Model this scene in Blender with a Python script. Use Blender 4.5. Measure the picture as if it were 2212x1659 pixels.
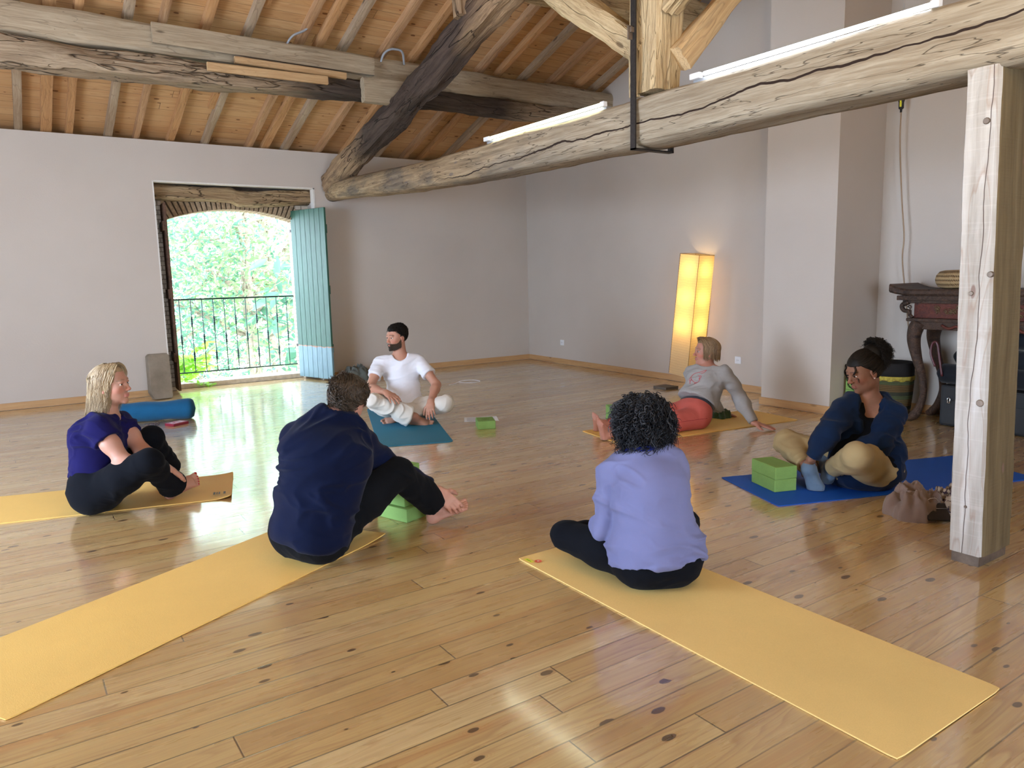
import bpy, bmesh, math, random
import numpy as np
from mathutils import Vector, Matrix, noise as mnoise
random.seed(7); np.random.seed(7)
for o in list(bpy.data.objects): bpy.data.objects.remove(o)
S = bpy.context.scene; COL = S.collection
PI = math.pi
# ---------------------------------------------------------------- camera
cd = bpy.data.cameras.new('camera'); cam = bpy.data.objects.new('camera', cd); COL.objects.link(cam)
cd.sensor_width = 36.0; cd.lens = 1613.3/2212*36.0; cd.clip_end = 400; cd.clip_start = 0.05
CX = Vector((0.825383, -0.564148, -0.021899)); CF = Vector((0.555803, 0.818761, -0.143924))
CX = (CX - CF*CX.dot(CF)).normalized(); CU = CX.cross(CF).normalized()
M = Matrix((CX, CU, -CF)).transposed().to_4x4(); M.translation = Vector((0, 0, 1.33))
cam.matrix_world = M; S.camera = cam
# ---------------------------------------------------------------- colour management
S.view_settings.view_transform = 'Standard'; S.view_settings.look = 'None'
S.view_settings.exposure = 0.14; S.view_settings.gamma = 1.0
S.view_settings.use_curve_mapping = False
try:
    S.cycles.use_denoising = True; S.cycles.max_bounces = 7; S.cycles.diffuse_bounces = 4; S.cycles.adaptive_threshold = 0.02
    S.cycles.glossy_bounces = 4; S.cycles.transmission_bounces = 6; S.cycles.sample_clamp_indirect = 8
    S.cycles.caustics_reflective = False; S.cycles.caustics_refractive = False
except Exception: pass
# ---------------------------------------------------------------- world: bright hazy sky
W = bpy.data.worlds.new('sky'); S.world = W; W.use_nodes = True
wn = W.node_tree; wn.nodes.clear()
wo = wn.nodes.new('ShaderNodeOutputWorld'); wb = wn.nodes.new('ShaderNodeBackground')
sk = wn.nodes.new('ShaderNodeTexSky'); sk.sky_type = 'HOSEK_WILKIE'; sk.turbidity = 5.0; sk.ground_albedo = 0.5
sk.sun_direction = Vector((0.45, -0.5, 0.75)).normalized()
mx = wn.nodes.new('ShaderNodeMixRGB'); mx.inputs[0].default_value = 0.8
mx.inputs[2].default_value = (0.80, 0.92, 1.12, 1)
wn.links.new(sk.outputs[0], mx.inputs[1]); wn.links.new(mx.outputs[0], wb.inputs[0])
wb.inputs[1].default_value = 17.0
wn.links.new(wb.outputs[0], wo.inputs[0])
# ---------------------------------------------------------------- sun on the garden, and daylight through the openings behind the camera
def light(name, kind, loc, energy, color, target=None, **kw):
    ld = bpy.data.lights.new(name, kind); ld.energy = energy; ld.color = color
    for k, v in kw.items(): setattr(ld, k, v)
    o = bpy.data.objects.new(name, ld); COL.objects.link(o); o.location = loc
    if target is not None:
        o.rotation_euler = (Vector(target)-Vector(loc)).to_track_quat('-Z', 'Y').to_euler()
    return o
light('sun', 'SUN', (0, 0, 20), 7.0, (1.0, 0.94, 0.82), target=Vector((0, 0, 20))-Vector((0.45, -0.5, 0.75)), angle=0.02)
# daylight of the tall opening in the left wall and the glazed door in the wall behind the camera
light('daylight_left', 'AREA', (-3.35, 4.5, 1.30), 190, (0.60, 0.76, 1.0), target=(0, 4.9, 0.55), shape='RECTANGLE', size=2.5, size_y=2.3)
light('daylight_rear', 'AREA', (0.6, -3.05, 1.35), 52, (0.70, 0.83, 1.0), target=(0.6, 0, 1.3), shape='RECTANGLE', size=2.0, size_y=2.2)
gp = light('garden_portal', 'AREA', (2.56, 10.36, 1.2), 1, (1, 1, 1), target=(2.56, 0, 1.2), shape='RECTANGLE', size=1.75, size_y=2.3); gp.data.cycles.is_portal = True
light('warm_uplight', 'AREA', (1.6, 0.4, 2.9), 42, (1.0, 0.76, 0.42), target=(3.6, 4.5, 4.6), shape='RECTANGLE', size=0.12, size_y=1.2)

# ---------------------------------------------------------------- material tools
class NT:
    def __init__(s, name):
        s.m = bpy.data.materials.new(name); s.m.use_nodes = True; s.t = s.m.node_tree; s.n = s.t.nodes
        s.n.clear(); s.out = s.n.new('ShaderNodeOutputMaterial')
        s.b = s.n.new('ShaderNodeBsdfPrincipled'); s.t.links.new(s.b.outputs[0], s.out.inputs[0])
    def __call__(s, kind, **kw):
        n = s.n.new('ShaderNode'+kind)
        for k, v in kw.items():
            if k == 'op': n.operation = v
            elif hasattr(n, k) and not k.startswith('i_'): setattr(n, k, v)
        return n
    def link(s, a, b): s.t.links.new(a, b)
    def math(s, op, a, b=None, c=None, clamp=False):
        n = s.n.new('ShaderNodeMath'); n.operation = op; n.use_clamp = clamp
        for i, v in enumerate((a, b, c)):
            if v is None: continue
            if isinstance(v, (int, float)): n.inputs[i].default_value = v
            else: s.link(v, n.inputs[i])
        return n.outputs[0]
    def coord(s, kind='Object'): return s.n.new('ShaderNodeTexCoord').outputs[kind]
    def mapping(s, v, scale=(1, 1, 1), loc=(0, 0, 0), rot=(0, 0, 0)):
        n = s.n.new('ShaderNodeMapping'); s.link(v, n.inputs[0])
        n.inputs[1].default_value = loc; n.inputs[2].default_value = rot; n.inputs[3].default_value = scale
        return n.outputs[0]
    def noise(s, v, scale=5, detail=3, rough=0.5, dist=0.0, out=0):
        n = s.n.new('ShaderNodeTexNoise'); s.link(v, n.inputs['Vector'])
        n.inputs['Scale'].default_value = scale; n.inputs['Detail'].default_value = detail
        n.inputs['Roughness'].default_value = rough; n.inputs['Distortion'].default_value = dist
        return n.outputs[out]
    def ramp(s, f, stops, interp='LINEAR'):
        n = s.n.new('ShaderNodeValToRGB'); s.link(f, n.inputs[0]); r = n.color_ramp; r.interpolation = interp
        while len(r.elements) < len(stops): r.elements.new(0.5)
        for e, (p, c) in zip(r.elements, stops):
            e.position = p
            if isinstance(c, (int, float)): c = (c, c, c)
            e.color = (*c, 1)
        return n.outputs[0]
    def mix(s, f, a, b, mode='MIX'):
        n = s.n.new('ShaderNodeMixRGB'); n.blend_type = mode
        for i, v in enumerate((f, a, b)):
            if isinstance(v, (int, float)): n.inputs[i].default_value = v if i == 0 else (v, v, v, 1)
            elif isinstance(v, (tuple, list)): n.inputs[i].default_value = (*v, 1)
            else: s.link(v, n.inputs[i])
        return n.outputs[0]
    def set(s, col=None, rough=None, metal=None, spec=None, **kw):
        I = s.b.inputs
        def put(k, v):
            if isinstance(v, (int, float)): I[k].default_value = v
            elif isinstance(v, (tuple, list)): I[k].default_value = (*v, 1) if len(v) == 3 else v
            else: s.link(v, I[k])
        if col is not None: put('Base Color', col)
        if rough is not None: put('Roughness', rough)
        if metal is not None: put('Metallic', metal)
        if spec is not None: put('Specular IOR Level', spec)
        for k, v in kw.items(): put(k.replace('_', ' '), v)
        return s
    def bump(s, h, strength=0.3, dist=0.01):
        n = s.n.new('ShaderNodeBump'); n.inputs['Strength'].default_value = strength; n.inputs['Distance'].default_value = dist
        s.link(h, n.inputs['Height']); s.link(n.outputs[0], s.b.inputs['Normal'])
def hexc(h):
    h = h.lstrip('#'); c = [int(h[i:i+2], 16)/255 for i in (0, 2, 4)]
    return tuple(x/12.92 if x <= 0.04045 else ((x+0.055)/1.055)**2.4 for x in c)
MAT = {}
def plain(name, col, rough=0.6, metal=0.0, nscale=40, var=0.06, bump=0.0, bdist=0.004, spec=0.5, **kw):
    if name in MAT: return MAT[name]
    m = NT(name); c = m.coord(); f = m.noise(c, nscale, 4, 0.6)
    a = tuple(max(0, x*(1-var)) for x in col); b = tuple(min(1, x*(1+var)) for x in col)
    m.set(m.ramp(f, [(0.3, a), (0.7, b)]), rough, metal, spec, **kw)
    if bump: m.bump(f, bump, bdist)
    MAT[name] = m.m; return m.m
def fabric(name, col, rough=0.92, weave=900, var=0.12, sheen=0.25, bump=0.25, mott=6):
    m = NT(name); c = m.coord(); f = m.noise(c, weave, 2, 0.7); g = m.noise(c, mott, 4, 0.6)
    a = tuple(x*(1-var) for x in col); b = tuple(min(1, x*(1+var)) for x in col)
    k = m.ramp(g, [(0.3, a), (0.7, b)]); k = m.mix(0.25, k, m.ramp(f, [(0.3, a), (0.7, b)]))
    m.set(k, rough, spec=0.2, Sheen_Weight=sheen, Sheen_Roughness=0.5)
    m.bump(m.math('ADD', f, m.math('MULTIPLY', m.noise(c, 45, 3), 1.5)), bump, 0.0016)
    MAT[name] = m.m; return m.m
def timber(name, base, dark, light_, seed=0.0, crack=0.5, stain=None, stain_amt=0.45, rough=0.8, bump=0.5, grain=1.0, whitew=0.0, srange=None):
    """old wood, grain along the local X axis"""
    m = NT(name); c = m.coord()
    w = m.mapping(c, (1, 1, 1), (seed, seed*1.7, seed*0.6))
    warp = m.noise(m.mapping(w, (0.6, 2.5, 2.5)), 1.3, 3, 0.6, out=1)
    n = m.n.new('ShaderNodeVectorMath'); n.operation = 'MULTIPLY_ADD'; m.link(warp, n.inputs[0]); n.inputs[1].default_value = (0.05, 0.09, 0.09); m.link(w, n.inputs[2])
    g1 = m.noise(m.mapping(n.outputs[0], (1.6*grain, 30*grain, 30*grain)), 1.0, 5, 0.65)
    g2 = m.noise(m.mapping(n.outputs[0], (3, 110, 110)), 1.0, 3, 0.6)
    tone = m.noise(m.mapping(w, (0.7, 3, 3)), 1.0, 3, 0.6)
    k = m.ramp(g1, [(0.30, dark), (0.5, base), (0.72, light_)])
    k = m.mix(m.ramp(tone, [(0.35, 0.0), (0.75, 0.75)]), k, light_)
    k = m.mix(m.math('MULTIPLY', m.ramp(g2, [(0.4, 1.0), (0.56, 0.0)]), 0.35), k, dark)
    if stain is not None:
        st = m.noise(m.mapping(w, (0.9, 2.2, 2.2)), 1.4, 5, 0.62)
        lo = 0.5+0.25*(0.5-stain_amt)
        sm = m.ramp(st, [(lo, 0.0), (lo+0.09, 0.93)])
        if srange:
            sx_ = m.n.new('ShaderNodeSeparateXYZ'); m.link(c, sx_.inputs[0]); q_ = m.math('ADD', sx_.outputs[0], m.math('MULTIPLY', m.math('SUBTRACT', tone, 0.5), 1.2)); a_, b_ = srange; sm = m.math('MAXIMUM', m.math('MULTIPLY', sm, 0.35), m.ramp(m.math('MULTIPLY', q_, 0.1), [((a_-0.3)*0.1, 0.0), ((a_+0.3)*0.1, 0.95), ((b_-0.3)*0.1, 0.95), ((b_+0.3)*0.1, 0.0)]))
        k = m.mix(sm, k, m.ramp(g1, [(0.3, stain), (0.75, tuple(min(1, x*3.2+0.01) for x in stain))]))
    cr = m.noise(m.mapping(n.outputs[0], (0.9, 7, 7), (3.1, 0, 0)), 1.0, 3, 0.45)
    cr2 = m.noise(m.mapping(n.outputs[0], (2.6, 23, 23), (7.1, 0, 0)), 1.0, 2, 0.5)
    line = m.ramp(m.math('ABSOLUTE', m.math('SUBTRACT', cr, 0.5)), [(0.0, 1.0), (0.010, 0.0)])
    line2 = m.ramp(m.math('ABSOLUTE', m.math('SUBTRACT', cr2, 0.5)), [(0.0, 1.0), (0.012, 0.0)])
    seg = m.ramp(m.noise(m.mapping(w, (1.3, 2, 2), (9, 0, 0)), 1.2, 2), [(0.45, 0.0), (0.55, 1.0)])
    lines = m.math('MULTIPLY', m.math('MAXIMUM', line, m.math('MULTIPLY', line2, seg)), crack)
    k = m.mix(lines, k, tuple(x*0.12 for x in dark))
    # knots
    v = m.n.new('ShaderNodeTexVoronoi'); m.link(m.mapping(w, (2.2, 7, 7)), v.inputs['Vector']); v.inputs['Scale'].default_value = 1.0
    kn = m.ramp(v.outputs['Distance'], [(0.07, 0.8), (0.12, 0.0)])
    k = m.mix(kn, k, tuple(x*0.45 for x in dark))
    if whitew: k = m.mix(whitew, k, (0.75, 0.78, 0.80))
    m.set(k, rough, spec=0.3)
    h = m.math('SUBTRACT', m.math('ADD', g1, m.math('MULTIPLY', g2, 0.4)), m.math('MULTIPLY', lines, 1.5))
    m.bump(h, bump, 0.012)
    MAT[name] = m.m; return m.m
def boards(name, pitch, length, cols, seam=0.0022, knots=1.0, rough=(0.22, 0.42), seed=0.0, bump=0.35, axis_swap=False, seamdark=0.05, coat=0.0, spec=0.5):
    """planks running along local X, laid side by side along local Y"""
    m = NT(name); c = m.coord(); sx = m.n.new('ShaderNodeSeparateXYZ'); m.link(c, sx.inputs[0])
    X, Y = sx.outputs[0], sx.outputs[1]
    r = m.math('DIVIDE', Y, pitch); row = m.math('FLOOR', r); fy = m.math('FRACT', r)
    wn_ = m.n.new('ShaderNodeTexWhiteNoise'); wn_.noise_dimensions = '1D'; m.link(m.math('ADD', row, seed+0.37), wn_.inputs['W'])
    off = wn_.outputs['Value']
    u = m.math('ADD', m.math('DIVIDE', X, length), m.math('MULTIPLY', off, 7.31)); col = m.math('FLOOR', u); fx = m.math('FRACT', u)
    idn = m.n.new('ShaderNodeTexWhiteNoise'); idn.noise_dimensions = '2D'
    cv = m.n.new('ShaderNodeCombineXYZ'); m.link(row, cv.inputs[0]); m.link(col, cv.inputs[1]); m.link(cv.outputs[0], idn.inputs['Vector'])
    rid = idn.outputs['Value']; rcol = idn.outputs['Color']
    # per-board texture space
    sh = m.n.new('ShaderNodeVectorMath'); sh.operation = 'MULTIPLY_ADD'; m.link(rcol, sh.inputs[0]); sh.inputs[1].default_value = (17, 9, 5); m.link(c, sh.inputs[2])
    P = sh.outputs[0]
    wv = m.noise(m.mapping(P, (1.1, 5, 1)), 1.5, 3, 0.55, out=1)
    wp = m.n.new('ShaderNodeVectorMath'); wp.operation = 'MULTIPLY_ADD'; m.link(wv, wp.inputs[0]); wp.inputs[1].default_value = (0.10, 0.045, 0); m.link(P, wp.inputs[2])
    # contour rings: repeated bands of a smooth field give cathedral figure
    fld = m.noise(m.mapping(wp.outputs[0], (0.75, 9.5, 1)), 1.0, 2, 0.45)
    bands = m.math('FRACT', m.math('MULTIPLY', fld, 13.0))
    ring = m.ramp(bands, [(0.0, 0.15), (0.55, 0.35), (0.86, 1.0), (1.0, 0.12)])
    fine = m.noise(m.mapping(wp.outputs[0], (2.0, 120, 1)), 1.0, 3, 0.6)
    figure = m.noise(m.mapping(P, (0.5, 2.2, 1)), 1.3, 2, 0.5)
    ringamt = m.ramp(figure, [(0.38, 0.25), (0.6, 1.0)])
    k = m.ramp(rid, cols['tone'])
    k = m.mix(m.math('MULTIPLY', m.math('MULTIPLY', ring, ringamt), 0.70), k, cols['ring'])
    k = m.mix(m.math('MULTIPLY', m.ramp(fine, [(0.42, 1.0), (0.6, 0.0)]), 0.22), k, cols['ring'])
    streak = m.noise(m.mapping(P, (0.35, 9, 1), (4, 4, 0)), 1.2, 3, 0.5)
    k = m.mix(m.ramp(streak, [(0.56, 0.0), (0.72, 0.55)]), k, cols['streak'])
    # knots
    if knots:
        v = m.n.new('ShaderNodeTexVoronoi'); m.link(m.mapping(P, (3.1, 6.5, 1)), v.inputs['Vector']); v.inputs['Scale'].default_value = 1.0
        v.voronoi_dimensions = '2D'
        sc = m.n.new('ShaderNodeSeparateColor'); m.link(v.outputs['Color'], sc.inputs[0])
        size = m.math('MULTIPLY', m.math('SUBTRACT', sc.outputs[0], 0.42), 0.15*knots, clamp=True)
        dd = m.math('SUBTRACT', m.math('ADD', v.outputs['Distance'], m.math('MULTIPLY', m.math('SUBTRACT', m.noise(P, 30, 2), 0.5), 0.05)), size)
        has = m.math('GREATER_THAN', sc.outputs[0], 0.44)
        halo = m.math('MULTIPLY', m.ramp(dd, [(0.0, 1.0), (0.16, 0.0)]), has)
        core = m.math('MULTIPLY', m.ramp(dd, [(0.0, 1.0), (0.016, 0.0)]), has)
        rr = m.math('MULTIPLY', halo, m.ramp(m.math('FRACT', m.math('MULTIPLY', dd, 26.0)), [(0.3, 0.1), (0.8, 1.0), (1.0, 0.1)]))
        k = m.mix(m.math('MULTIPLY', rr, 0.5), k, cols['streak'])
        k = m.mix(m.math('MULTIPLY', core, 0.86), k, cols['knot'])
    # seams
    sy = m.math('MINIMUM', fy, m.math('SUBTRACT', 1.0, fy)); sxx = m.math('MINIMUM', fx, m.math('SUBTRACT', 1.0, fx))
    ly = m.ramp(m.math('MULTIPLY', sy, pitch), [(seam*0.45, 1.0), (seam, 0.0)]); lx = m.ramp(m.math('MULTIPLY', sxx, length), [(seam*0.45, 1.0), (seam, 0.0)])
    # seams differ in depth from joint to joint
    ls = m.math('MAXIMUM', m.math('MULTIPLY', ly, m.ramp(m.noise(m.mapping(c, (0.5, 1/pitch*0.5, 1)), 1, 2), [(0.35, 0.35), (0.6, 1.0)])), lx)
    k = m.mix(m.math('MULTIPLY', ls, 0.92), k, (seamdark, seamdark*0.7, seamdark*0.5))
    rn = m.noise(m.mapping(c, (1.5, 14, 1)), 1.5, 3, 0.6)
    m.set(k, m.ramp(rn, [(0.3, rough[0]), (0.7, rough[1])]), spec=spec, Coat_Weight=coat, Coat_Roughness=0.11, Coat_IOR=1.75 if coat else 1.5)
    tilt = m.math('MULTIPLY', m.math('SUBTRACT', m.math('ABSOLUTE', m.math('SUBTRACT', fy, 0.5)), 0.5), -1.0)
    h = m.math('SUBTRACT', m.math('ADD', m.math('MULTIPLY', ring, 0.10), m.math('MULTIPLY', m.noise(m.mapping(c, (1.2, 9, 1)), 1.4, 2), 0.9)), m.math('MULTIPLY', ls, 2.2))
    m.bump(h, bump, 0.004)
    MAT[name] = m.m; return m.m
def emit(name, col, strength):
    m = NT(name); m.set((0.8, 0.8, 0.8), 0.5); m.b.inputs['Emission Color'].default_value = (*col, 1); m.b.inputs['Emission Strength'].default_value = strength
    MAT[name] = m.m; return m.m

# ---------------------------------------------------------------- object tools
def mesh_obj(name, verts, faces, mat=None, parent=None, smooth=False, mats=None, midx=None):
    me = bpy.data.meshes.new(name)
    me.from_pydata([tuple(v) for v in verts], [], [tuple(f) for f in faces]); me.update()
    o = bpy.data.objects.new(name, me); COL.objects.link(o)
    if mats:
        for m in mats: me.materials.append(m)
    elif mat: me.materials.append(mat)
    if midx is not None: me.polygons.foreach_set('material_index', list(midx))
    if smooth: me.polygons.foreach_set('use_smooth', [True]*len(me.polygons))
    if parent is not None: o.parent = parent
    return o
def from_bm(name, bm, mat=None, parent=None, smooth=False):
    me = bpy.data.meshes.new(name); bm.normal_update(); bm.to_mesh(me); bm.free()
    o = bpy.data.objects.new(name, me); COL.objects.link(o)
    if mat: me.materials.append(mat)
    if smooth: me.polygons.foreach_set('use_smooth', [True]*len(me.polygons))
    if parent is not None: o.parent = parent
    return o
def tag(o, label=None, cat=None, group=None, kind=None):
    if label: o['label'] = label
    if cat: o['category'] = cat
    if group: o['group'] = group
    if kind: o['kind'] = kind
    return o
def struct(o): o['kind'] = 'structure'; return o
def empty(name, loc=(0, 0, 0), rz=0.0, label=None, cat=None, group=None):
    o = bpy.data.objects.new(name, None); COL.objects.link(o); o.location = loc; o.rotation_euler = (0, 0, rz); o.empty_display_size = 0.1
    return tag(o, label, cat, group)
def box_bm(bm, x0, x1, y0, y1, z0, z1, M=None):
    vs = [Vector((x, y, z)) for x in (x0, x1) for y in (y0, y1) for z in (z0, z1)]
    if M is not None: vs = [M @ v for v in vs]
    v = [bm.verts.new(p) for p in vs]
    for f in ((0, 1, 3, 2), (4, 6, 7, 5), (0, 4, 5, 1), (2, 3, 7, 6), (0, 2, 6, 4), (1, 5, 7, 3)): bm.faces.new([v[i] for i in f])
def bevel(bm, w, seg=2):
    bmesh.ops.bevel(bm, geom=list(bm.edges), offset=w, segments=seg, affect='EDGES', profile=0.6, clamp_overlap=True)
def box(name, x0, x1, y0, y1, z0, z1, mat, parent=None, bev=0.0, M=None, seg=2):
    bm = bmesh.new(); box_bm(bm, x0, x1, y0, y1, z0, z1, M)
    bmesh.ops.recalc_face_normals(bm, faces=bm.faces)
    if bev: bevel(bm, bev, seg)
    return from_bm(name, bm, mat, parent)
def tube_mesh(pts, rad, seg=8, closed=False, caps=True):
    pts = [Vector(p) for p in pts]; n = len(pts)
    rs = rad if hasattr(rad, '__len__') else [rad]*n
    V = []; F = []; up = None
    for i, p in enumerate(pts):
        a = pts[max(0, i-1)] if not closed else pts[i-1]; b = pts[min(n-1, i+1)] if not closed else pts[(i+1) % n]
        t = (b-a)
        if t.length < 1e-9: t = Vector((0, 0, 1))
        t.normalize()
        if up is None: up = t.orthogonal().normalized()
        up = (up - t*up.dot(t))
        up = up.normalized() if up.length > 1e-6 else t.orthogonal().normalized()
        s = t.cross(up)
        for k in range(seg):
            a_ = 2*PI*k/seg; V.append(p + (up*math.cos(a_)+s*math.sin(a_))*rs[i])
    m = n if closed else n-1
    for i in range(m):
        for k in range(seg):
            j = (i+1) % n; F.append((i*seg+k, i*seg+(k+1) % seg, j*seg+(k+1) % seg, j*seg+k))
    if caps and not closed:
        F.append(tuple(range(seg))[::-1]); F.append(tuple((n-1)*seg+k for k in range(seg)))
    return V, F
def tube(name, pts, rad, mat, parent=None, seg=8, closed=False):
    V, F = tube_mesh(pts, rad, seg, closed); return mesh_obj(name, V, F, mat, parent, True)
def spline(pts, n=8):
    P = [Vector(p) for p in pts]; P = [P[0]*2-P[1]]+P+[P[-1]*2-P[-2]]; out = []
    for i in range(1, len(P)-2):
        for k in range(n):
            t = k/n; a, b, c, d = P[i-1], P[i], P[i+1], P[i+2]
            out.append(0.5*((2*b)+(c-a)*t+(2*a-5*b+4*c-d)*t*t+(3*b-a-3*c+d)*t**3))
    out.append(P[-2]); return out
def merge(parts):
    V = []; F = []
    for v, f in parts:
        o = len(V); V += list(v); F += [tuple(i+o for i in q) for q in f]
    return V, F
def lathe(profile, seg=24, M=None):
    V = []; F = []
    for r, z in profile:
        for k in range(seg):
            a = 2*PI*k/seg; p = Vector((r*math.cos(a), r*math.sin(a), z)); V.append(M @ p if M is not None else p)
    for i in range(len(profile)-1):
        for k in range(seg): F.append((i*seg+k, i*seg+(k+1) % seg, (i+1)*seg+(k+1) % seg, (i+1)*seg+k))
    return V, F
def beam_frame(a, b, up=(0, 0, 1)):
    a = Vector(a); b = Vector(b); x = (b-a).normalized(); up = Vector(up); y = up.cross(x).normalized(); z = x.cross(y)
    M = Matrix((x, y, z)).transposed().to_4x4(); M.translation = a; return M, (b-a).length
def beam(name, a, b, w, h, mat, parent=None, up=(0, 0, 1), rough=0.006, round_=0.12, seed=0, curve=None, w2=None, h2=None, n=None, top=False, sides=12):
    """hewn timber from a to b (a,b on its axis), w across, h high; grain along local X"""
    M, L = beam_frame(a, b, up); n = n or max(6, int(L/0.09)); V = []; F = []
    rnd = random.Random(seed); ph = [rnd.uniform(0, 50) for _ in range(3)]
    e = max(0.02, round_)
    w2 = w if w2 is None else w2; h2 = h if h2 is None else h2
    K = sides*2
    for i in range(n+1):
        t = i/n; ww = w+(w2-w)*t; hh = h+(h2-h)*t
        c = Vector((t*L, 0, 0))
        if curve: c += Vector(curve(t))
        for k in range(K):
            an = 2*PI*(k+0.5)/K; ca, sa = math.cos(an), math.sin(an)
            # superellipse between square and round
            p = 2.0/(1.0-min(0.93, 1-e)) if e < 1 else 2.0
            p = 2 + (1-e)**2*14
            r = (abs(ca)**p+abs(sa)**p)**(-1/p)
            y, z = ca*r*ww/2, sa*r*hh/2
            d = mnoise.noise(Vector((t*L*1.6+ph[0], ca*1.4+ph[1], sa*1.4)))*rough*1.6 + mnoise.noise(Vector((t*L*7+ph[2], ca*4, sa*4)))*rough*0.6
            V.append(c+Vector((0, y+ca*d, z+sa*d)))
    for i in range(n):
        for k in range(K): F.append((i*K+k, i*K+(k+1) % K, (i+1)*K+(k+1) % K, (i+1)*K+k))
    F.append(tuple(range(K))[::-1]); F.append(tuple(n*K+k for k in range(K)))
    o = mesh_obj(name, V, F, mat, parent); o.matrix_local = M
    o.data.polygons.foreach_set('use_smooth', [len(p.vertices) == 4 for p in o.data.polygons])
    try:
        o.data.set_sharp_from_angle(angle=math.radians(35))
    except Exception: pass
    return o
ORD = ['first', 'second', 'third', 'fourth', 'fifth', 'sixth', 'seventh', 'eighth', 'ninth', 'tenth', 'eleventh', 'twelfth', 'thirteenth', 'fourteenth', 'fifteenth', 'sixteenth', 'seventeenth', 'eighteenth', 'nineteenth', 'twentieth']
# ================================================================ materials of the room
def hx(*a): return [hexc(v) for v in a]
plaster = NT('plaster'); _c = plaster.coord(); _f = plaster.noise(_c, 55, 4, 0.6); _g = plaster.noise(_c, 1.3, 3, 0.5)
plaster.set(plaster.ramp(_g, [(0.3, (0.53, 0.475, 0.42)), (0.7, (0.56, 0.505, 0.45))]), 0.9, spec=0.15); plaster.bump(_f, 0.25, 0.004); plaster = plaster.m
plaster_grey = NT('plaster_grey'); _c = plaster_grey.coord(); _f = plaster_grey.noise(_c, 55, 4, 0.6)
plaster_grey.set((0.56, 0.52, 0.47), 0.9, spec=0.15); plaster_grey.bump(_f, 0.25, 0.004); plaster_grey = plaster_grey.m
floor_mat = boards('pine_floor', 0.12, 2.3, dict(tone=[(0.0, (0.53, 0.35, 0.13)), (0.25, (0.65, 0.48, 0.205)), (0.6, (0.59, 0.41, 0.16)), (0.85, (0.70, 0.54, 0.26)), (1.0, (0.50, 0.31, 0.105))],
    ring=(0.33, 0.17, 0.07), streak=(0.48, 0.235, 0.08), knot=(0.065, 0.034, 0.017)), rough=(0.22, 0.38), coat=1.0, bump=0.32, spec=0.7)
roof_mat = boards('roof_boards', 0.13, 3.1, dict(tone=[(0.0, (0.50, 0.29, 0.13)), (0.5, (0.60, 0.38, 0.19)), (1.0, (0.54, 0.32, 0.145))],
    ring=(0.36, 0.18, 0.075), streak=(0.44, 0.21, 0.08), knot=(0.13, 0.05, 0.02)), rough=(0.6, 0.8), seed=3.0, seamdark=0.03, spec=0.2, bump=0.3)
base_mat = timber('pine_skirting', (0.52, 0.31, 0.14), (0.42, 0.22, 0.09), (0.58, 0.37, 0.18), seed=4, crack=0.0, bump=0.1, rough=0.5)
rafter_mats = [timber('rafter_wood_%d' % i, b, d, l, seed=5+i*3, crack=0.25, bump=0.4) for i, (b, d, l) in enumerate([
    ((0.42, 0.24, 0.12), (0.26, 0.13, 0.06), (0.52, 0.33, 0.18)), ((0.36, 0.26, 0.17), (0.22, 0.14, 0.08), (0.46, 0.36, 0.25)), ((0.48, 0.26, 0.11), (0.33, 0.15, 0.055), (0.56, 0.33, 0.16))])]
old_oak = timber('old_oak', (0.33, 0.225, 0.125), (0.15, 0.09, 0.045), (0.48, 0.36, 0.22), seed=21, crack=0.9, stain=(0.10, 0.065, 0.04), stain_amt=0.35, bump=0.9)
logwood = timber('old_log_wood', (0.27, 0.195, 0.125), (0.13, 0.085, 0.05), (0.40, 0.31, 0.21), seed=33, crack=0.8, stain=(0.020, 0.014, 0.011), stain_amt=0.3, bump=0.9, srange=(6.0, 8.7))
charred = timber('dark_oak', (0.26, 0.17, 0.10), (0.09, 0.05, 0.03), (0.42, 0.29, 0.17), seed=31, crack=0.9, stain=(0.022, 0.014, 0.011), stain_amt=0.4, bump=1.0, srange=(1.3, 4.0))
pale_beam = timber('pale_beam_wood', (0.47, 0.40, 0.29), (0.28, 0.21, 0.14), (0.60, 0.54, 0.42), seed=45, crack=0.95, bump=0.5)
greyplank = timber('grey_plank_wood', (0.36, 0.29, 0.20), (0.22, 0.16, 0.10), (0.46, 0.38, 0.27), seed=52, crack=0.3, bump=0.4)
newplank = timber('new_plank_wood', (0.50, 0.33, 0.17), (0.36, 0.21, 0.09), (0.58, 0.41, 0.23), seed=58, crack=0.15, bump=0.3)
kingwood = timber('king_post_wood', (0.50, 0.38, 0.21), (0.26, 0.17, 0.085), (0.64, 0.51, 0.31), seed=63, crack=0.35, bump=1.0, grain=1.3)
post_wood = timber('pale_post_wood', (0.56, 0.50, 0.42), (0.34, 0.27, 0.20), (0.68, 0.64, 0.57), seed=71, crack=0.7, bump=0.45, rough=0.75)
iron = plain('dark_iron', (0.035, 0.03, 0.028), 0.55, 0.6, 60, 0.3, 0.3)
steel = plain('brown_steel', (0.17, 0.13, 0.10), 0.5, 0.5, 20, 0.3)
stone = plain('pale_stone', (0.50, 0.45, 0.38), 0.9, 0, 14, 0.2, 0.6, 0.01)
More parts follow.
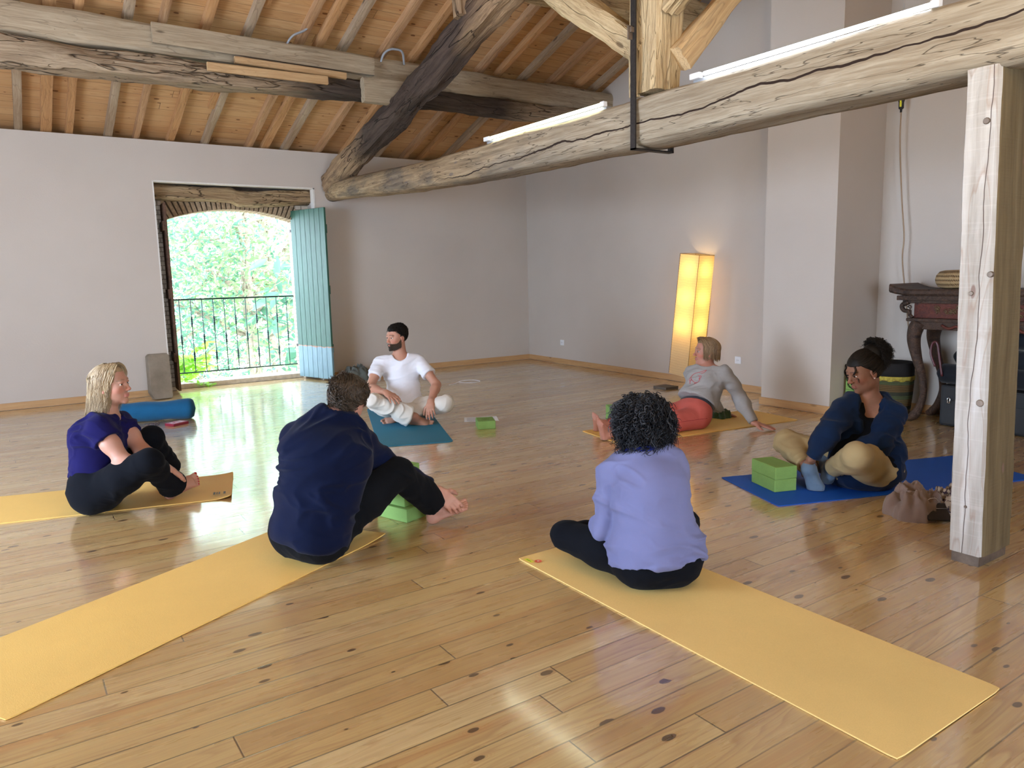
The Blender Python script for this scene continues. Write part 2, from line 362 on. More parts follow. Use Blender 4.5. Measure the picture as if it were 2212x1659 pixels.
def brick_mat(name, cols, mortar, sc, offset=0.5):
    m = NT(name); c = m.coord(); sp_ = m.n.new('ShaderNodeSeparateXYZ'); m.link(c, sp_.inputs[0]); cb_ = m.n.new('ShaderNodeCombineXYZ'); m.link(m.math('ADD', sp_.outputs[0], sp_.outputs[1]), cb_.inputs[0]); m.link(sp_.outputs[2], cb_.inputs[1]); b = m.n.new('ShaderNodeTexBrick'); m.link(cb_.outputs[0], b.inputs['Vector'])
    b.inputs['Color1'].default_value = (*cols[0], 1); b.inputs['Color2'].default_value = (*cols[1], 1); b.inputs['Mortar'].default_value = (*mortar, 1)
    b.inputs['Scale'].default_value = 1.0; b.inputs['Brick Width'].default_value = sc[0]; b.inputs['Row Height'].default_value = sc[1]; b.inputs['Mortar Size'].default_value = 0.006
    n = m.noise(c, 22, 5, 0.7); k = m.mix(0.35, b.outputs[0], m.ramp(n, [(0.3, tuple(x*0.4 for x in cols[0])), (0.7, cols[1])]))
    m.set(k, 0.9, spec=0.2); m.bump(m.math('ADD', m.math('MULTIPLY', b.outputs[1], -1.0), n), 0.7, 0.012); return m.m
brick = brick_mat('jamb_brick', ((0.50, 0.42, 0.33), (0.66, 0.58, 0.48)), (0.16, 0.13, 0.10), (0.22, 0.055))
archbrick = plain('arch_brick', (0.34, 0.25, 0.16), 0.92, 0, 26, 0.35, 0.9, 0.01)
mortar = plain('arch_mortar', (0.07, 0.05, 0.035), 0.95, 0, 30, 0.3)

# ================================================================ room shell
SL = 0.34; YW = 9.69
def zroof(y): return 3.11+SL*(YW-y) if y > 3.5 else 3.11+SL*(YW-3.5)-SL*(3.5-y)
def endx(y): return 6.926-(YW-y)*0.045
# floor
fl = box('floor', -3.5, 7.4, -3.3, 10.32, -0.06, 0.0, floor_mat); struct(fl)
# window wall pieces as one mesh
bm = bmesh.new()
WX0, WX1, WZ = 1.60, 3.53, 2.51
box_bm(bm, -3.5, WX0, YW, 10.32, 0, 2.965); box_bm(bm, WX1, 7.4, YW, 10.32, 0, 2.965); box_bm(bm, WX0, WX1, YW, 10.32, WZ, 2.965)
bmesh.ops.recalc_face_normals(bm, faces=bm.faces); struct(from_bm('wall_window', bm, plaster))
# brick jambs and arch of the opening (outer skin)
def arch_z(x):
    c, hw = 2.585, 0.90; t = (x-c)/hw; return 2.235-0.175*t*t if abs(t) < 1 else 0
bm = bmesh.new()
AX0, AX1 = 1.72, 3.365
box_bm(bm, WX0, AX0, 9.98, 10.32, 0, WZ); box_bm(bm, AX1, WX1, 9.98, 10.32, 0, WZ)
bmesh.ops.recalc_face_normals(bm, faces=bm.faces)
wi = from_bm('window_1', bm, brick); struct(wi)
NB = 30
# soldier bricks of the segmental arch
V = []; F = []
for i in range(NB):
    x0 = AX0-0.03+(AX1-AX0+0.06)*i/NB; x1 = AX0-0.03+(AX1-AX0+0.06)*(i+1)/NB; g = 0.007
    zA, zB = arch_z(max(AX0, x0+g)), arch_z(min(AX1, x1-g)); lean = ((x0+x1)/2-2.56)*0.16
    j = random.uniform(-0.006, 0.006); o = len(V)
    for y in (10.0+j, 10.30):
        V += [(x0+g, y, zA), (x1-g, y, zB), (x1-g+lean, y, zB+0.24), (x0+g+lean, y, zA+0.24)]
    F += [tuple(o+q for q in f) for f in ((0, 1, 2, 3), (7, 6, 5, 4), (0, 4, 5, 1), (2, 6, 7, 3), (1, 5, 6, 2), (0, 3, 7, 4))]
mesh_obj('arch_bricks', V, F, archbrick, wi)
V = []; F = []
for i in range(NB+1):
    x = AX0+(AX1-AX0)*i/NB; z = arch_z(x)
    V += [(x, 10.03, z+0.006), (x, 10.03, WZ), (x, 10.28, z+0.006), (x, 10.28, WZ)]
for i in range(NB):
    a = i*4; b = a+4; F += [(a, b, b+1, a+1), (a+2, a+3, b+3, b+2), (a, a+2, b+2, b)]
mesh_obj('arch_mortar', V, F, mortar, wi)
# stone sill step
V, F = [], []
o = box('sill', AX0, AX1, 10.08, 10.40, 0.0, 0.062, stone, wi, 0.008); o['label'] = 'worn pale stone sill'
# lintel log above the opening
lin = beam('lintel_beam', (1.60, 9.92, 2.405), (3.53, 9.92, 2.415), 0.20, 0.175, old_oak, rough=0.02, round_=0.5, seed=3, curve=lambda t: (0, 0, -0.05*math.sin(t*3.0)**2*(1 if t > .5 else .2)))
tag(lin, 'rough pale oak lintel log across the head of the garden doorway', 'beam')
# end wall (slightly out of square), pilaster, deeper wall of the table bay
V = [(endx(3.95), 3.95, 0), (endx(9.8), 9.8, 0), (7.4, 9.8, 0), (7.4, 3.95, 0)]
V = V+[(x, y, 5.6) for x, y, z in V]
struct(mesh_obj('wall_end', V, [(0, 1, 2, 3), (4, 7, 6, 5), (0, 4, 5, 1), (1, 5, 6, 2), (2, 6, 7, 3), (3, 7, 4, 0)], plaster))
struct(box('wall_bay', 6.90, 7.4, -3.3, 3.95, 0, 5.6, plaster_grey))
struct(box('wall_pilaster', 6.18, 7.3, 3.94, 4.685, 0, 5.6, plaster))
# walls behind the camera, with the openings the daylight comes through
bm = bmesh.new()
box_bm(bm, -3.7, -3.4, -3.3, 3.2, 0, 5.6); box_bm(bm, -3.7, -3.4, 5.8, 10.3, 0, 5.6); box_bm(bm, -3.7, -3.4, 3.2, 5.8, 2.5, 5.6)
bmesh.ops.recalc_face_normals(bm, faces=bm.faces); struct(from_bm('wall_left', bm, plaster))
bm = bmesh.new()
box_bm(bm, -3.5, -0.45, -3.4, -3.1, 0, 5.6); box_bm(bm, 1.65, 7.4, -3.4, -3.1, 0, 5.6); box_bm(bm, -0.45, 1.65, -3.4, -3.1, 2.5, 5.6)
bmesh.ops.recalc_face_normals(bm, faces=bm.faces); struct(from_bm('wall_rear', bm, plaster))
# roof lining: boards on both slopes (local X along the room, local Y down the slope)
def roof_slope(name, y0, z0, y1, z1):
    L = math.hypot(y1-y0, z1-z0); a = math.atan2(z1-z0, y1-y0)
    o = box(name, -3.7, 7.4, 0, L, 0, 0.04, roof_mat); o.matrix_world = Matrix.Translation((0, y0, z0)) @ Matrix.Rotation(a, 4, 'X'); return struct(o)
roof_slope('ceiling', 10.35, zroof(10.35), 3.48, zroof(3.5))
roof_slope('ceiling_rear', 3.48, zroof(3.5), -3.4, 3.11-0.34*0.3)
# skirting boards
def skirting(name, a, b, flip=1):
    M_, L = beam_frame(a, b); n = max(1, round(L/2.1)); o = None
    bm = bmesh.new()
    for i in range(n): box_bm(bm, L*i/n+0.0008, L*(i+1)/n-0.0008, 0 if flip > 0 else -0.014, 0.014 if flip > 0 else 0, 0.004, 0.078)
    bmesh.ops.recalc_face_normals(bm, faces=bm.faces)
    o = from_bm(name, bm, base_mat); o.matrix_world = M_; return struct(o)
skirting('baseboard_left', (-3.4, YW, 0), (WX0-0.02, YW, 0), -1)
skirting('baseboard_right', (WX1+0.02, YW, 0), (endx(YW), YW, 0), -1)
skirting('baseboard_end', (endx(YW), YW, 0), (endx(4.685), 4.685, 0), -1)
skirting('baseboard_pilaster', (6.18, 4.70, 0), (6.18, 3.926, 0), -1)
skirting('baseboard_pilaster_side', (6.18, 3.94, 0), (6.9, 3.94, 0), -1)
skirting('baseboard_bay', (6.90, 3.94, 0), (6.90, -3.1, 0), -1)
# near-black box painted as the shade of the roof void over wall head
struct(box('void_shade_strip', -3.4, 7.3, 9.95, 10.32, 2.966, 3.4, plain('void_shade_black', (0.015, 0.012, 0.01), 1.0)))

paintw = plain('bead_white', (0.72, 0.70, 0.66), 0.8)
struct(box('trim_2', 1.60, 3.53, 9.685, 9.80, 2.496, 2.513, paintw)); struct(box('trim_3', 3.512, 3.532, 9.685, 9.80, 0.0, 2.51, paintw)); struct(box('trim_4', 1.598, 1.612, 9.685, 9.80, 0.0, 2.51, paintw))
# ================================================================ roof timbers
RX = [(-0.55, .075), (-0.1, .075), (.35, .075), (.60, .105), (.816, .07), (1.198, .075), (1.48, .06), (1.847, .075), (2.232, .07), (2.747, .07), (2.94, .08), (3.20, .075), (3.633, .075), (3.99, .075), (4.46, .075), (4.87, .075), (5.135, .07), (5.50, .075), (5.92, .075), (6.34, .075), (6.60, .06)]
names_ = []
for i, (x, w) in enumerate(RX):
    r = beam('rafter', (x, 9.94, 2.955+0.085-SL*0.19), (x+random.uniform(-.015, .015), 3.56, 2.955+0.085+SL*6.19), w, 0.145, rafter_mats[(i*2+(i == 3)) % 3 if i != 3 else 2], rough=0.004, round_=0.04, seed=100+i, n=40, sides=6)
    vis = i-2
    if vis < 0: lab = 'sloping roof rafter just outside the left edge of the photo'
    else: lab = '%s sloping rafter from the left edge of the photo under the boarded roof' % (ORD[vis] if vis < len(ORD) else 'last')
    if i == 3: lab = 'widest orange roof rafter, second from the left edge of the photo'
    tag(r, lab, 'rafter', 'rafters under the boarded roof')
for nm, x, ya, yb, w, lab in (('packing_piece', 2.165, 9.05, 8.2, .07, 'short packing block beside a rafter over the doorway'), ('packing_piece', 2.30, 7.3, 5.5, .07, 'doubled rafter piece lying tight against its neighbour above the purlin')):
    tag(beam(nm, (x, ya, zroof(ya)-0.055), (x, yb, zroof(yb)-0.055), w, 0.07, rafter_mats[2], rough=0.003, round_=0.04, seed=int(x*100), sides=6), lab, 'timber')
# lower purlin: log, squared timber on top, added planks
lg = beam('purlin_log', (-3.4, 7.58, 3.21), (6.80, 7.66, 3.27), 0.24, 0.25, logwood, rough=0.03, round_=0.45, seed=12, h2=0.15, curve=lambda t: (0, 0.03*math.sin(t*7), -0.02*math.sin(t*5)+0.012*math.sin(t*21)))
tag(lg, 'long dark partly charred log running under the roof slope', 'beam')
up = beam('purlin', (-3.4, 7.60, 3.475), (endx(7.6)+0.1, 7.68, 3.51), 0.17, 0.255, greyplank, rough=0.012, round_=0.08, seed=13)
tag(up, 'squared brown purlin lying on the dark log under the rafters', 'beam')
ap = beam('purlin_plank', (1.34, 7.49, 3.513), (3.45, 7.51, 3.50), 0.045, 0.17, greyplank, rough=0.003, round_=0.04, seed=14)
tag(ap, 'long grey plank with nail holes fixed to the purlin face', 'plank')
b1 = beam('packing_plank', (2.03, 7.47, 3.372), (3.12, 7.47, 3.36), 0.05, 0.062, newplank, rough=0.002, round_=0.03, seed=15)
tag(b1, 'short orange board behind the lower pale board on the log', 'plank')
b2 = beam('packing_plank', (1.77, 7.42, 3.268), (2.905, 7.42, 3.28), 0.045, 0.075, newplank, rough=0.002, round_=0.03, seed=16)
tag(b2, 'short pale new board nailed to the log face with two nails', 'plank')
cl = beam('support_cleat', (3.28, 7.43, 3.24), (3.80, 7.43, 3.245), 0.10, 0.24, greyplank, rough=0.006, round_=0.1, seed=17)
tag(cl, 'stepped wooden cleat between the log and the purlin by the dark rafter', 'timber')
# upper purlin near the king post
pu = beam('upper_purlin', (-3.4, 5.98, 4.03), (6.80, 5.98, 4.03), 0.28, 0.30, kingwood, rough=0.05, round_=0.5, seed=18)
tag(pu, 'knotty upper purlin log passing behind the king post', 'beam')
ridge = beam('ridge_beam', (-3.4, 3.5, 4.86), (6.95, 3.5, 4.86), 0.18, 0.24, old_oak, rough=0.02, round_=0.1, seed=19)
tag(ridge, 'ridge beam at the top of the roof', 'beam')
# tie beam: round butt at the wall, squared towards the post
def tie():
    stations = [  # y, x centre, z bottom, z top, width, squareness
        (9.75, 3.79, 2.355, 2.56, 0.22, 2.3), (9.2, 3.72, 2.33, 2.565, 0.26, 2.4), (8.3, 3.68, 2.27, 2.53, 0.27, 2.6), (7.2, 3.63, 2.20, 2.47, 0.28, 3.2),
        (6.3, 3.60, 2.175, 2.43, 0.29, 4), (5.4, 3.585, 2.15, 2.42, 0.29, 6), (4.5, 3.58, 2.135, 2.415, 0.29, 9), (3.6, 3.58, 2.125, 2.415, 0.29, 12), (2.5, 3.585, 2.13, 2.42, 0.30, 14), (1.5, 3.59, 2.13, 2.43, 0.30, 14), (0.3, 3.6, 2.14, 2.44, 0.30, 14), (-3.1, 3.6, 2.14, 2.44, 0.30, 14)]
    V = []; F = []; K = 32; n = 150; ys = [s[0] for s in stations]
    for i in range(n+1):
        y = 9.75+(-3.1-9.75)*i/n; yy = -y
        g = [float(np.interp(yy, [-a for a in ys], [s[j] for s in stations])) for j in range(1, 6)]
        cx_, zb, zt, w, p = g
        for k in range(K):
            an = 2*PI*(k+.5)/K; ca, sa = math.cos(an), math.sin(an); r = (abs(ca)**p+abs(sa)**p)**(-1/p)
            d = mnoise.noise(Vector((y*1.3, ca*1.5, sa*1.5)))*0.016+mnoise.noise(Vector((y*6, ca*4, sa*4+9)))*0.006
            # the long drying crack on the face towards the window side
            zc = -0.12+0.16*(9-y)/9+0.03*math.sin(y*3.1)
            V.append((9.75-y, (cx_-3.58) + ca*(r*w/2+d), (zb+zt)/2-2.28+sa*(r*(zt-zb)/2+d)))
    for i in range(n):
        for k in range(K): F.append((i*K+k, i*K+(k+1) % K, (i+1)*K+(k+1) % K, (i+1)*K+k))
    F.append(tuple(range(K))[::-1]); F.append(tuple(n*K+k for k in range(K)))
    # local X runs from the wall towards the camera, local Y towards -X of the room is mirrored
    o = mesh_obj('tie_beam', V, F, None, smooth=True)
    o.matrix_world = Matrix(((0, 1, 0, 3.58), (-1, 0, 0, 9.75), (0, 0, 1, 2.28), (0, 0, 0, 1)))
    return o
tb = tie()
m = NT('tie_beam_wood'); c = m.coord(); sx = m.n.new('ShaderNodeSeparateXYZ'); m.link(c, sx.inputs[0])
warp = m.noise(m.mapping(c, (0.6, 2, 2)), 1.4, 3, 0.6, out=1)
wv = m.n.new('ShaderNodeVectorMath'); wv.operation = 'MULTIPLY_ADD'; m.link(warp, wv.inputs[0]); wv.inputs[1].default_value = (0.08, 0.10, 0.10); m.link(c, wv.inputs[2])
g1 = m.noise(m.mapping(wv.outputs[0], (1.3, 26, 26)), 1, 5, 0.65); g2 = m.noise(m.mapping(wv.outputs[0], (3, 100, 100)), 1, 3, 0.6)
pale = m.ramp(g1, [(0.3, (0.23, 0.185, 0.13)), (0.5, (0.34, 0.295, 0.22)), (0.72, (0.44, 0.395, 0.31))])
brown = m.ramp(g1, [(0.3, (0.12, 0.08, 0.045)), (0.5, (0.30, 0.21, 0.12)), (0.72, (0.44, 0.33, 0.20))])
dark = m.noise(m.mapping(c, (0.8, 2.5, 2.5)), 1.6, 5, 0.6)
brown = m.mix(m.ramp(dark, [(0.5, 0.0), (0.62, 0.85)]), brown, m.ramp(g1, [(0.3, (0.05, 0.04, 0.035)), (0.7, (0.20, 0.16, 0.12))]))
k = m.mix(m.ramp(m.math('MULTIPLY', sx.outputs[0], 0.1), [(0.34, 0.0), (0.64, 1.0)]), brown, pale)
k = m.mix(m.math('MULTIPLY', m.ramp(g2, [(0.4, 1), (0.56, 0)]), 0.3), k, (0.16, 0.11, 0.06))
# one long wandering drying crack plus finer checks
zc = m.math('ADD', m.math('MULTIPLY', m.math('SUBTRACT', sx.outputs[0], 7.0), 0.022), m.math('MULTIPLY', m.math('SUBTRACT', m.noise(m.mapping(c, (1, 0, 0)), 1.6, 4, 0.55), 0.5), 0.16))
dz = m.math('ABSOLUTE', m.math('SUBTRACT', sx.outputs[2], zc))
wid = m.ramp(m.noise(m.mapping(c, (1, 0, 0), (5, 0, 0)), 1.1, 2), [(0.3, 0.002), (0.7, 0.009)])
crk = m.math('LESS_THAN', dz, m.math('MULTIPLY', wid, m.ramp(m.math('MULTIPLY', sx.outputs[0], 0.1), [(0.33, 0.0), (0.42, 1.0)])))
side = m.math('LESS_THAN', sx.outputs[1], -0.05)
crk = m.math('MULTIPLY', crk, side)
f2 = m.noise(m.mapping(wv.outputs[0], (1.2, 16, 16)), 1, 3, 0.5)
l2 = m.math('MULTIPLY', m.ramp(m.math('ABSOLUTE', m.math('SUBTRACT', f2, 0.5)), [(0, 1), (0.008, 0)]), 0.7)
ln = m.math('MAXIMUM', crk, l2); k = m.mix(ln, k, (0.025, 0.014, 0.010))
vv = m.n.new('ShaderNodeTexVoronoi'); m.link(m.mapping(c, (2.3, 7, 7)), vv.inputs['Vector']); vv.inputs['Scale'].default_value = 1
k = m.mix(m.ramp(vv.outputs['Distance'], [(0.08, 0.8), (0.12, 0)]), k, (0.14, 0.11, 0.10))
m.set(k, 0.8, spec=0.25); m.bump(m.math('SUBTRACT', m.math('ADD', g1, m.math('MULTIPLY', g2, .4)), m.math('MULTIPLY', ln, 2.0)), 0.55, 0.012)
tb.data.materials.append(m.m)
tag(tb, 'huge old tie beam crossing the room, round at the wall and squared over the post', 'beam')
# principal rafter of the truss
pr_ = beam('principal_rafter', (3.72, 9.60, 2.555), (3.56, 3.50, 4.09), 0.23, 0.25, charred, rough=0.03, round_=0.22, seed=23, w2=0.24, h2=0.26, curve=lambda t: (0, 0, -0.055*math.sin(t*PI)))
tag(pr_, 'massive dark truss rafter rising from the tie beam end to the ridge', 'beam')
kp = empty('king_post', (3.56, 3.53, 2.44)); tag(kp, 'weathered yellow-lit king post hanging above the tie beam', 'post')
def sub(o, parent):
    mw = o.matrix_world.copy() if o.parent is None else o.matrix_local.copy(); o.parent = parent; o.matrix_parent_inverse = parent.matrix_world.inverted() if False else Matrix.Translation(-parent.location)
    return o
o = beam('post_shaft', (3.56, 3.53, 2.445), (3.56, 3.53, 4.75), 0.22, 0.22, kingwood, up=(0, 1, 0), rough=0.02, round_=0.06, seed=25); sub(o, kp)
o = beam('side_cheek', (3.46, 3.64, 2.43), (3.46, 3.64, 4.7), 0.05, 0.05, kingwood, up=(0, 1, 0), rough=0.006, round_=0.1, seed=26); sub(o, kp)
st = beam('truss_strut', (3.54, 3.60, 2.70), (3.54, 5.05, 3.70), 0.15, 0.17, kingwood, rough=0.02, round_=0.12, seed=27)
tag(st, 'diagonal strut from the king post up to the dark rafter on the window side', 'beam')
rb = beam('ridge_brace', (3.60, 3.40, 2.62), (4.95, 3.40, 3.95), 0.12, 0.15, timber('brace_wood', (0.55, 0.38, 0.19), (0.36, 0.22, 0.10), (0.66, 0.49, 0.28), seed=81, crack=0.25, bump=0.4), rough=0.012, round_=0.1, seed=28)
tag(rb, 'golden diagonal brace rising right from the king post', 'beam')
st2 = beam('truss_strut', (3.54, 3.44, 2.95), (3.54, 1.8, 3.9), 0.15, 0.17, kingwood, rough=0.02, round_=0.12, seed=29)
tag(st2, 'diagonal strut on the near side of the king post', 'beam')
# iron stirrup strap
bm = bmesh.new()
box_bm(bm, 3.405, 3.415, 3.575, 3.62, 2.10, 3.25); box_bm(bm, 3.405, 3.75, 3.575, 3.62, 2.10, 2.11); box_bm(bm, 3.74, 3.75, 3.575, 3.62, 2.10, 3.25)
bmesh.ops.recalc_face_normals(bm, faces=bm.faces)
sp = from_bm('iron_strap', bm, iron); tag(sp, 'dark iron stirrup strap wrapped under the tie beam at the king post', 'strap')
bm = bmesh.new(); box_bm(bm, 3.38, 3.405, 3.585, 3.615, 2.80, 2.83); box_bm(bm, 3.37, 3.405, 3.60, 3.61, 2.76, 2.84); from_bm('wedge', bm, steel, sp)
# supporting post with steel shoe
po = empty('wooden_post', (3.60, 1.52, 0)); tag(po, 'pale square wooden post carrying the tie beam at right', 'post')
def post_mesh():
    V = []; F = []; n = 60; K = 32
    for i in range(n+1):
        t = i/n; z = 0.055+t*2.085; cy = 1.515+0.055*t; w = 0.30; d = 0.148-0.004*t
        for k in range(K):
            an = 2*PI*(k+.5)/K; ca, sa = math.cos(an), math.sin(an); p = 22; r = (abs(ca)**p+abs(sa)**p)**(-1/p)
            q = mnoise.noise(Vector((z*2.2, ca*1.5+4, sa*1.5)))*0.006+mnoise.noise(Vector((z*11, ca*5, sa*5)))*0.003
            V.append((z, ca*(r*w/2+q), cy-1.52+sa*(r*d/2+q)))
    for i in range(n):
        for k in range(K): F.append((i*K+k, i*K+(k+1) % K, (i+1)*K+(k+1) % K, (i+1)*K+k))
    F.append(tuple(range(K))[::-1]); F.append(tuple(n*K+k for k in range(K)))
    return V, F
V, F = post_mesh(); o = mesh_obj('post_shaft', V, F, None, po)
o.matrix_local = Matrix(((0, 1, 0, 0), (0, 0, 1, 0), (1, 0, 0, 0), (0, 0, 0, 1)))
m = NT('post_with_shaded_face'); c = m.coord(); sx = m.n.new('ShaderNodeSeparateXYZ'); m.link(c, sx.inputs[0])
warp = m.noise(m.mapping(c, (0.9, 3, 3)), 1.6, 3, 0.6, out=1)
wv = m.n.new('ShaderNodeVectorMath'); wv.operation = 'MULTIPLY_ADD'; m.link(warp, wv.inputs[0]); wv.inputs[1].default_value = (0.10, 0.06, 0.06); m.link(c, wv.inputs[2])
g1 = m.noise(m.mapping(wv.outputs[0], (1.2, 22, 22)), 1, 4, 0.6)
bands = m.math('FRACT', m.math('MULTIPLY', m.noise(m.mapping(wv.outputs[0], (0.9, 8, 8)), 1, 2, 0.4), 9.0)); ring = m.ramp(bands, [(0, 0.0), (0.8, 0.15), (0.93, 1.0), (1, 0.0)])
saw = m.noise(m.mapping(c, (75, 2.5, 2.5)), 1, 3, 0.6)
k = m.ramp(g1, [(0.3, (0.34, 0.315, 0.28)), (0.55, (0.50, 0.49, 0.46)), (0.75, (0.62, 0.62, 0.61))])
k = m.mix(m.math('MULTIPLY', ring, 0.45), k, (0.30, 0.19, 0.13))
k = m.mix(m.math('MULTIPLY', m.ramp(saw, [(0.55, 0), (0.66, 1)]), 0.13), k, (0.80, 0.80, 0.79))
stn = m.noise(m.mapping(c, (3, 5, 5), (2, 2, 2)), 1.3, 4, 0.6); k = m.mix(m.ramp(stn, [(0.62, 0), (0.74, 0.5)]), k, (0.33, 0.24, 0.17))
# shade painted in: the face towards the camera is coloured a darker brown
shaded_face = m.math('LESS_THAN', m.math('SUBTRACT', sx.outputs[2], m.math('MULTIPLY', sx.outputs[0], 0.0264)), -0.0745)
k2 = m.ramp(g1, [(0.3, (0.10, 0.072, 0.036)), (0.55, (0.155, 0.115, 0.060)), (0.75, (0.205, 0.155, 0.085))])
k = m.mix(shaded_face, k, k2)
cl_ = m.math('ABSOLUTE', m.math('SUBTRACT', sx.outputs[2], m.math('ADD', 0.005, m.math('MULTIPLY', m.math('SUBTRACT', m.noise(m.mapping(c, (1, 0, 0)), 2.2, 3, 0.5), 0.5), 0.06))))
ck = m.math('LESS_THAN', cl_, 0.0018); k = m.mix(m.math('MULTIPLY', ck, 0.85), k, (0.06, 0.035, 0.03))
vv = m.n.new('ShaderNodeTexVoronoi'); m.link(m.mapping(c, (3.3, 9, 9)), vv.inputs['Vector']); vv.inputs['Scale'].default_value = 1
k = m.mix(m.ramp(vv.outputs['Distance'], [(0.08, 0.75), (0.11, 0)]), k, (0.20, 0.12, 0.10))
m.set(k, 0.75, spec=0.25); m.bump(m.math('SUBTRACT', m.math('ADD', g1, m.math('MULTIPLY', saw, 0.7)), m.math('MULTIPLY', ck, 2)), 0.5, 0.006)
o.data.materials.append(m.m)
bm = bmesh.new(); box_bm(bm, -0.125, 0.135, -0.058, 0.058, 0.0, 0.062); bmesh.ops.recalc_face_normals(bm, faces=bm.faces); o = from_bm('steel_shoe', bm, steel, po); o['label'] = 'brown steel foot of the post'
for (x, y, z, r) in ((-0.151, 0.02, 1.92, .014), (-0.151, -0.035, 1.29, .013), (-0.151, 0.035, 1.21, .010), (-0.151, -0.03, 0.74, .016), (-0.151, 0.0, 0.27, .007)):
    v, f = lathe([(0, 0.004), (r*0.8, 0.004), (r, 0), (r, -0.01)], 12, Matrix.Translation((x, y, z)) @ Matrix.Rotation(-PI/2, 4, 'Y')); mesh_obj('wooden_peg', v, f, steel, po)
# fluorescent battens on the beam
white_pl = plain('white_plastic', (0.75, 0.77, 0.80), 0.35, 0, 20, 0.02)
def batten(y0, y1, label, col, power, x=3.475):
    e = empty('tube_light', (x, (y0+y1)/2, 2.425)); tag(e, label, 'light', 'fluorescent battens on the tie beam'); L = abs(y1-y0)/2
    o = box('housing', 0.004, 0.05, -L, L, -0.015, 0.014, plain('batten_grey', (0.30, 0.31, 0.33), 0.4), e, 0.005)
    v, f = tube_mesh([(-0.014, -L+0.03, 0.024), (-0.014, L-0.10, 0.024)], 0.0115, 12); mesh_obj('tube', v, f, emit('tube_glow_%d' % int(y0), col, power), e, True)
    for s in (-1, 1):
        yc = -L+0.01 if s < 0 else L-0.055
        box('end_cap', -0.030, 0.006, yc-0.02, yc+(0.02 if s < 0 else 0.055), 0.006, 0.040, white_pl, e, 0.006)
    return e
batten(3.93, 5.42, 'lit fluorescent tube on the beam top at the window side of the king post', (0.95, 1.0, 0.72), 14.0)
batten(1.77, 3.17, 'lit fluorescent tube on the beam top over the right part of the room', (0.80, 0.88, 1.0), 14.0)
# cables in the roof
cab = plain('grey_cable', (0.30, 0.33, 0.37), 0.4, 0.1)
tag(tube('electric_cable', spline([(2.95, 7.0, 4.05), (2.90, 7.4, 3.97), (2.853, 7.42, 3.891), (2.728, 7.45, 3.744), (2.60, 7.47, 3.67), (2.545, 7.52, 3.59)]), 0.011, cab), 'grey electric cable hanging in a curve from the roof boards to the purlin', 'cable')
tag(tube('electric_cable', spline([(3.53, 7.5, 3.56), (3.55, 7.47, 3.63), (3.60, 7.45, 3.675), (3.66, 7.44, 3.69), (3.75, 7.44, 3.675), (3.80, 7.5, 3.57)]), 0.012, cab), 'grey cable looped over the purlin beside the dark rafter', 'cable')
tag(beam('rafter_cleat', (3.50, 5.80, 3.52), (3.50, 5.86, 4.02), 0.10, 0.14, charred, rough=0.01, round_=0.15, seed=37), 'dark upright block under the upper purlin beside the dark rafter', 'timber')
# ================================================================ shutters, rail, garden
green_paint = NT('green_shutter_paint'); m = green_paint; c = m.coord(); sx = m.n.new('ShaderNodeSeparateXYZ'); m.link(c, sx.inputs[0])
n1 = m.noise(m.mapping(c, (14, 14, 2)), 3, 4, 0.6); k = m.ramp(n1, [(0.3, (0.028, 0.095, 0.068)), (0.7, (0.045, 0.14, 0.10))])
ed = m.math('ADD', sx.outputs[2], m.math('MULTIPLY', m.math('SUBTRACT', m.noise(c, 22, 3), 0.5), 0.05))
k = m.mix(m.math('LESS_THAN', ed, 0.43), k, m.ramp(n1, [(0.3, (0.13, 0.24, 0.29)), (0.7, (0.19, 0.32, 0.38))]))
wear = m.math('MULTIPLY', m.math('LESS_THAN', m.math('ABSOLUTE', m.math('SUBTRACT', ed, 0.432)), 0.006), 0.8); k = m.mix(wear, k, (0.42, 0.20, 0.12))
m.set(k, 0.5, spec=0.4); m.bump(n1, 0.2, 0.004); green_paint = m.m
brown_shut = timber('shutter_brown', (0.10, 0.055, 0.035), (0.045, 0.025, 0.018), (0.16, 0.09, 0.06), seed=91, crack=0.2, bump=0.3)
def shutter(hx_, hy, ang, width, h, matf, mate, label, ndir):
    e = empty('shutter', (hx_, hy, 0.022), ang, label, 'shutter')
    nb = 7; w = width/nb
    bm = bmesh.new()
    for i in range(nb): box_bm(bm, i*w+0.0025, (i+1)*w-0.0025, -0.014, 0.014, 0.01, h)
    bmesh.ops.recalc_face_normals(bm, faces=bm.faces); bevel(bm, 0.002, 1)
    from_bm('board_panel', bm, matf, e)
    box('board_core', 0.004, width-0.004, -0.004, 0.004, 0.012, h-0.004, matf, e)
    for z in (0.36, 1.12, h-0.32):
        o = box('batten', 0.015, width-0.015, -0.034*ndir if ndir > 0 else 0.014, -0.014*ndir if ndir > 0 else 0.034, z, z+0.11, mate, e)
    for z in (0.41, h-0.27):
        o = box('strap_hinge', -0.10, 0.40, (-0.040 if ndir > 0 else 0.034), (-0.034 if ndir > 0 else 0.040), z, z+0.035, iron, e)
        v, f = tube_mesh([(-0.01, (-0.028 if ndir > 0 else 0.028), z-0.02), (-0.01, (-0.028 if ndir > 0 else 0.028), z+0.055)], 0.012, 8); mesh_obj('hinge_pin', v, f, iron, e, True)
    return e
a_r = math.atan2(9.33-10.025, 3.521-3.312)
shutter(3.312, 10.025, a_r, 0.726, 2.215, green_paint, green_paint, 'green painted plank shutter with a pale blue foot, swung open on the right', -1)
a_l = math.atan2(-1.0, -0.03)
shutter(1.735, 10.16, math.radians(-93.5), 0.50, 2.24, brown_shut, brown_shut, 'dark brown shutter seen edge-on at the left side of the doorway', 1)
rl = empty('balcony_railing', (2.58, 10.30, 0.0)); tag(rl, 'thin dark green iron railing with knotted balusters across the garden doorway', 'railing')
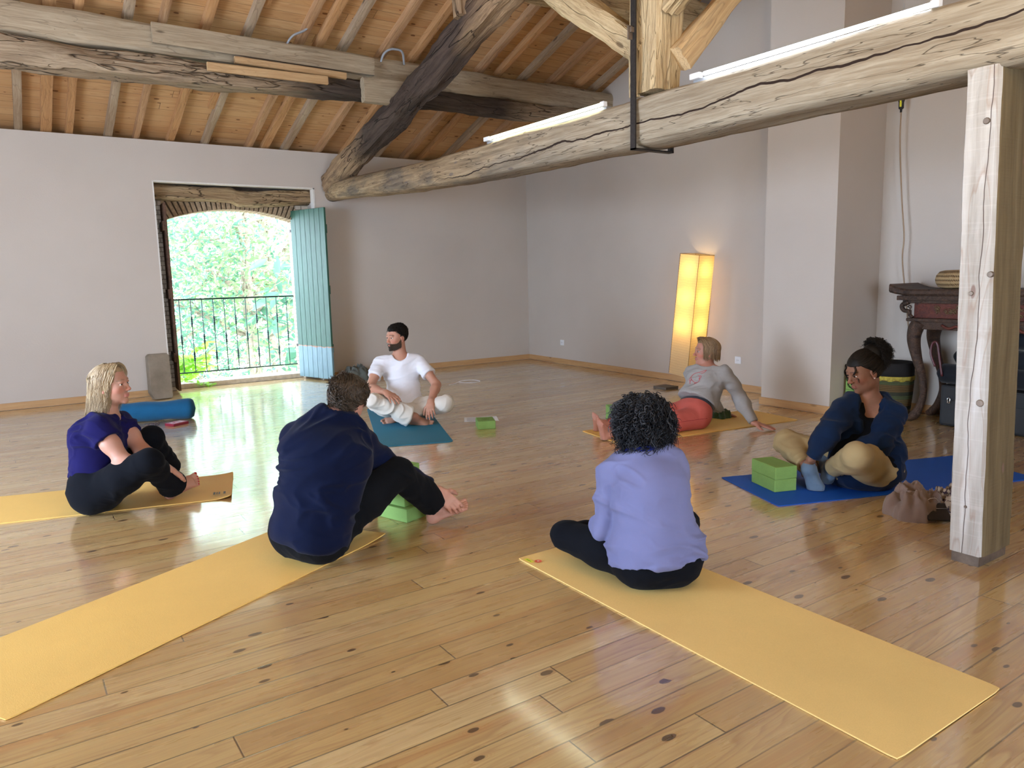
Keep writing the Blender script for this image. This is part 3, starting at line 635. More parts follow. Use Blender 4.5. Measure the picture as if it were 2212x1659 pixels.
ironp = plain('green_black_iron', (0.025, 0.06, 0.05), 0.35, 0.5, 30, 0.2)
box('top_rail', -0.88, 0.84, -0.012, 0.012, 1.105, 1.125, ironp, rl, 0.003); box('bottom_rail', -0.88, 0.84, -0.012, 0.012, 0.165, 0.180, ironp, rl, 0.003)
nbal = 12
for i in range(nbal):
    x = -0.83+i*0.1375; prof = [(0.006, 0.17), (0.006, 1.11)]
    kn = [0.83, 0.38] if i % 2 == 0 else [0.60]
    pts = [(0.006, 0.17)]
    for z in sorted(kn):
        pts += [(0.006, z-0.062), (0.013, z-0.06), (0.010, z-0.045), (0.017, z-0.030), (0.010, z-0.014), (0.015, z), (0.010, z+0.014), (0.017, z+0.030), (0.010, z+0.045), (0.013, z+0.06), (0.006, z+0.062)]
    pts += [(0.006, 1.11)]
    v, f = lathe(pts, 8, Matrix.Translation((x, 0, 0))); mesh_obj('baluster', v, f, ironp, rl, True)
# stone leaning block by the door
blk = NT('rough_block'); c = blk.coord(); f_ = blk.noise(c, 60, 4, 0.7); g_ = blk.noise(c, 5, 4, 0.6)
blk.set(blk.ramp(g_, [(0.3, (0.20, 0.165, 0.125)), (0.7, (0.30, 0.255, 0.20))]), 0.95, spec=0.1); blk.bump(f_, 0.6, 0.006)
bm = bmesh.new(); prof = [(-0.085, 0), (0.105, 0), (0.112, 0.03), (0.112, 0.50), (0.09, 0.525), (-0.09, 0.525), (-0.115, 0.50), (-0.125, 0.08)]
vs = [[bm.verts.new((x, y, z)) for x, z in prof] for y in (-0.075, 0.075)]
bm.faces.new(vs[0]); bm.faces.new(vs[1][::-1])
for i in range(8): bm.faces.new((vs[0][i], vs[1][i], vs[1][(i+1) % 8], vs[0][(i+1) % 8]))
bmesh.ops.recalc_face_normals(bm, faces=bm.faces); bevel(bm, 0.012, 3)
o = from_bm('stone_block', bm, blk.m); o.location = (1.45, 9.40, 0.0); o.rotation_euler = (math.radians(-4), 0, 0.06)
tag(o, 'rough grey-brown block standing on end against the wall left of the doorway', 'block')

# ---- garden
bark = timber('tree_bark', (0.30, 0.24, 0.17), (0.14, 0.10, 0.07), (0.42, 0.36, 0.27), seed=95, crack=0.8, bump=1.0)
def leafmat(name, col, col2, tr):
    m = NT(name); at = m.n.new('ShaderNodeAttribute'); at.attribute_name = 'rnd'
    k = m.mix(at.outputs['Fac'], col, col2); m.set(k, 0.45, spec=0.4)
    t = m.n.new('ShaderNodeBsdfTranslucent'); m.link(m.mix(0.5, k, tr), t.inputs[0]); ms = m.n.new('ShaderNodeMixShader'); ms.inputs[0].default_value = 0.5
    m.link(m.b.outputs[0], ms.inputs[1]); m.link(t.outputs[0], ms.inputs[2]); m.link(ms.outputs[0], m.out.inputs[0]); return m.m
leaf_a = leafmat('leaf_blue_green', (0.035, 0.11, 0.075), (0.12, 0.25, 0.17), (0.20, 0.45, 0.26))
leaf_b = leafmat('leaf_yellow_green', (0.09, 0.20, 0.07), (0.30, 0.42, 0.20), (0.40, 0.60, 0.25))
leaf_c = leafmat('leaf_vine', (0.20, 0.50, 0.04), (0.36, 0.66, 0.08), (0.50, 0.85, 0.08))
def leaves(name, centers, length, width, mat, parent, seed=0, droop=0.3, palm=0):
    r = np.random.RandomState(seed); C_ = np.array(centers); n = len(C_)
    if palm:                                               # leaflets fanning from one point
        C_ = np.repeat(C_, palm, 0); n = len(C_)
    d = r.randn(n, 3); d[:, 2] = d[:, 2]*0.5-droop; d /= np.linalg.norm(d, axis=1)[:, None]
    if palm:
        az = np.tile(np.linspace(0, 2*PI, palm, endpoint=False), n//palm)+np.repeat(r.rand(n//palm)*6, palm)
        d = np.stack([np.cos(az), np.sin(az)*0.5, 0.25*np.sin(az*1.3)-0.35], 1); d /= np.linalg.norm(d, axis=1)[:, None]
    s = np.cross(d, r.randn(n, 3)*0.35+np.array([0, -0.6, 0.8])); s /= np.linalg.norm(s, axis=1)[:, None]
    L = length*(0.6+0.8*r.rand(n))[:, None]; Wd = width*(0.6+0.8*r.rand(n))[:, None]; nn = np.cross(s, d)
    P = [C_, C_+d*L*0.35+s*Wd*0.5-nn*Wd*0.12, C_+d*L*0.35, C_+d*L*0.35-s*Wd*0.5-nn*Wd*0.12, C_+d*L*0.72+s*Wd*0.38-nn*Wd*0.1, C_+d*L*0.72, C_+d*L*0.72-s*Wd*0.38-nn*Wd*0.1, C_+d*L-np.array([0, 0, 1])*L*0.08]
    V = np.stack(P, 1).reshape(-1, 3)
    fq = np.array([[0, 1, 2, 2], [0, 2, 3, 3], [1, 4, 5, 2], [2, 5, 6, 3], [4, 7, 5, 5], [5, 7, 6, 6]])
    faces = []
    for b in range(n):
        o = b*8; faces += [(o, o+1, o+2), (o, o+2, o+3), (o+1, o+4, o+5, o+2), (o+2, o+5, o+6, o+3), (o+4, o+7, o+5), (o+5, o+7, o+6)]
    ob = mesh_obj(name, V, faces, mat, parent, True)
    a = ob.data.attributes.new('rnd', 'FLOAT', 'POINT'); a.data.foreach_set('value', np.repeat(r.rand(n), 8).astype(np.float32))
    return ob
def tree(name, label, loc, h, r0, crown, nleaf, ll, lw, lm, seed, branches=9, spread=1.6, lean=0.1, palm=0, start=0.25):
    R = random.Random(seed); e = empty(name, loc, 0, label, 'tree' if 'tree' in name else 'shrub')
    tr = spline([(0, 0, 0), (lean*0.3, 0.05, h*0.3), (lean*0.8-0.1, -0.05, h*0.6), (lean, 0, h)], 8)
    v, f = tube_mesh([(p.z, p.x, p.y) for p in tr], [r0*(1-0.6*i/len(tr)) for i in range(len(tr))], 12)
    o = mesh_obj('trunk', v, f, bark, e, True); o.matrix_local = Matrix(((0, 1, 0, 0), (0, 0, 1, 0), (1, 0, 0, 0), (0, 0, 0, 1)))
    tips = []
    parts = []
    for b in range(branches):
        t = start+(1-start)*b/branches; p = tr[int(t*(len(tr)-1))]; az = b*2.4+R.random(); l = spread*(0.6+0.6*R.random())
        q1 = p+Vector((math.cos(az)*l*0.5, math.sin(az)*l*0.5, l*0.30)); q2 = q1+Vector((math.cos(az+0.3)*l*0.5, math.sin(az+0.3)*l*0.5, l*0.25*R.random()))
        pts = spline([p, q1, q2], 6); parts.append(tube_mesh(pts, [r0*0.35*(1-0.8*i/len(pts)) for i in range(len(pts))], 6)); 
        tips += pts[4:]
        for _ in range(3):
            a2 = az+R.uniform(-1.2, 1.2); s = pts[R.randint(4, len(pts)-1)]; q = s+Vector((math.cos(a2)*l*0.35, math.sin(a2)*l*0.35, R.uniform(-0.2, 0.4)*l)); pp = spline([s, (s+q)/2+Vector((0, 0, 0.05)), q], 4)
            parts.append(tube_mesh(pp, [0.012*(1-0.7*i/len(pp)) for i in range(len(pp))], 5)); tips += pp[1:]
    v, f = merge(parts); mesh_obj('branches', v, f, bark, e, True)
    cs = []
    for i in range(nleaf):
        t = R.choice(tips); cs.append((t.x+R.gauss(0, crown), t.y+R.gauss(0, crown), t.z+R.gauss(0, crown*0.8)))
    leaves('foliage', cs, ll, lw, lm, e, seed, palm=palm)
    return e
gnd = plain('garden_soil', (0.45, 0.42, 0.34), 0.95, 0, 3, 0.25, 0.5, 0.02)
struct(box('ground', -14, 22, 10.33, 34, -2.6, -2.5, gnd))
tree('garden_tree', 'tall tree with a pale straight trunk behind the railing centre', (3.75, 14.0, -2.5), 6.8, 0.15, 0.42, 5200, 0.135, 0.045, leaf_b, 3, branches=14, spread=1.9, start=0.45)
tree('garden_tree', 'blue-green feathery tree behind the left half of the railing', (2.3, 13.6, -2.5), 5.6, 0.07, 0.36, 4600, 0.12, 0.034, leaf_a, 5, branches=14, spread=1.5, start=0.3)
tree('garden_tree', 'large bright tree further back filling the doorway', (5.2, 17.5, -2.5), 8.5, 0.2, 0.7, 9000, 0.19, 0.066, leaf_b, 8, branches=16, spread=3.2, start=0.25)
tree('large_leaved_shrub', 'broad-leaved shrub with several stems behind the right half of the railing', (4.45, 13.4, -2.5), 4.1, 0.045, 0.26, 420, 0.34, 0.11, leaf_a, 11, branches=9, spread=1.0, start=0.35)
tree('garden_tree', 'dark tree at the left back of the garden', (1.9, 17.0, -2.5), 8.0, 0.2, 0.75, 6500, 0.19, 0.062, leaf_a, 13, branches=14, spread=3.0, start=0.2)
tree('bushy_shrub', 'low bushy shrub below the railing', (3.0, 12.6, -2.5), 2.7, 0.04, 0.35, 1500, 0.12, 0.045, leaf_b, 17, branches=9, spread=1.0, start=0.3)
# vine creeping over the sill at the left
ve = empty('creeper_vine', (1.86, 10.42, 0.0)); tag(ve, 'bright green creeper with five-part leaves climbing in at the left foot of the railing', 'vine')
sts = []; lc = []
R_ = random.Random(5)
for i in range(11):
    p = [Vector((0, 0.15, -0.4)), Vector((R_.uniform(-0.05, 0.2), R_.uniform(0.02, 0.2), 0.1+R_.uniform(0, 0.25))), Vector((R_.uniform(0.0, 0.5), R_.uniform(0.0, 0.3), R_.uniform(0.15, 0.62)))]
    q = spline(p, 6); sts.append(tube_mesh(q, 0.003, 5)); lc += [tuple(a) for a in q[5::2]]
q = spline([(-0.05, 0.05, 0.08), (0.03, -0.18, 0.075), (0.15, -0.36, 0.05), (0.30, -0.40, 0.03)], 6); sts.append(tube_mesh(q, 0.003, 5)); 
v, f = merge(sts); mesh_obj('stem', v, f, plain('vine_stem', (0.25, 0.30, 0.10), 0.6), ve, True)
leaves('foliage', lc+lc[::2], 0.10, 0.045, leaf_c, ve, 4, palm=5)
leaves('trailing_leaves', [tuple(a) for a in q[2:]]*2, 0.055, 0.04, leaf_c, ve, 9, droop=-0.1)

# ================================================================ mats
def foam(name, col, var=0.05):
    m = NT(name); c = m.coord(); f = m.noise(c, 260, 3, 0.6); g = m.noise(c, 2.5, 4, 0.6)
    a = tuple(x*(1-var) for x in col); b = tuple(min(1, x*(1+var)) for x in col)
    m.set(m.mix(0.3, m.ramp(g, [(0.3, a), (0.7, b)]), m.ramp(f, [(0.35, tuple(x*0.85 for x in col)), (0.65, b)])), 0.62, spec=0.35); m.bump(f, 0.35, 0.0015); return m.m
yel = foam('yellow_mat_foam', (0.84, 0.60, 0.22)); yel2 = foam('golden_mat_foam', (0.80, 0.52, 0.15)); tealm = foam('teal_mat_rubber', (0.02, 0.20, 0.34)); bluem = foam('royal_blue_mat_foam', (0.005, 0.09, 0.50))
def mat_obj(name, p0, p1, width, side, mat, label, th=0.005, r=0.006, lift=None):
    p0 = Vector((*p0, 0)); p1 = Vector((*p1, 0)); d = (p1-p0); L = d.length; d.normalize(); n = Vector((-d.y, d.x, 0))*side
    nx, ny = 60, 16; V = []; F = []
    def z(u, v):
        zz = 0.0012+0.0012*mnoise.noise(Vector((u*1.4, v*2, seed_)))
        if lift:
            for (uu, vv, rad, hh) in lift:
                q = math.hypot(u-uu, v-vv)
                if q < rad: zz += hh*(1-q/rad)**2
        return max(0.0006, zz)
    seed_ = p0.x*3
    for k in (0, 1):
        for i in range(nx+1):
            for j in range(ny+1):
                u, v = i/nx*L, j/ny*width
                # rounded corners
                for cu in (0, L):
                    for cv in (0, width):
                        pass
                uu, vv = u, v
                if (i in (0, nx)) and (j in (0, ny)):
                    uu += (r*0.6 if i == 0 else -r*0.6); vv += (r*0.6 if j == 0 else -r*0.6)
                P = p0+d*uu+n*vv; V.append((P.x, P.y, z(u, v)+(th if k else 0)))
    K = (nx+1)*(ny+1); idx = lambda k, i, j: k*K+i*(ny+1)+j
    for i in range(nx):
        for j in range(ny):
            F.append((idx(1, i, j), idx(1, i+1, j), idx(1, i+1, j+1), idx(1, i, j+1))); F.append((idx(0, i, j), idx(0, i, j+1), idx(0, i+1, j+1), idx(0, i+1, j)))
    for i in range(nx): F.append((idx(0, i, 0), idx(0, i+1, 0), idx(1, i+1, 0), idx(1, i, 0))); F.append((idx(0, i+1, ny), idx(0, i, ny), idx(1, i, ny), idx(1, i+1, ny)))
    for j in range(ny): F.append((idx(0, 0, j+1), idx(0, 0, j), idx(1, 0, j), idx(1, 0, j+1))); F.append((idx(0, nx, j), idx(0, nx, j+1), idx(1, nx, j+1), idx(1, nx, j)))
    if side < 0: F = [f[::-1] for f in F]
    return tag(mesh_obj(name, V, F, mat, None), label, 'mat')
mR = mat_obj('yoga_mat', (1.906, 2.79), (1.892, 0.962), 0.60, 1, yel, 'yellow yoga mat stretching from the woman in lavender to the front right corner')
mL = mat_obj('yoga_mat', (-0.114, 2.661), (1.545, 3.471), 0.605, 1, yel2, 'golden yellow yoga mat at the left under the man in navy', lift=[(1.84, 0.0, 0.22, 0.012)])
mB = mat_obj('yoga_mat', (1.066, 4.690), (-0.70, 5.169), 0.63, -1, yel2, 'golden yoga mat under the blonde woman at left', lift=[(0, 0, 0.12, 0.02), (0, 0.63, 0.15, 0.012)])
mT = mat_obj('yoga_mat', (2.372, 5.397), (3.010, 7.10), 0.60, -1, tealm, 'teal blue yoga mat under the bearded man in white', r=0.02)
mK = mat_obj('yoga_mat', (3.525, 2.538), (5.235, 1.900), 0.635, 1, bluem, 'royal blue yoga mat under the woman in the navy cardigan')
mD = mat_obj('yoga_mat', (3.905, 4.243), (5.755, 3.966), 0.60, 1, yel2, 'golden yoga mat under the woman in red leggings')
# little printed marks on the mats
def patch(name, parent, pts, z, mat):
    return mesh_obj(name, [(x, y, z) for x, y in pts], [tuple(range(len(pts)))], mat, parent)
pr1 = plain('label_red', (0.75, 0.12, 0.06), 0.5); pr2 = plain('label_yellow', (0.80, 0.80, 0.05), 0.5); pr3 = plain('ink_dark', (0.08, 0.06, 0.05), 0.6)
cx_, cy_ = 1.955, 2.695
patch('round_label', mR, [(cx_+0.017*math.cos(a*PI/8), cy_+0.017*math.sin(a*PI/8)) for a in range(16)], 0.0092, pr1)
patch('label_ring', mR, [(cx_+0.006*math.cos(a*PI/4), cy_+0.006*math.sin(a*PI/4)) for a in range(8)], 0.0096, plain('label_white', (0.85, 0.7, 0.65), .5))
patch('label_strip', mR, [(1.914, 2.70), (1.936, 2.70), (1.936, 2.755), (1.914, 2.755)], 0.0092, pr2)
patch('label_text', mR, [(1.922, 2.71), (1.927, 2.71), (1.927, 2.745), (1.922, 2.745)], 0.0095, plain('ink_green', (0.12, 0.30, 0.05), .6))
for i, (a, b) in enumerate(((0, .008), (.020, .026), (.029, .034), (.037, .045))):
    dd = Vector((-0.965, 0.262, 0)); nn = Vector((0.262, 0.965, 0)); o_ = Vector((1.066, 4.69, 0))
    P = [o_+dd*(0.035+u)+nn*v for u, v in ((0.0+a*1.6, .06), (b*1.6, .06), (b*1.6, .115), (a*1.6, .115))]
    patch('printed_mark', mB, [(p.x, p.y) for p in P], 0.0215 - 0.0, pr3)

# ================================================================ bricks
gm = {}
def green(name, col):
    m = NT(name); c = m.coord(); f = m.noise(c, 300, 3, 0.6); g = m.noise(c, 12, 3, 0.6)
    m.set(m.mix(0.4, m.ramp(g, [(0.3, tuple(x*0.9 for x in col)), (0.7, tuple(x*1.08 for x in col))]), m.ramp(f, [(0.3, tuple(x*0.8 for x in col)), (0.7, tuple(x*1.12 for x in col))])), 0.85, spec=0.25); m.bump(f, 0.3, 0.0015); return m.m
gmat = green('green_foam_block', (0.205, 0.36, 0.10)); gdark = green('pressed_emblem', (0.14, 0.27, 0.06))
def yblock(loc, rz, label, group=None, upright=False, emblem=False, size=(0.22, 0.12, 0.072), z=0.0):
    L, Wd, H = size
    bm = bmesh.new()
    if upright: box_bm(bm, -Wd/2, Wd/2, -H/2, H/2, 0, L)
    else: box_bm(bm, -L/2, L/2, -Wd/2, Wd/2, 0, H)
    bmesh.ops.recalc_face_normals(bm, faces=bm.faces); bevel(bm, 0.006, 3)
    o = from_bm('yoga_block', bm, gmat); o.location = (*loc, z); o.rotation_euler = (0, 0, rz); tag(o, label, 'yoga block', group)
    if emblem:
        v, f = lathe([(0.0, 0.0006), (0.034, 0.0006), (0.035, 0.0)], 28, Matrix.Translation((0, 0, H))); mesh_obj('emblem', v, f, gdark, o)
        v, f = lathe([(0.020, 0.0012), (0.024, 0.0012), (0.024, 0.0), (0.020, 0.0)], 24, Matrix.Translation((0, 0, H))); mesh_obj('emblem_ring', v, f, gmat, o)
    return o
def corner_block(c0, c1, c2, **kw):
    """c0 near corner, c1/c2 the neighbouring floor corners (directions only)"""
    pass
# one in front of the bearded man's papers
yblock((3.46, 5.53), math.atan2(5.391-5.455, 3.487-3.35)+0.0, 'single green yoga block standing on the paper sheet', emblem=True, size=(0.155, 0.20, 0.073))
yblock((1.757, 3.725), math.atan2(3.626-3.574, 1.834-1.686), 'flat green yoga block under the knee of the man in navy', 'blocks beside the man in navy', size=(0.155, 0.235, 0.076))
yblock((1.77, 3.725), math.atan2(3.626-3.574, 1.834-1.686), 'upright green yoga block standing on the flat one by the navy man', 'blocks beside the man in navy', upright=True, size=(0.225, 0.13, 0.15), z=0.0765)
ad = math.atan2(2.666-2.717, 3.862-3.721)
for i in range(2):
    yblock((3.835, 2.80), ad+0.02*i, ['lower green yoga block on the royal blue mat', 'upper green yoga block stacked on another on the royal blue mat'][i], 'blocks on the royal blue mat', size=(0.15, 0.25, 0.076), z=0.0075+0.0765*i)
for i in range(2):
    yblock((4.475, 4.92), -0.50, ['lower green yoga block behind the curly-haired woman', 'upper green yoga block with an oval emblem behind the curly-haired woman'][i], 'blocks by the woman in red leggings', emblem=i == 1, size=(0.16, 0.24, 0.075), z=0.0755*i)
for i in range(6):
    yblock((6.47, 3.80), 0.03*(i % 2)-0.01, '%s green yoga block from the floor in the stack behind the pilaster' % ORD[i] if i < 5 else 'topmost green yoga block of the stack behind the pilaster', 'stack of blocks behind the pilaster', size=(0.22, 0.2, 0.0745), z=0.075*i)

# ================================================================ small things on the floor
# bolster
bol = fabric('bolster_cotton', (0.008, 0.085, 0.19), sheen=0.1, weave=500, bump=0.2)
def bolster():
    a = Vector((1.50, 7.79, 0.095)); b = Vector((0.72, 8.07, 0.095)); n = 40; V = []; F = []; K = 28
    prof = []
    for i in range(n+1):
        t = i/n; e = min(t, 1-t)*(b-a).length; r = 0.093*math.sqrt(max(0, 1-max(0, (0.05-e)/0.05)**2)) if e < 0.05 else 0.093+0.004*math.sin(t*14)
        prof.append((max(r, 0.001), t))
    x = (b-a).normalized(); y = Vector((-x.y, x.x, 0)); z = Vector((0, 0, 1))
    for r, t in prof:
        for k in range(K):
            an = 2*PI*k/K; q = 1+0.03*mnoise.noise(Vector((t*6, math.cos(an)*2, math.sin(an)*2)))
            p = a+(b-a)*t+y*math.cos(an)*r*q*1.05+z*math.sin(an)*r*q; p.z = max(p.z, 0.001) + (0.012*math.exp(-((t-.02)/.2)**2) if math.sin(an) > 0 else 0); V.append(p)
    for i in range(n):
        for k in range(K): F.append((i*K+k, (i+1)*K+k, (i+1)*K+(k+1) % K, i*K+(k+1) % K))
    F.append(tuple(range(K))); F.append(tuple(n*K+k for k in range(K))[::-1])
    return mesh_obj('bolster', V, F, bol, None, True)
tag(bolster(), 'long round blue bolster lying on the floor behind the blonde woman', 'bolster')
# card box: maroon with a pale printed lid
dk = empty('card_box', (1.275, 7.545, 0.0), math.atan2(7.479-7.391, 1.327-1.166)); tag(dk, 'small maroon box with a pink and white lid in front of the bolster', 'box')
box('box_body', -0.085, 0.085, -0.06, 0.06, 0.0, 0.024, plain('maroon_card', (0.22, 0.015, 0.035), 0.4), dk, 0.003)
box('lid_print', -0.080, 0.080, -0.055, 0.055, 0.0242, 0.0250, plain('pink_card', (0.55, 0.22, 0.30), 0.4, 0, 30, 0.3), dk)
for i, (x, y, w, h) in enumerate(((-.05, .01, .02, .035), (-.005, -.01, .012, .045), (.045, .0, .035, .07))): box('lid_mark', x-w/2, x+w/2, y-h/2, y+h/2, 0.0251, 0.0256, plain('card_white', (0.85, 0.84, 0.86), 0.4), dk)
gl = empty('eyeglasses', (1.085, 7.585, 0.0), 0.6); tag(gl, 'dark folded eyeglasses lying beside the maroon box', 'glasses'); gmt = plain('glasses_brown', (0.06, 0.02, 0.02), 0.3)
for s in (-1, 1):
    v, f = tube_mesh([(s*0.036+0.026*math.cos(a*PI/8), 0, 0.022+0.018*math.sin(a*PI/8)) for a in range(16)], 0.0022, 6, True); mesh_obj('rim', v, f, gmt, gl, True)
    v, f = tube_mesh(spline([(s*0.062, 0, 0.026), (s*0.060, 0.05, 0.010), (s*0.03, 0.12, 0.004)], 5), 0.0022, 6); mesh_obj('temple', v, f, gmt, gl, True)
v, f = tube_mesh([(-0.012, 0, 0.026), (0, -0.002, 0.030), (0.012, 0, 0.026)], 0.002, 6); mesh_obj('bridge', v, f, gmt, gl, True)
# papers
pe = mesh_obj('paper_sheet', [(3.430, 5.849, .0012), (3.711, 5.694, .0012), (3.815, 5.895, .0016), (3.545, 6.045, .0016)], [(0, 1, 2, 3)], plain('paper_white', (0.80, 0.83, 0.88), 0.7, 0, 8, 0.01))
tag(pe, 'white printed paper sheet lying under the single green block', 'paper')
inkp = plain('print_grey', (0.42, 0.46, 0.55), 0.8)
U = Vector((3.711-3.430, 5.694-5.849, 0)); Vv = Vector((3.545-3.430, 6.045-5.849, 0))
V = []; F = []
for blk_ in ((0.08, 0.42), (0.56, 0.92)):
    for r_ in range(9):
        u0, u1 = blk_[0], blk_[1]-0.05*random.random(); v0 = 0.12+r_*0.085; P = [Vector((3.43, 5.849, .0019))+U*u+Vv*v for u, v in ((u0, v0), (u1, v0), (u1, v0+.03), (u0, v0+.03))]
        o = len(V); V += P; F.append((o, o+1, o+2, o+3))
mesh_obj('printed_lines', V, F, inkp, pe)
# crumpled cloths: lumpy draped heaps
def heap(name, loc, rx, ry, h, mat, label, cat, seed, rz=0, folds=1.0, res=72):
    V = []; F = []; n = res; m_ = 2*res//3
    for i in range(m_+1):
        t = i/m_; ph = t*PI/2
        for k in range(n):
            a = 2*PI*k/n; x, y = math.cos(a)*math.sin(ph), math.sin(a)*math.sin(ph)
            w = Vector((x*1.6+seed, y*1.6, 0.3)); f1 = mnoise.noise(w*1.3); rid = 1-abs(mnoise.noise(Vector((x*2.6+seed+f1, y*2.6-f1, 1.7))))*2
            rid2 = 1-abs(mnoise.noise(Vector((x*5+seed*2+f1*2, y*5, 4.7+t))))*2
            rr = 1+0.22*f1+0.10*rid*folds*t; z = h*math.cos(ph)*(0.72+0.35*f1)+h*0.20*rid*folds*math.sin(ph*2)*0.8+h*0.10*rid2*folds*math.sin(ph*2)+h*0.16*rid*folds*(1-t)
            V.append((x*rx*rr, y*ry*rr, max(0.002, z) if i < m_ else 0.0))
    for i in range(m_):
        for k in range(n): F.append((i*n+k, (i+1)*n+k, (i+1)*n+(k+1) % n, i*n+(k+1) % n))
    o = mesh_obj(name, V, F, mat, None, True); o.location = loc; o.rotation_euler = (0, 0, rz); return tag(o, label, cat)
heap('folded_garment', (3.86, 9.38, 0), 0.17, 0.20, 0.19, fabric('grey_green_cloth', (0.13, 0.15, 0.14)), 'crumpled grey-green garment heaped against the wall beside the green shutter', 'cloth', 3.3, 0.3)
heap('knitted_scarf', (5.35, 4.50, 0.008), 0.12, 0.09, 0.085, fabric('green_knit', (0.05, 0.09, 0.045), weave=200, bump=0.8), 'small dark green knitted heap on the mat behind the woman in red leggings', 'cloth', 9.1, 0.8)
tag(tube('cable_loop', spline([(4.50, 8.02, .004), (4.60, 8.06, .004), (4.70, 8.14, .004), (4.82, 8.22, .006), (4.95, 8.19, .004), (4.97, 8.05, .004), (4.87, 7.97, .005), (4.76, 8.03, .004), (4.70, 8.12, .008)], 8), 0.0028, white_pl), 'thin white cable loop lying on the floor right of the man in white', 'cable')
# bag with a black phone
bagm = fabric('taupe_cloth', (0.24, 0.175, 0.15), weave=600); scarfm = NT('patterned_scarf'); c = scarfm.coord(); w_ = scarfm.noise(c, 38, 2, 0.5, 1.5)
scarfm.set(scarfm.ramp(w_, [(0.40, (0.045, 0.03, 0.05)), (0.5, (0.33, 0.25, 0.18)), (0.6, (0.40, 0.32, 0.24))]), 0.9, spec=0.2)
b_ = heap('cloth_bag', (3.985, 2.015, 0), 0.15, 0.125, 0.155, bagm, 'slouched taupe cloth bag on the floor left of the wooden post', 'bag', 14.2, 0.15, 1.3)
b2_ = heap('rumpled_scarf', (4.135, 1.905, 0), 0.10, 0.09, 0.125, scarfm.m, 'rumpled patterned brown and black scarf between the bag and the wooden post', 'cloth', 21.2, 0.5, 1.8)
ph = empty('phone_wallet', (3.955, 1.882, 0.052)); ph.rotation_euler = (math.radians(38), math.radians(4), -0.60); tag(ph, 'black phone in a shiny case leaning on the front of the taupe bag', 'phone')
box('case', -0.062, 0.062, -0.055, 0.055, -0.008, 0.006, plain('black_gloss', (0.012, 0.012, 0.013), 0.25), ph, 0.004)
v, f = tube_mesh([(-0.06, 0.012, 0.008), (0.06, 0.018, 0.008)], 0.0016, 5); mesh_obj('strap', v, f, plain('chrome', (0.7, 0.7, 0.7), 0.15, 1.0), ph, True)
v, f = tube_mesh(spline([(-0.06, -0.02, 0.012), (-0.045, 0.05, 0.02), (0.0, 0.066, 0.03), (0.03, 0.05, 0.01)], 5), 0.002, 5); mesh_obj('chain', v, f, MAT['chrome'], ph, True)

# ================================================================ paper floor lamp leaning on the end wall
paper = NT('rice_paper'); m = paper; c = m.coord(); sx = m.n.new('ShaderNodeSeparateXYZ'); m.link(c, sx.inputs[0])
wz = m.math('ADD', sx.outputs[2], m.math('MULTIPLY', m.noise(m.mapping(c, (9, 9, 3)), 1.5, 3), 0.03))
rib = m.ramp(m.math('FRACT', m.math('MULTIPLY', wz, 34.0)), [(0.0, 0.72), (0.5, 1.0), (1.0, 0.72)])
fib = m.noise(m.mapping(c, (20, 20, 60)), 1.5, 4, 0.7)
bulbz = m.math('ADD', m.math('POWER', 2.718, m.math('MULTIPLY', m.math('POWER', m.math('MULTIPLY', m.math('SUBTRACT', sx.outputs[2], 1.02), 2.6), 2.0), -1.0)), m.math('MULTIPLY', m.math('POWER', 2.718, m.math('MULTIPLY', m.math('POWER', m.math('MULTIPLY', m.math('SUBTRACT', sx.outputs[2], 0.48), 3.0), 2.0), -1.0)), 0.55))
m.set((0.86, 0.74, 0.48), 0.8, spec=0.1)
tr = m.n.new('ShaderNodeBsdfTranslucent'); m.link(m.mix(m.math('MULTIPLY', rib, m.ramp(fib, [(0.3, 0.75), (0.7, 1.0)])), (0.55, 0.36, 0.12), (0.98, 0.80, 0.42)), tr.inputs[0])
ms = m.n.new('ShaderNodeMixShader'); ms.inputs[0].default_value = 0.6; m.link(m.b.outputs[0], ms.inputs[1]); m.link(tr.outputs[0], ms.inputs[2]); m.link(ms.outputs[0], m.out.inputs[0])
paper = m.m
lamp = empty('floor_lamp', (6.45, 6.10, 0.0)); tag(lamp, 'tall glowing rectangular paper floor lamp leaning against the end wall', 'lamp')
# axis from the foot to the head resting on the wall; square section turned a little
B0 = Vector((6.600, 6.075, 0.13)); T0 = Vector((6.615, 5.925, 1.52)); ax = (T0-B0).normalized(); LL = (T0-B0).length
# section axes
s1 = Vector((1, 0.05, 0)); s1 = (s1-ax*s1.dot(ax)).normalized(); s2 = ax.cross(s1).normalized()
ML = Matrix((s1, s2, ax)).transposed().to_4x4(); ML.translation = B0-lamp.location
HWl = 0.137
def lamp_shade():
    V = []; F = []; n = 110; K = 32
    for i in range(n+1):
        z = i/n*LL; hw = HWl*(1+0.012*math.sin(z*34*2*PI/1.0))
        for k in range(K):
            side, t = divmod(k, K//4); t = t/(K//4)*2-1; corner = [(-1, -1), (1, -1), (1, 1), (-1, 1)]; a = corner[side]; b = corner[(side+1) % 4]
            x = (a[0]*(1-t)+b[0]*(1+t))/2; y = (a[1]*(1-t)+b[1]*(1+t))/2
            puff = 1+0.0*t; q = hw*(1+0.018*mnoise.noise(Vector((x*3, y*3, z*9)))*(1-t*t))
            V.append((x*q, y*q, z))
    for i in range(n):
        for k in range(K): F.append((i*K+k, i*K+(k+1) % K, (i+1)*K+(k+1) % K, (i+1)*K+k))
    o = mesh_obj('lamp_shade', V, F, paper, lamp, True); o.matrix_local = ML; 
    try: o.data.set_sharp_from_angle(angle=math.radians(50))
    except Exception: pass
lamp_shade()
wire_m = plain('lamp_wire_dark', (0.22, 0.13, 0.05), 0.6)
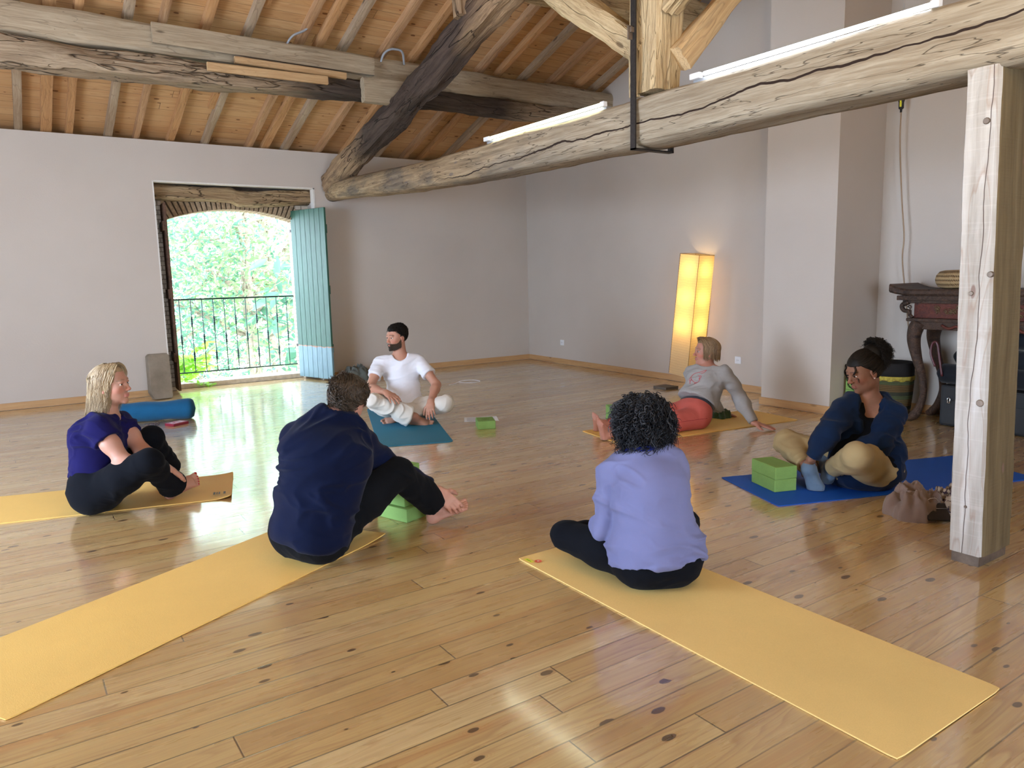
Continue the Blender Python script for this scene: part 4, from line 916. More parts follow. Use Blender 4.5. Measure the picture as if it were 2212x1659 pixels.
for sx_, sy_ in ((-1, -1), (1, -1), (1, 1), (-1, 1)):
    v, f = tube_mesh([(sx_*HWl*1.0, sy_*HWl*1.0, 0), (sx_*HWl*1.0, sy_*HWl*1.0, LL)], 0.0028, 6); o = mesh_obj('corner_rod', v, f, wire_m, lamp, True); o.matrix_local = ML
v, f = tube_mesh([(sx_*HWl, sy_*HWl, LL) for sx_, sy_ in ((-1, -1), (1, -1), (1, 1), (-1, 1))], 0.0025, 6, True); o = mesh_obj('top_frame', v, f, wire_m, lamp, True); o.matrix_local = ML
v, f = tube_mesh([(0, 0, 0.02), (0, 0, 1.1)], 0.006, 6); o = mesh_obj('pole', v, f, wire_m, lamp, True); o.matrix_local = ML
bulbm = emit('bulb_glow', (1.0, 0.66, 0.26), 62.0)
for z_ in (1.18, 0.86, 0.54):
    v, f = lathe([(0.001, -0.035), (0.022, -0.02), (0.030, 0.0), (0.024, 0.022), (0.012, 0.04), (0.001, 0.045)], 14, Matrix.Translation((0.0, 0, z_+0.05))); o = mesh_obj('bulb', v, f, bulbm, lamp, True); o.matrix_local = ML
sl = box('slate_slab', 6.16, 6.36, 5.96, 6.16, 0.0, 0.028, plain('slate_dark', (0.10, 0.08, 0.06), 0.7), None, 0.003); tag(sl, 'small dark flat slab on the floor in front of the paper lamp', 'slab')
# outlets
def outlet(y, z, label):
    e = empty('wall_outlet', (endx(y)-0.002, y, z), 0.045, label, 'outlet')
    box('cover_plate', -0.008, 0.0, -0.04, 0.04, -0.04, 0.04, white_pl, e, 0.003)
    v, f = lathe([(0, -0.0005), (0.018, -0.0005), (0.019, 0.001)], 16, Matrix.Translation((-0.008, 0, 0)) @ Matrix.Rotation(-PI/2, 4, 'Y')); mesh_obj('socket', v, f, plain('socket_grey', (0.35, 0.33, 0.31), 0.5), e)
    for s in (-1, 1):
        v, f = lathe([(0, 0.0), (0.003, 0.0), (0.003, 0.002)], 8, Matrix.Translation((-0.0092, s*0.007, 0)) @ Matrix.Rotation(-PI/2, 4, 'Y')); mesh_obj('socket_hole', v, f, iron, e)
outlet(8.776, 0.32, 'small white wall outlet low on the end wall near the far corner')
outlet(5.42, 0.34, 'white wall outlet behind the shoulder of the woman in red leggings')
# hanging wire with black connector
hc = empty('hanging_cable', (6.80, 3.74, 3.0)); tag(hc, 'thin tan cable with a black connector hanging down the wall above the carved table', 'cable')
hw = [(6.80, 3.79, 4.6), (6.80, 3.757, 2.86), (6.80, 3.751, 2.72), (6.80, 3.745, 2.4), (6.80, 3.70, 1.9), (6.80, 3.665, 1.6), (6.80, 3.67, 1.4), (6.82, 3.64, 1.1), (6.86, 3.60, 0.7)]
off = lambda p: Vector(p)-hc.location
v, f = tube_mesh(spline([off(p) for p in hw[:2]], 2), 0.005, 6); mesh_obj('upper_cord', v, f, plain('white_cord', (0.6, 0.58, 0.55), 0.5), hc, True)
v, f = tube_mesh(spline([off(p) for p in hw[2:]], 6), 0.0065, 6); mesh_obj('lower_cord', v, f, plain('tan_cord', (0.36, 0.26, 0.17), 0.6), hc, True)
v, f = lathe([(0.001, 0.06), (0.026, 0.06), (0.028, 0.02), (0.022, 0.0), (0.022, -0.05), (0.010, -0.06), (0.009, -0.085), (0.001, -0.085)], 14, Matrix.Translation(off((6.80, 3.752, 2.775)))); mesh_obj('connector', v, f, plain('black_rubber', (0.015, 0.015, 0.015), 0.5), hc, True)
o = box('connector_label', -0.012, 0.012, -0.005, 0.005, -0.03, 0.03, pr2, hc); o.location = off((6.776, 3.745, 2.765)) if False else Vector((-0.022, 0.004, -0.235))

# ================================================================ carved altar table in the bay, with what is on and under it
dkw = timber('dark_carved_wood', (0.045, 0.028, 0.020), (0.018, 0.012, 0.010), (0.12, 0.065, 0.04), seed=77, crack=0.2, bump=0.7, rough=0.55)
redw = timber('dark_red_wood', (0.10, 0.025, 0.018), (0.04, 0.014, 0.012), (0.18, 0.05, 0.03), seed=79, crack=0.1, bump=0.6, rough=0.55)
TX0, TX1, TY0, TY1 = 6.40, 6.86, 3.55, 1.95       # front/back, left/right ends
tt = empty('altar_table', (6.63, 2.75, 0)); tag(tt, 'dark carved wooden altar table with curved legs behind the post', 'table')
def T(p): return Vector(p)-tt.location
def tbox(name, x0, x1, y0, y1, z0, z1, mat, bev=0.006): 
    return box(name, x0-6.63, x1-6.63, y0-2.75, y1-2.75, z0, z1, mat, tt, bev)
# top board with upswept ends
V = []; F = []; n = 30; prof = [(-0.23, 1.085), (-0.245, 1.10), (-0.245, 1.125), (-0.235, 1.14), (0.235, 1.14), (0.235, 1.085)]
for i in range(n+1):
    y = -0.80+1.60*i/n; e = max(0, abs(y)-0.62)/0.18; lift_ = 0.045*e*e
    for x, z in prof: V.append((x, y, z-(0.0)+lift_*(1.0 if z > 1.1 else 0.6)))
K = len(prof)
for i in range(n):
    for k in range(K): F.append((i*K+k, i*K+(k+1) % K, (i+1)*K+(k+1) % K, (i+1)*K+k))
F.append(tuple(range(K))[::-1]); F.append(tuple(n*K+k for k in range(K)))
mesh_obj('table_top', V, F, dkw, tt)
tbox('upper_moulding', 6.405, 6.86, 1.99, 3.49, 1.045, 1.085, dkw); tbox('neck_moulding', 6.43, 6.85, 2.03, 3.45, 1.02, 1.045, dkw)
tbox('frieze', 6.455, 6.84, 2.10, 3.36, 0.895, 1.02, redw)
tbox('lower_moulding', 6.42, 6.86, 2.06, 3.41, 0.865, 0.895, dkw, 0.012); tbox('apron', 6.45, 6.84, 2.12, 3.36, 0.80, 0.865, dkw)
# corner brackets with scrolls, carved fretwork panel
for s, y in ((1, 3.40), (-1, 2.08)):
    pts = spline([T((6.44, y, 1.03)), T((6.43, y+0.05*s, 1.0)), T((6.43, y+0.035*s, 0.96)), T((6.43, y-0.01*s, 0.95)), T((6.43, y-0.02*s, 0.92)), T((6.43, y-0.045*s, 0.90))], 6)
    v, f = tube_mesh(pts, [0.022-0.008*i/len(pts) for i in range(len(pts))], 8); mesh_obj('scroll_bracket', v, f, dkw, tt, True)
    parts = []
    for q in range(2):
        parts.append(tube_mesh([T((6.425, y-0.02*s+0.018*math.cos(a*0.5)*(1-a/16), 0.985-0.035*q+0.018*math.sin(a*0.5)*(1-a/16))) for a in range(14)], 0.006, 6))
    v, f = merge(parts); mesh_obj('carved_volute', v, f, dkw, tt, True)
R3 = random.Random(2)
for pi_, (ya, yb) in enumerate(((3.20, 2.88), (2.80, 2.48), (2.40, 2.14))):
    parts = []
    for q in range(26):
        y = R3.uniform(yb+.02, ya-.02); z = R3.uniform(0.925, 0.995); a0 = R3.uniform(0, 6)
        parts.append(tube_mesh([T((6.452-0.004*math.sin(t), y+0.016*math.cos(a0+t*0.7)*(1-t/12), z+0.013*math.sin(a0+t*0.7)*(1-t/12))) for t in range(8)], 0.0042, 5))
    v, f = merge(parts); mesh_obj('carved_panel', v, f, plain('gilt_brown', (0.14, 0.09, 0.04), 0.5, 0.2, 60, 0.5), tt, True)
v, f = merge([tube_mesh(spline([T((6.445, y0_-0.0, 0.84)), T((6.44, y0_-0.06, 0.815)), T((6.44, y0_-0.12, 0.835)), T((6.445, y0_-0.17, 0.81)), T((6.445, y0_-0.22, 0.84))], 6), 0.012, 7) for y0_ in (3.12, 2.90, 2.68, 2.46)]); mesh_obj('carved_apron_edge', v, f, redw, tt, True)
def leg(x, y, s, back):
    ctr = [(0, 0.04, 0.86), (0, 0.075*1, 0.80), (0, 0.085, 0.70), (0, 0.05, 0.55), (0, 0.0, 0.40), (0, -0.02, 0.25), (0, 0.01, 0.12), (0, 0.05, 0.05), (0, 0.10, 0.02)]
    rad = [(0.07, 0.05), (0.075, 0.055), (0.065, 0.05), (0.05, 0.042), (0.038, 0.034), (0.034, 0.030), (0.040, 0.034), (0.050, 0.030), (0.030, 0.018)]
    P = spline([T((x, y+s*(c[1]-0.06), c[2])) for c in ctr], 6); rs = np.interp(np.linspace(0, 8, len(P)), range(9), [r[0] for r in rad])
    v, f = tube_mesh(P, list(rs*0.82), 12); v = [Vector((p[0], p[1], max(p[2], 0.002))) for p in v]
    mesh_obj('leg', v, f, dkw, tt, True)
leg(6.47, 3.33, 1, 0); leg(6.47, 2.14, -1, 0); leg(6.80, 3.33, 1, 1); leg(6.80, 2.14, -1, 1)
# wicker pouf on the table
wic = NT('wicker'); m = wic; c = m.coord(); b = m.n.new('ShaderNodeTexWave'); b.wave_type = 'BANDS'; b.bands_direction = 'Z'; m.link(c, b.inputs[0]); b.inputs['Scale'].default_value = 9; b.inputs['Distortion'].default_value = 1.2
sx = m.n.new('ShaderNodeSeparateXYZ'); m.link(c, sx.inputs[0]); an = m.math('ARCTAN2', sx.outputs[1], sx.outputs[0]); st_ = m.math('FRACT', m.math('ADD', m.math('MULTIPLY', an, 16), m.math('MULTIPLY', sx.outputs[2], 40)))
h_ = m.math('ADD', b.outputs['Fac'], m.math('MULTIPLY', m.ramp(st_, [(0, 0), (.5, 1), (1, 0)]), 0.7)); m.set(m.ramp(h_, [(0.25, (0.10, 0.055, 0.025)), (0.7, (0.34, 0.23, 0.11)), (1, (0.46, 0.33, 0.17))]), 0.7, spec=0.3); m.bump(h_, 0.8, 0.008)
V, F = lathe([(0.001, 0.0), (0.17, 0.0), (0.215, 0.015), (0.235, 0.05), (0.24, 0.075), (0.232, 0.11), (0.21, 0.14), (0.17, 0.152), (0.001, 0.155)], 48)
o = mesh_obj('wicker_pouf', V, F, m.m, None, True); o.location = (6.63, 3.02, 1.141); tag(o, 'round flat wicker pouf lying on the carved table', 'pouf')
o = box('white_box', 6.50, 6.56, 2.28, 2.36, 1.141, 1.20, white_pl, None, 0.004); tag(o, 'small white box at the right end of the carved table', 'box')
# black rolls under the table
blkf = fabric('black_cushion_cloth', (0.010, 0.013, 0.018), weave=300, sheen=0.1)
def roll(x, y0, y1, z, r, label):
    n = 26; V = []; F = []; K = 24
    for i in range(n+1):
        t = i/n; e = min(t, 1-t)*abs(y1-y0); rr = r if e > 0.05 else r*math.sqrt(max(0.0004, 1-((0.05-e)/0.05)**2*0.9))
        for k in range(K): an = 2*PI*k/K; V.append((x+math.cos(an)*rr*1.05, y0+(y1-y0)*t, z+math.sin(an)*rr*(0.95+0.02*math.sin(t*20))))
    for i in range(n):
        for k in range(K): F.append((i*K+k, i*K+(k+1) % K, (i+1)*K+(k+1) % K, (i+1)*K+k))
    F.append(tuple(range(K))[::-1]); F.append(tuple(n*K+k for k in range(K)))
    o = mesh_obj('bolster', V, F, blkf, None, True); return tag(o, label, 'bolster', 'black bolsters under the carved table')
roll(6.52, 3.16, 2.0, 0.435, 0.085, 'front black bolster lying on the black case under the table')
roll(6.66, 3.10, 2.0, 0.570, 0.080, 'middle black bolster of the pile under the table')
roll(6.74, 2.93, 2.0, 0.725, 0.080, 'topmost black bolster of the pile under the table')
ca = empty('black_case', (6.62, 2.60, 0)); tag(ca, 'black fabric case with zip pulls on the floor under the carved table', 'case')
box('case_body', -0.17, 0.2, -0.55, 0.50, 0.002, 0.345, plain('case_black', (0.008, 0.010, 0.013), 0.6, 0, 80, 0.2, 0.2), ca, 0.02)
box('flap', -0.180, -0.165, -0.53, 0.48, 0.22, 0.335, plain('case_flap', (0.012, 0.015, 0.019), 0.7), ca, 0.006)
for y in (0.42, 0.20, -0.30):
    v, f = tube_mesh([(-0.186, y, 0.245), (-0.190, y+0.01, 0.235), (-0.190, y+0.008, 0.20), (-0.190, y-0.008, 0.20), (-0.190, y-0.01, 0.235)], 0.004, 6, True); mesh_obj('zip_pull', v, f, MAT['chrome'], ca, True)
tag(tube('curved_handle', spline([(6.40, 3.13, 0.50), (6.40, 3.17, 0.60), (6.40, 3.165, 0.68), (6.40, 3.14, 0.705), (6.40, 3.12, 0.68), (6.41, 3.10, 0.55), (6.42, 3.08, 0.42)], 6), 0.010, plain('dark_red_lacquer', (0.09, 0.02, 0.025), 0.3)), 'thin dark red hooked handle leaning on the black bolsters under the table', 'handle')
# woven basket
bk = NT('basket_weave'); m = bk; c = m.coord(); sx = m.n.new('ShaderNodeSeparateXYZ'); m.link(c, sx.inputs[0]); an = m.math('ARCTAN2', sx.outputs[1], sx.outputs[0])
rw = m.math('MULTIPLY', sx.outputs[2], 62.0); rowi = m.math('FLOOR', rw); wnn = m.n.new('ShaderNodeTexWhiteNoise'); wnn.noise_dimensions = '1D'; m.link(m.math('FLOOR', m.math('DIVIDE', rowi, 2.0)), wnn.inputs['W'])
hh = m.ramp(m.math('FRACT', rw), [(0, 0), (.5, 1), (1, 0)]); k = m.ramp(wnn.outputs['Value'], [(0.0, (0.16, 0.12, 0.05)), (0.35, (0.10, 0.13, 0.06)), (0.55, (0.17, 0.11, 0.045)), (0.8, (0.05, 0.06, 0.04)), (1.0, (0.22, 0.17, 0.07))], 'CONSTANT')
k = m.mix(m.math('MULTIPLY', m.math('SUBTRACT', 1.0, hh), 0.6), k, (0.02, 0.015, 0.01)); m.set(k, 0.8, spec=0.2); m.bump(m.math('ADD', hh, m.math('MULTIPLY', m.ramp(m.math('FRACT', m.math('MULTIPLY', an, 26)), [(0, 0), (.5, 1), (1, 0)]), .5)), 0.6, 0.005)
be = empty('woven_basket', (6.62, 3.60, 0)); tag(be, 'dark woven basket with a yellow band beside the left table leg', 'basket')
V, F = lathe([(0.001, 0.004), (0.135, 0.004), (0.150, 0.03), (0.162, 0.15), (0.170, 0.28), (0.172, 0.33), (0.166, 0.33), (0.160, 0.20), (0.14, 0.04), (0.001, 0.03)], 44)
mesh_obj('basket_body', V, F, m.m, be, True)
V, F = lathe([(0.1725, 0.33), (0.176, 0.335), (0.178, 0.35), (0.176, 0.365), (0.170, 0.365), (0.166, 0.33)], 44)
for i in range(len(V)):
    if i // 44 in (0, 1) and (i % 4) < 2: V[i] = Vector((V[i].x, V[i].y, V[i].z-0.010))
mesh_obj('yellow_band', V, F, plain('band_yellow', (0.42, 0.34, 0.05), 0.8, 0, 60, 0.4), be, True)
V, F = lathe([(0.168, 0.36), (0.170, 0.36), (0.170, 0.48), (0.162, 0.485), (0.158, 0.36), (0.14, 0.1), (0.001, 0.08)], 44); mesh_obj('dark_lining', V, F, plain('lining_black', (0.01, 0.009, 0.009), 0.9), be, True)
# ================================================================ people: bodies and clothes grown from distance fields
_T = np.random.RandomState(11).rand(64, 64, 64).astype(np.float32)
def vnoise(P):
    P = np.asarray(P, np.float32); i = np.floor(P).astype(np.int64); f = P-i; f = f*f*(3-2*f); i &= 63; j = (i+1) & 63
    a, b, c = i[:, 0], i[:, 1], i[:, 2]; A, B, C_ = j[:, 0], j[:, 1], j[:, 2]; x, y, z = f[:, 0], f[:, 1], f[:, 2]
    L = lambda p, q, t: p+(q-p)*t
    return L(L(L(_T[a, b, c], _T[A, b, c], x), L(_T[a, B, c], _T[A, B, c], x), y), L(L(_T[a, b, C_], _T[A, b, C_], x), L(_T[a, B, C_], _T[A, B, C_], x), y), z)
def A_(v): return np.array(v, float)
def nrm(v): v = A_(v); return v/(np.linalg.norm(v)+1e-12)
class Field:
    def __init__(s, lo, hi, h):
        s.h = h; s.lo = A_(lo); s.n = np.ceil((A_(hi)-s.lo)/h).astype(int)+1; s.D = np.full(tuple(s.n), 9.0, np.float32)
        s.ax = [(s.lo[i]+h*np.arange(s.n[i])).astype(np.float32) for i in range(3)]
    def win(s, lo, hi):
        a = np.maximum(0, np.floor((A_(lo)-s.lo)/s.h).astype(int)); b = np.minimum(s.n, np.ceil((A_(hi)-s.lo)/s.h).astype(int)+1)
        if (b <= a).any(): return None
        sl = tuple(slice(x, y) for x, y in zip(a, b)); X = s.ax[0][sl[0]][:, None, None]; Y = s.ax[1][sl[1]][None, :, None]; Z = s.ax[2][sl[2]][None, None, :]
        return sl, X, Y, Z
    def put(s, sl, d, k, sub):
        D = s.D[sl]
        if sub:
            d = -d
            if k > 0: h = np.maximum(k-np.abs(D-d), 0)/k; s.D[sl] = np.maximum(D, d)+h*h*k*0.25
            else: s.D[sl] = np.maximum(D, d)
        else:
            if k > 0: h = np.maximum(k-np.abs(D-d), 0)/k; s.D[sl] = np.minimum(D, d)-h*h*k*0.25
            else: s.D[sl] = np.minimum(D, d)
    def prim(s, p, inf=0.0, kk=None):
        """p = (a, b, (wa,da), (wb,db), rvec, k, sub, cap)"""
        a, b, ra, rb, rv, k, sub, cap = p
        if kk is not None and not sub: k = kk
        a = A_(a); b = A_(b); ab = b-a; L2 = float(ab@ab)
        wa, da = ra[0]+inf, ra[1]+inf; wb, db = rb[0]+inf, rb[1]+inf
        R = max(wa, da, wb, db)*max(1, cap)+k+3*s.h; w = s.win(np.minimum(a, b)-R, np.maximum(a, b)+R)
        if w is None: return
        sl, X, Y, Z = w
        X = X-np.float32(a[0]); Y = Y-np.float32(a[1]); Z = Z-np.float32(a[2])
        if L2 > 1e-10: t = np.clip((X*np.float32(ab[0])+Y*np.float32(ab[1])+Z*np.float32(ab[2]))/np.float32(L2), 0, 1)
        else: t = np.zeros(np.broadcast(X, Y, Z).shape, np.float32)
        qx = X-t*np.float32(ab[0]); qy = Y-t*np.float32(ab[1]); qz = Z-t*np.float32(ab[2])
        if rv is None:
            d = np.sqrt(qx*qx+qy*qy+qz*qz)-(wa+(wb-wa)*t)
        else:
            x = nrm(ab) if L2 > 1e-10 else nrm(cap_axis(rv))
            r = A_(rv); r = nrm(r-x*(r@x)); f = np.cross(x, r)
            W_ = wa+(wb-wa)*t; Dp = da+(db-da)*t; Ap = np.minimum(W_, Dp)*cap
            qr = qx*r[0]+qy*r[1]+qz*r[2]; qf = qx*f[0]+qy*f[1]+qz*f[2]; qa = qx*x[0]+qy*x[1]+qz*x[2]
            k0 = np.sqrt((qr/W_)**2+(qf/Dp)**2+(qa/Ap)**2); k1 = np.sqrt((qr/W_**2)**2+(qf/Dp**2)**2+(qa/Ap**2)**2)+1e-6
            d = k0*(k0-1)/k1
        s.put(sl, d.astype(np.float32), k, sub)
    def ell(s, c, rad, ax3, k=0.0, sub=False, inf=0.0):
        c = A_(c); rad = A_(rad)+inf; R = rad.max()+k+3*s.h; w = s.win(c-R, c+R)
        if w is None: return
        sl, X, Y, Z = w; X = X-np.float32(c[0]); Y = Y-np.float32(c[1]); Z = Z-np.float32(c[2]); q = [X*a[0]+Y*a[1]+Z*a[2] for a in ax3]
        k0 = np.sqrt(sum((q[i]/rad[i])**2 for i in range(3))); k1 = np.sqrt(sum((q[i]/rad[i]**2)**2 for i in range(3)))+1e-6
        s.put(sl, (k0*(k0-1)/k1).astype(np.float32), k, sub)
    def cut(s, pt, n, k=0.0):
        """remove everything on the side the normal n points to"""
        n = nrm(n); X = s.ax[0][:, None, None]; Y = s.ax[1][None, :, None]; Z = s.ax[2][None, None, :]
        d = (X-pt[0])*n[0]+(Y-pt[1])*n[1]+(Z-pt[2])*n[2]; s.put((slice(None),)*3, -d.astype(np.float32), k, True)
    def cutcap(s, a, b, r, pt, n):
        """cut, but only inside the window round a-b"""
        a = A_(a); b = A_(b); w = s.win(np.minimum(a, b)-r, np.maximum(a, b)+r)
        if w is None: return
        sl, X, Y, Z = w; n = nrm(n); d = (X-pt[0])*n[0]+(Y-pt[1])*n[1]+(Z-pt[2])*n[2]; s.put(sl, -d.astype(np.float32), 0, True)
    def mesh(s):
        D = s.D; S_ = D < 0; n = D.shape
        c = [S_[i:n[0]-1+i, j:n[1]-1+j, k:n[2]-1+k] for i in (0, 1) for j in (0, 1) for k in (0, 1)]
        anyc = c[0].copy(); allc = c[0].copy()
        for q in c[1:]: anyc |= q; allc &= q
        idx = np.argwhere(anyc & ~allc)
        if len(idx) == 0: return np.zeros((0, 3)), np.zeros((0, 4), int)
        m = (n[0]-1, n[1]-1, n[2]-1); flat = (idx[:, 0]*m[1]+idx[:, 1])*m[2]+idx[:, 2]
        acc = np.zeros((len(idx), 3)); cnt = np.zeros(len(idx))
        off = [(i, j, k) for i in (0, 1) for j in (0, 1) for k in (0, 1)]
        val = [D[idx[:, 0]+o[0], idx[:, 1]+o[1], idx[:, 2]+o[2]] for o in off]
        for p in range(8):
            for a in range(3):
                if off[p][a] == 0:
                    o2 = list(off[p]); o2[a] = 1; q = off.index(tuple(o2)); d0, d1 = val[p], val[q]; mk = (d0 < 0) != (d1 < 0)
                    t = d0[mk]/(d0[mk]-d1[mk]); P = np.array(off[p], float)[None].repeat(mk.sum(), 0); P[:, a] += t; acc[mk] += P; cnt[mk] += 1
        V = s.lo+s.h*(idx+acc/cnt[:, None])
        faces = []
        for a in range(3):
            b, c_ = (a+1) % 3, (a+2) % 3
            sl0 = [slice(1, -1)]*3; sl0[a] = slice(0, n[a]-1); sl1 = list(sl0); sl1[a] = slice(1, n[a])
            s0, s1 = S_[tuple(sl0)], S_[tuple(sl1)]; e = np.argwhere(s0 != s1); inside = s0[tuple(e.T)]
            e = e+1; e[:, a] -= 1
            def cid(db, dc):
                q = e.copy(); q[:, b] -= db; q[:, c_] -= dc; return np.searchsorted(flat, (q[:, 0]*m[1]+q[:, 1])*m[2]+q[:, 2])
            Q = np.stack([cid(1, 1), cid(0, 1), cid(0, 0), cid(1, 0)], 1)
            Q[~inside] = Q[~inside][:, ::-1]; faces.append(Q)
        return V, np.concatenate(faces)
def cap_axis(rv):
    r = A_(rv); return np.cross(r, [0.3, 0.5, 0.8])
def vnormals(V, F):
    n = np.cross(V[F[:, 2]]-V[F[:, 0]], V[F[:, 3]]-V[F[:, 1]]); N = np.zeros_like(V)
    for k in range(4): np.add.at(N, F[:, k], n)
    return N/(np.linalg.norm(N, axis=1)[:, None]+1e-12)
def relax(V, F, it=1, lam=0.5):
    e = np.concatenate([F[:, [0, 1]], F[:, [1, 2]], F[:, [2, 3]], F[:, [3, 0]]])
    for _ in range(it):
        S_ = np.zeros_like(V); c = np.zeros(len(V)); np.add.at(S_, e[:, 0], V[e[:, 1]]); np.add.at(c, e[:, 0], 1); np.add.at(S_, e[:, 1], V[e[:, 0]]); np.add.at(c, e[:, 1], 1)
        V = V+(S_/c[:, None]-V)*lam
    return V
def fast_mesh(name, V, F, mat, parent, origin, smooth=True, col=None, attr=None):
    me = bpy.data.meshes.new(name); V = np.asarray(V, np.float32)-np.asarray(origin, np.float32); F = np.asarray(F, np.int32)
    me.vertices.add(len(V)); me.vertices.foreach_set('co', V.ravel()); k = F.shape[1]
    me.loops.add(F.size); me.loops.foreach_set('vertex_index', F.ravel()); me.polygons.add(len(F)); me.polygons.foreach_set('loop_start', np.arange(0, F.size, k, dtype=np.int32))
    me.polygons.foreach_set('use_smooth', np.ones(len(F), bool) if smooth else np.zeros(len(F), bool)); me.update(calc_edges=True); me.validate()
    if col is not None:
        a = me.attributes.new('tint', 'FLOAT_COLOR', 'POINT'); a.data.foreach_set('color', np.concatenate([col, np.ones((len(col), 1))], 1).astype(np.float32).ravel())
    if attr is not None:
        a = me.attributes.new('rnd', 'FLOAT', 'POINT'); a.data.foreach_set('value', np.asarray(attr, np.float32))
    o = bpy.data.objects.new(name, me); COL.objects.link(o); me.materials.append(mat); o.parent = parent; return o
def skin_material():
    m = NT('skin'); at = m.n.new('ShaderNodeAttribute'); at.attribute_name = 'tint'; c = m.coord(); f = m.noise(c, 90, 4, 0.6); g = m.noise(c, 14, 3, 0.6)
    k = m.mix(m.ramp(g, [(0.4, 0.0), (0.7, 0.22)]), at.outputs['Color'], (0.55, 0.22, 0.16)); m.set(k, 0.5, spec=0.35)
    I = m.b.inputs; I['Subsurface Weight'].default_value = 0.12; I['Subsurface Radius'].default_value = (0.012, 0.005, 0.003); I['Subsurface Scale'].default_value = 1.0
    m.bump(f, 0.12, 0.001); return m.m
SKIN = skin_material()
def hair_material(name, c0, c1, rough=0.42):
    m = NT(name); at = m.n.new('ShaderNodeAttribute'); at.attribute_name = 'rnd'; m.set(m.mix(at.outputs['Fac'], c0, c1), rough, spec=0.5); return m.m

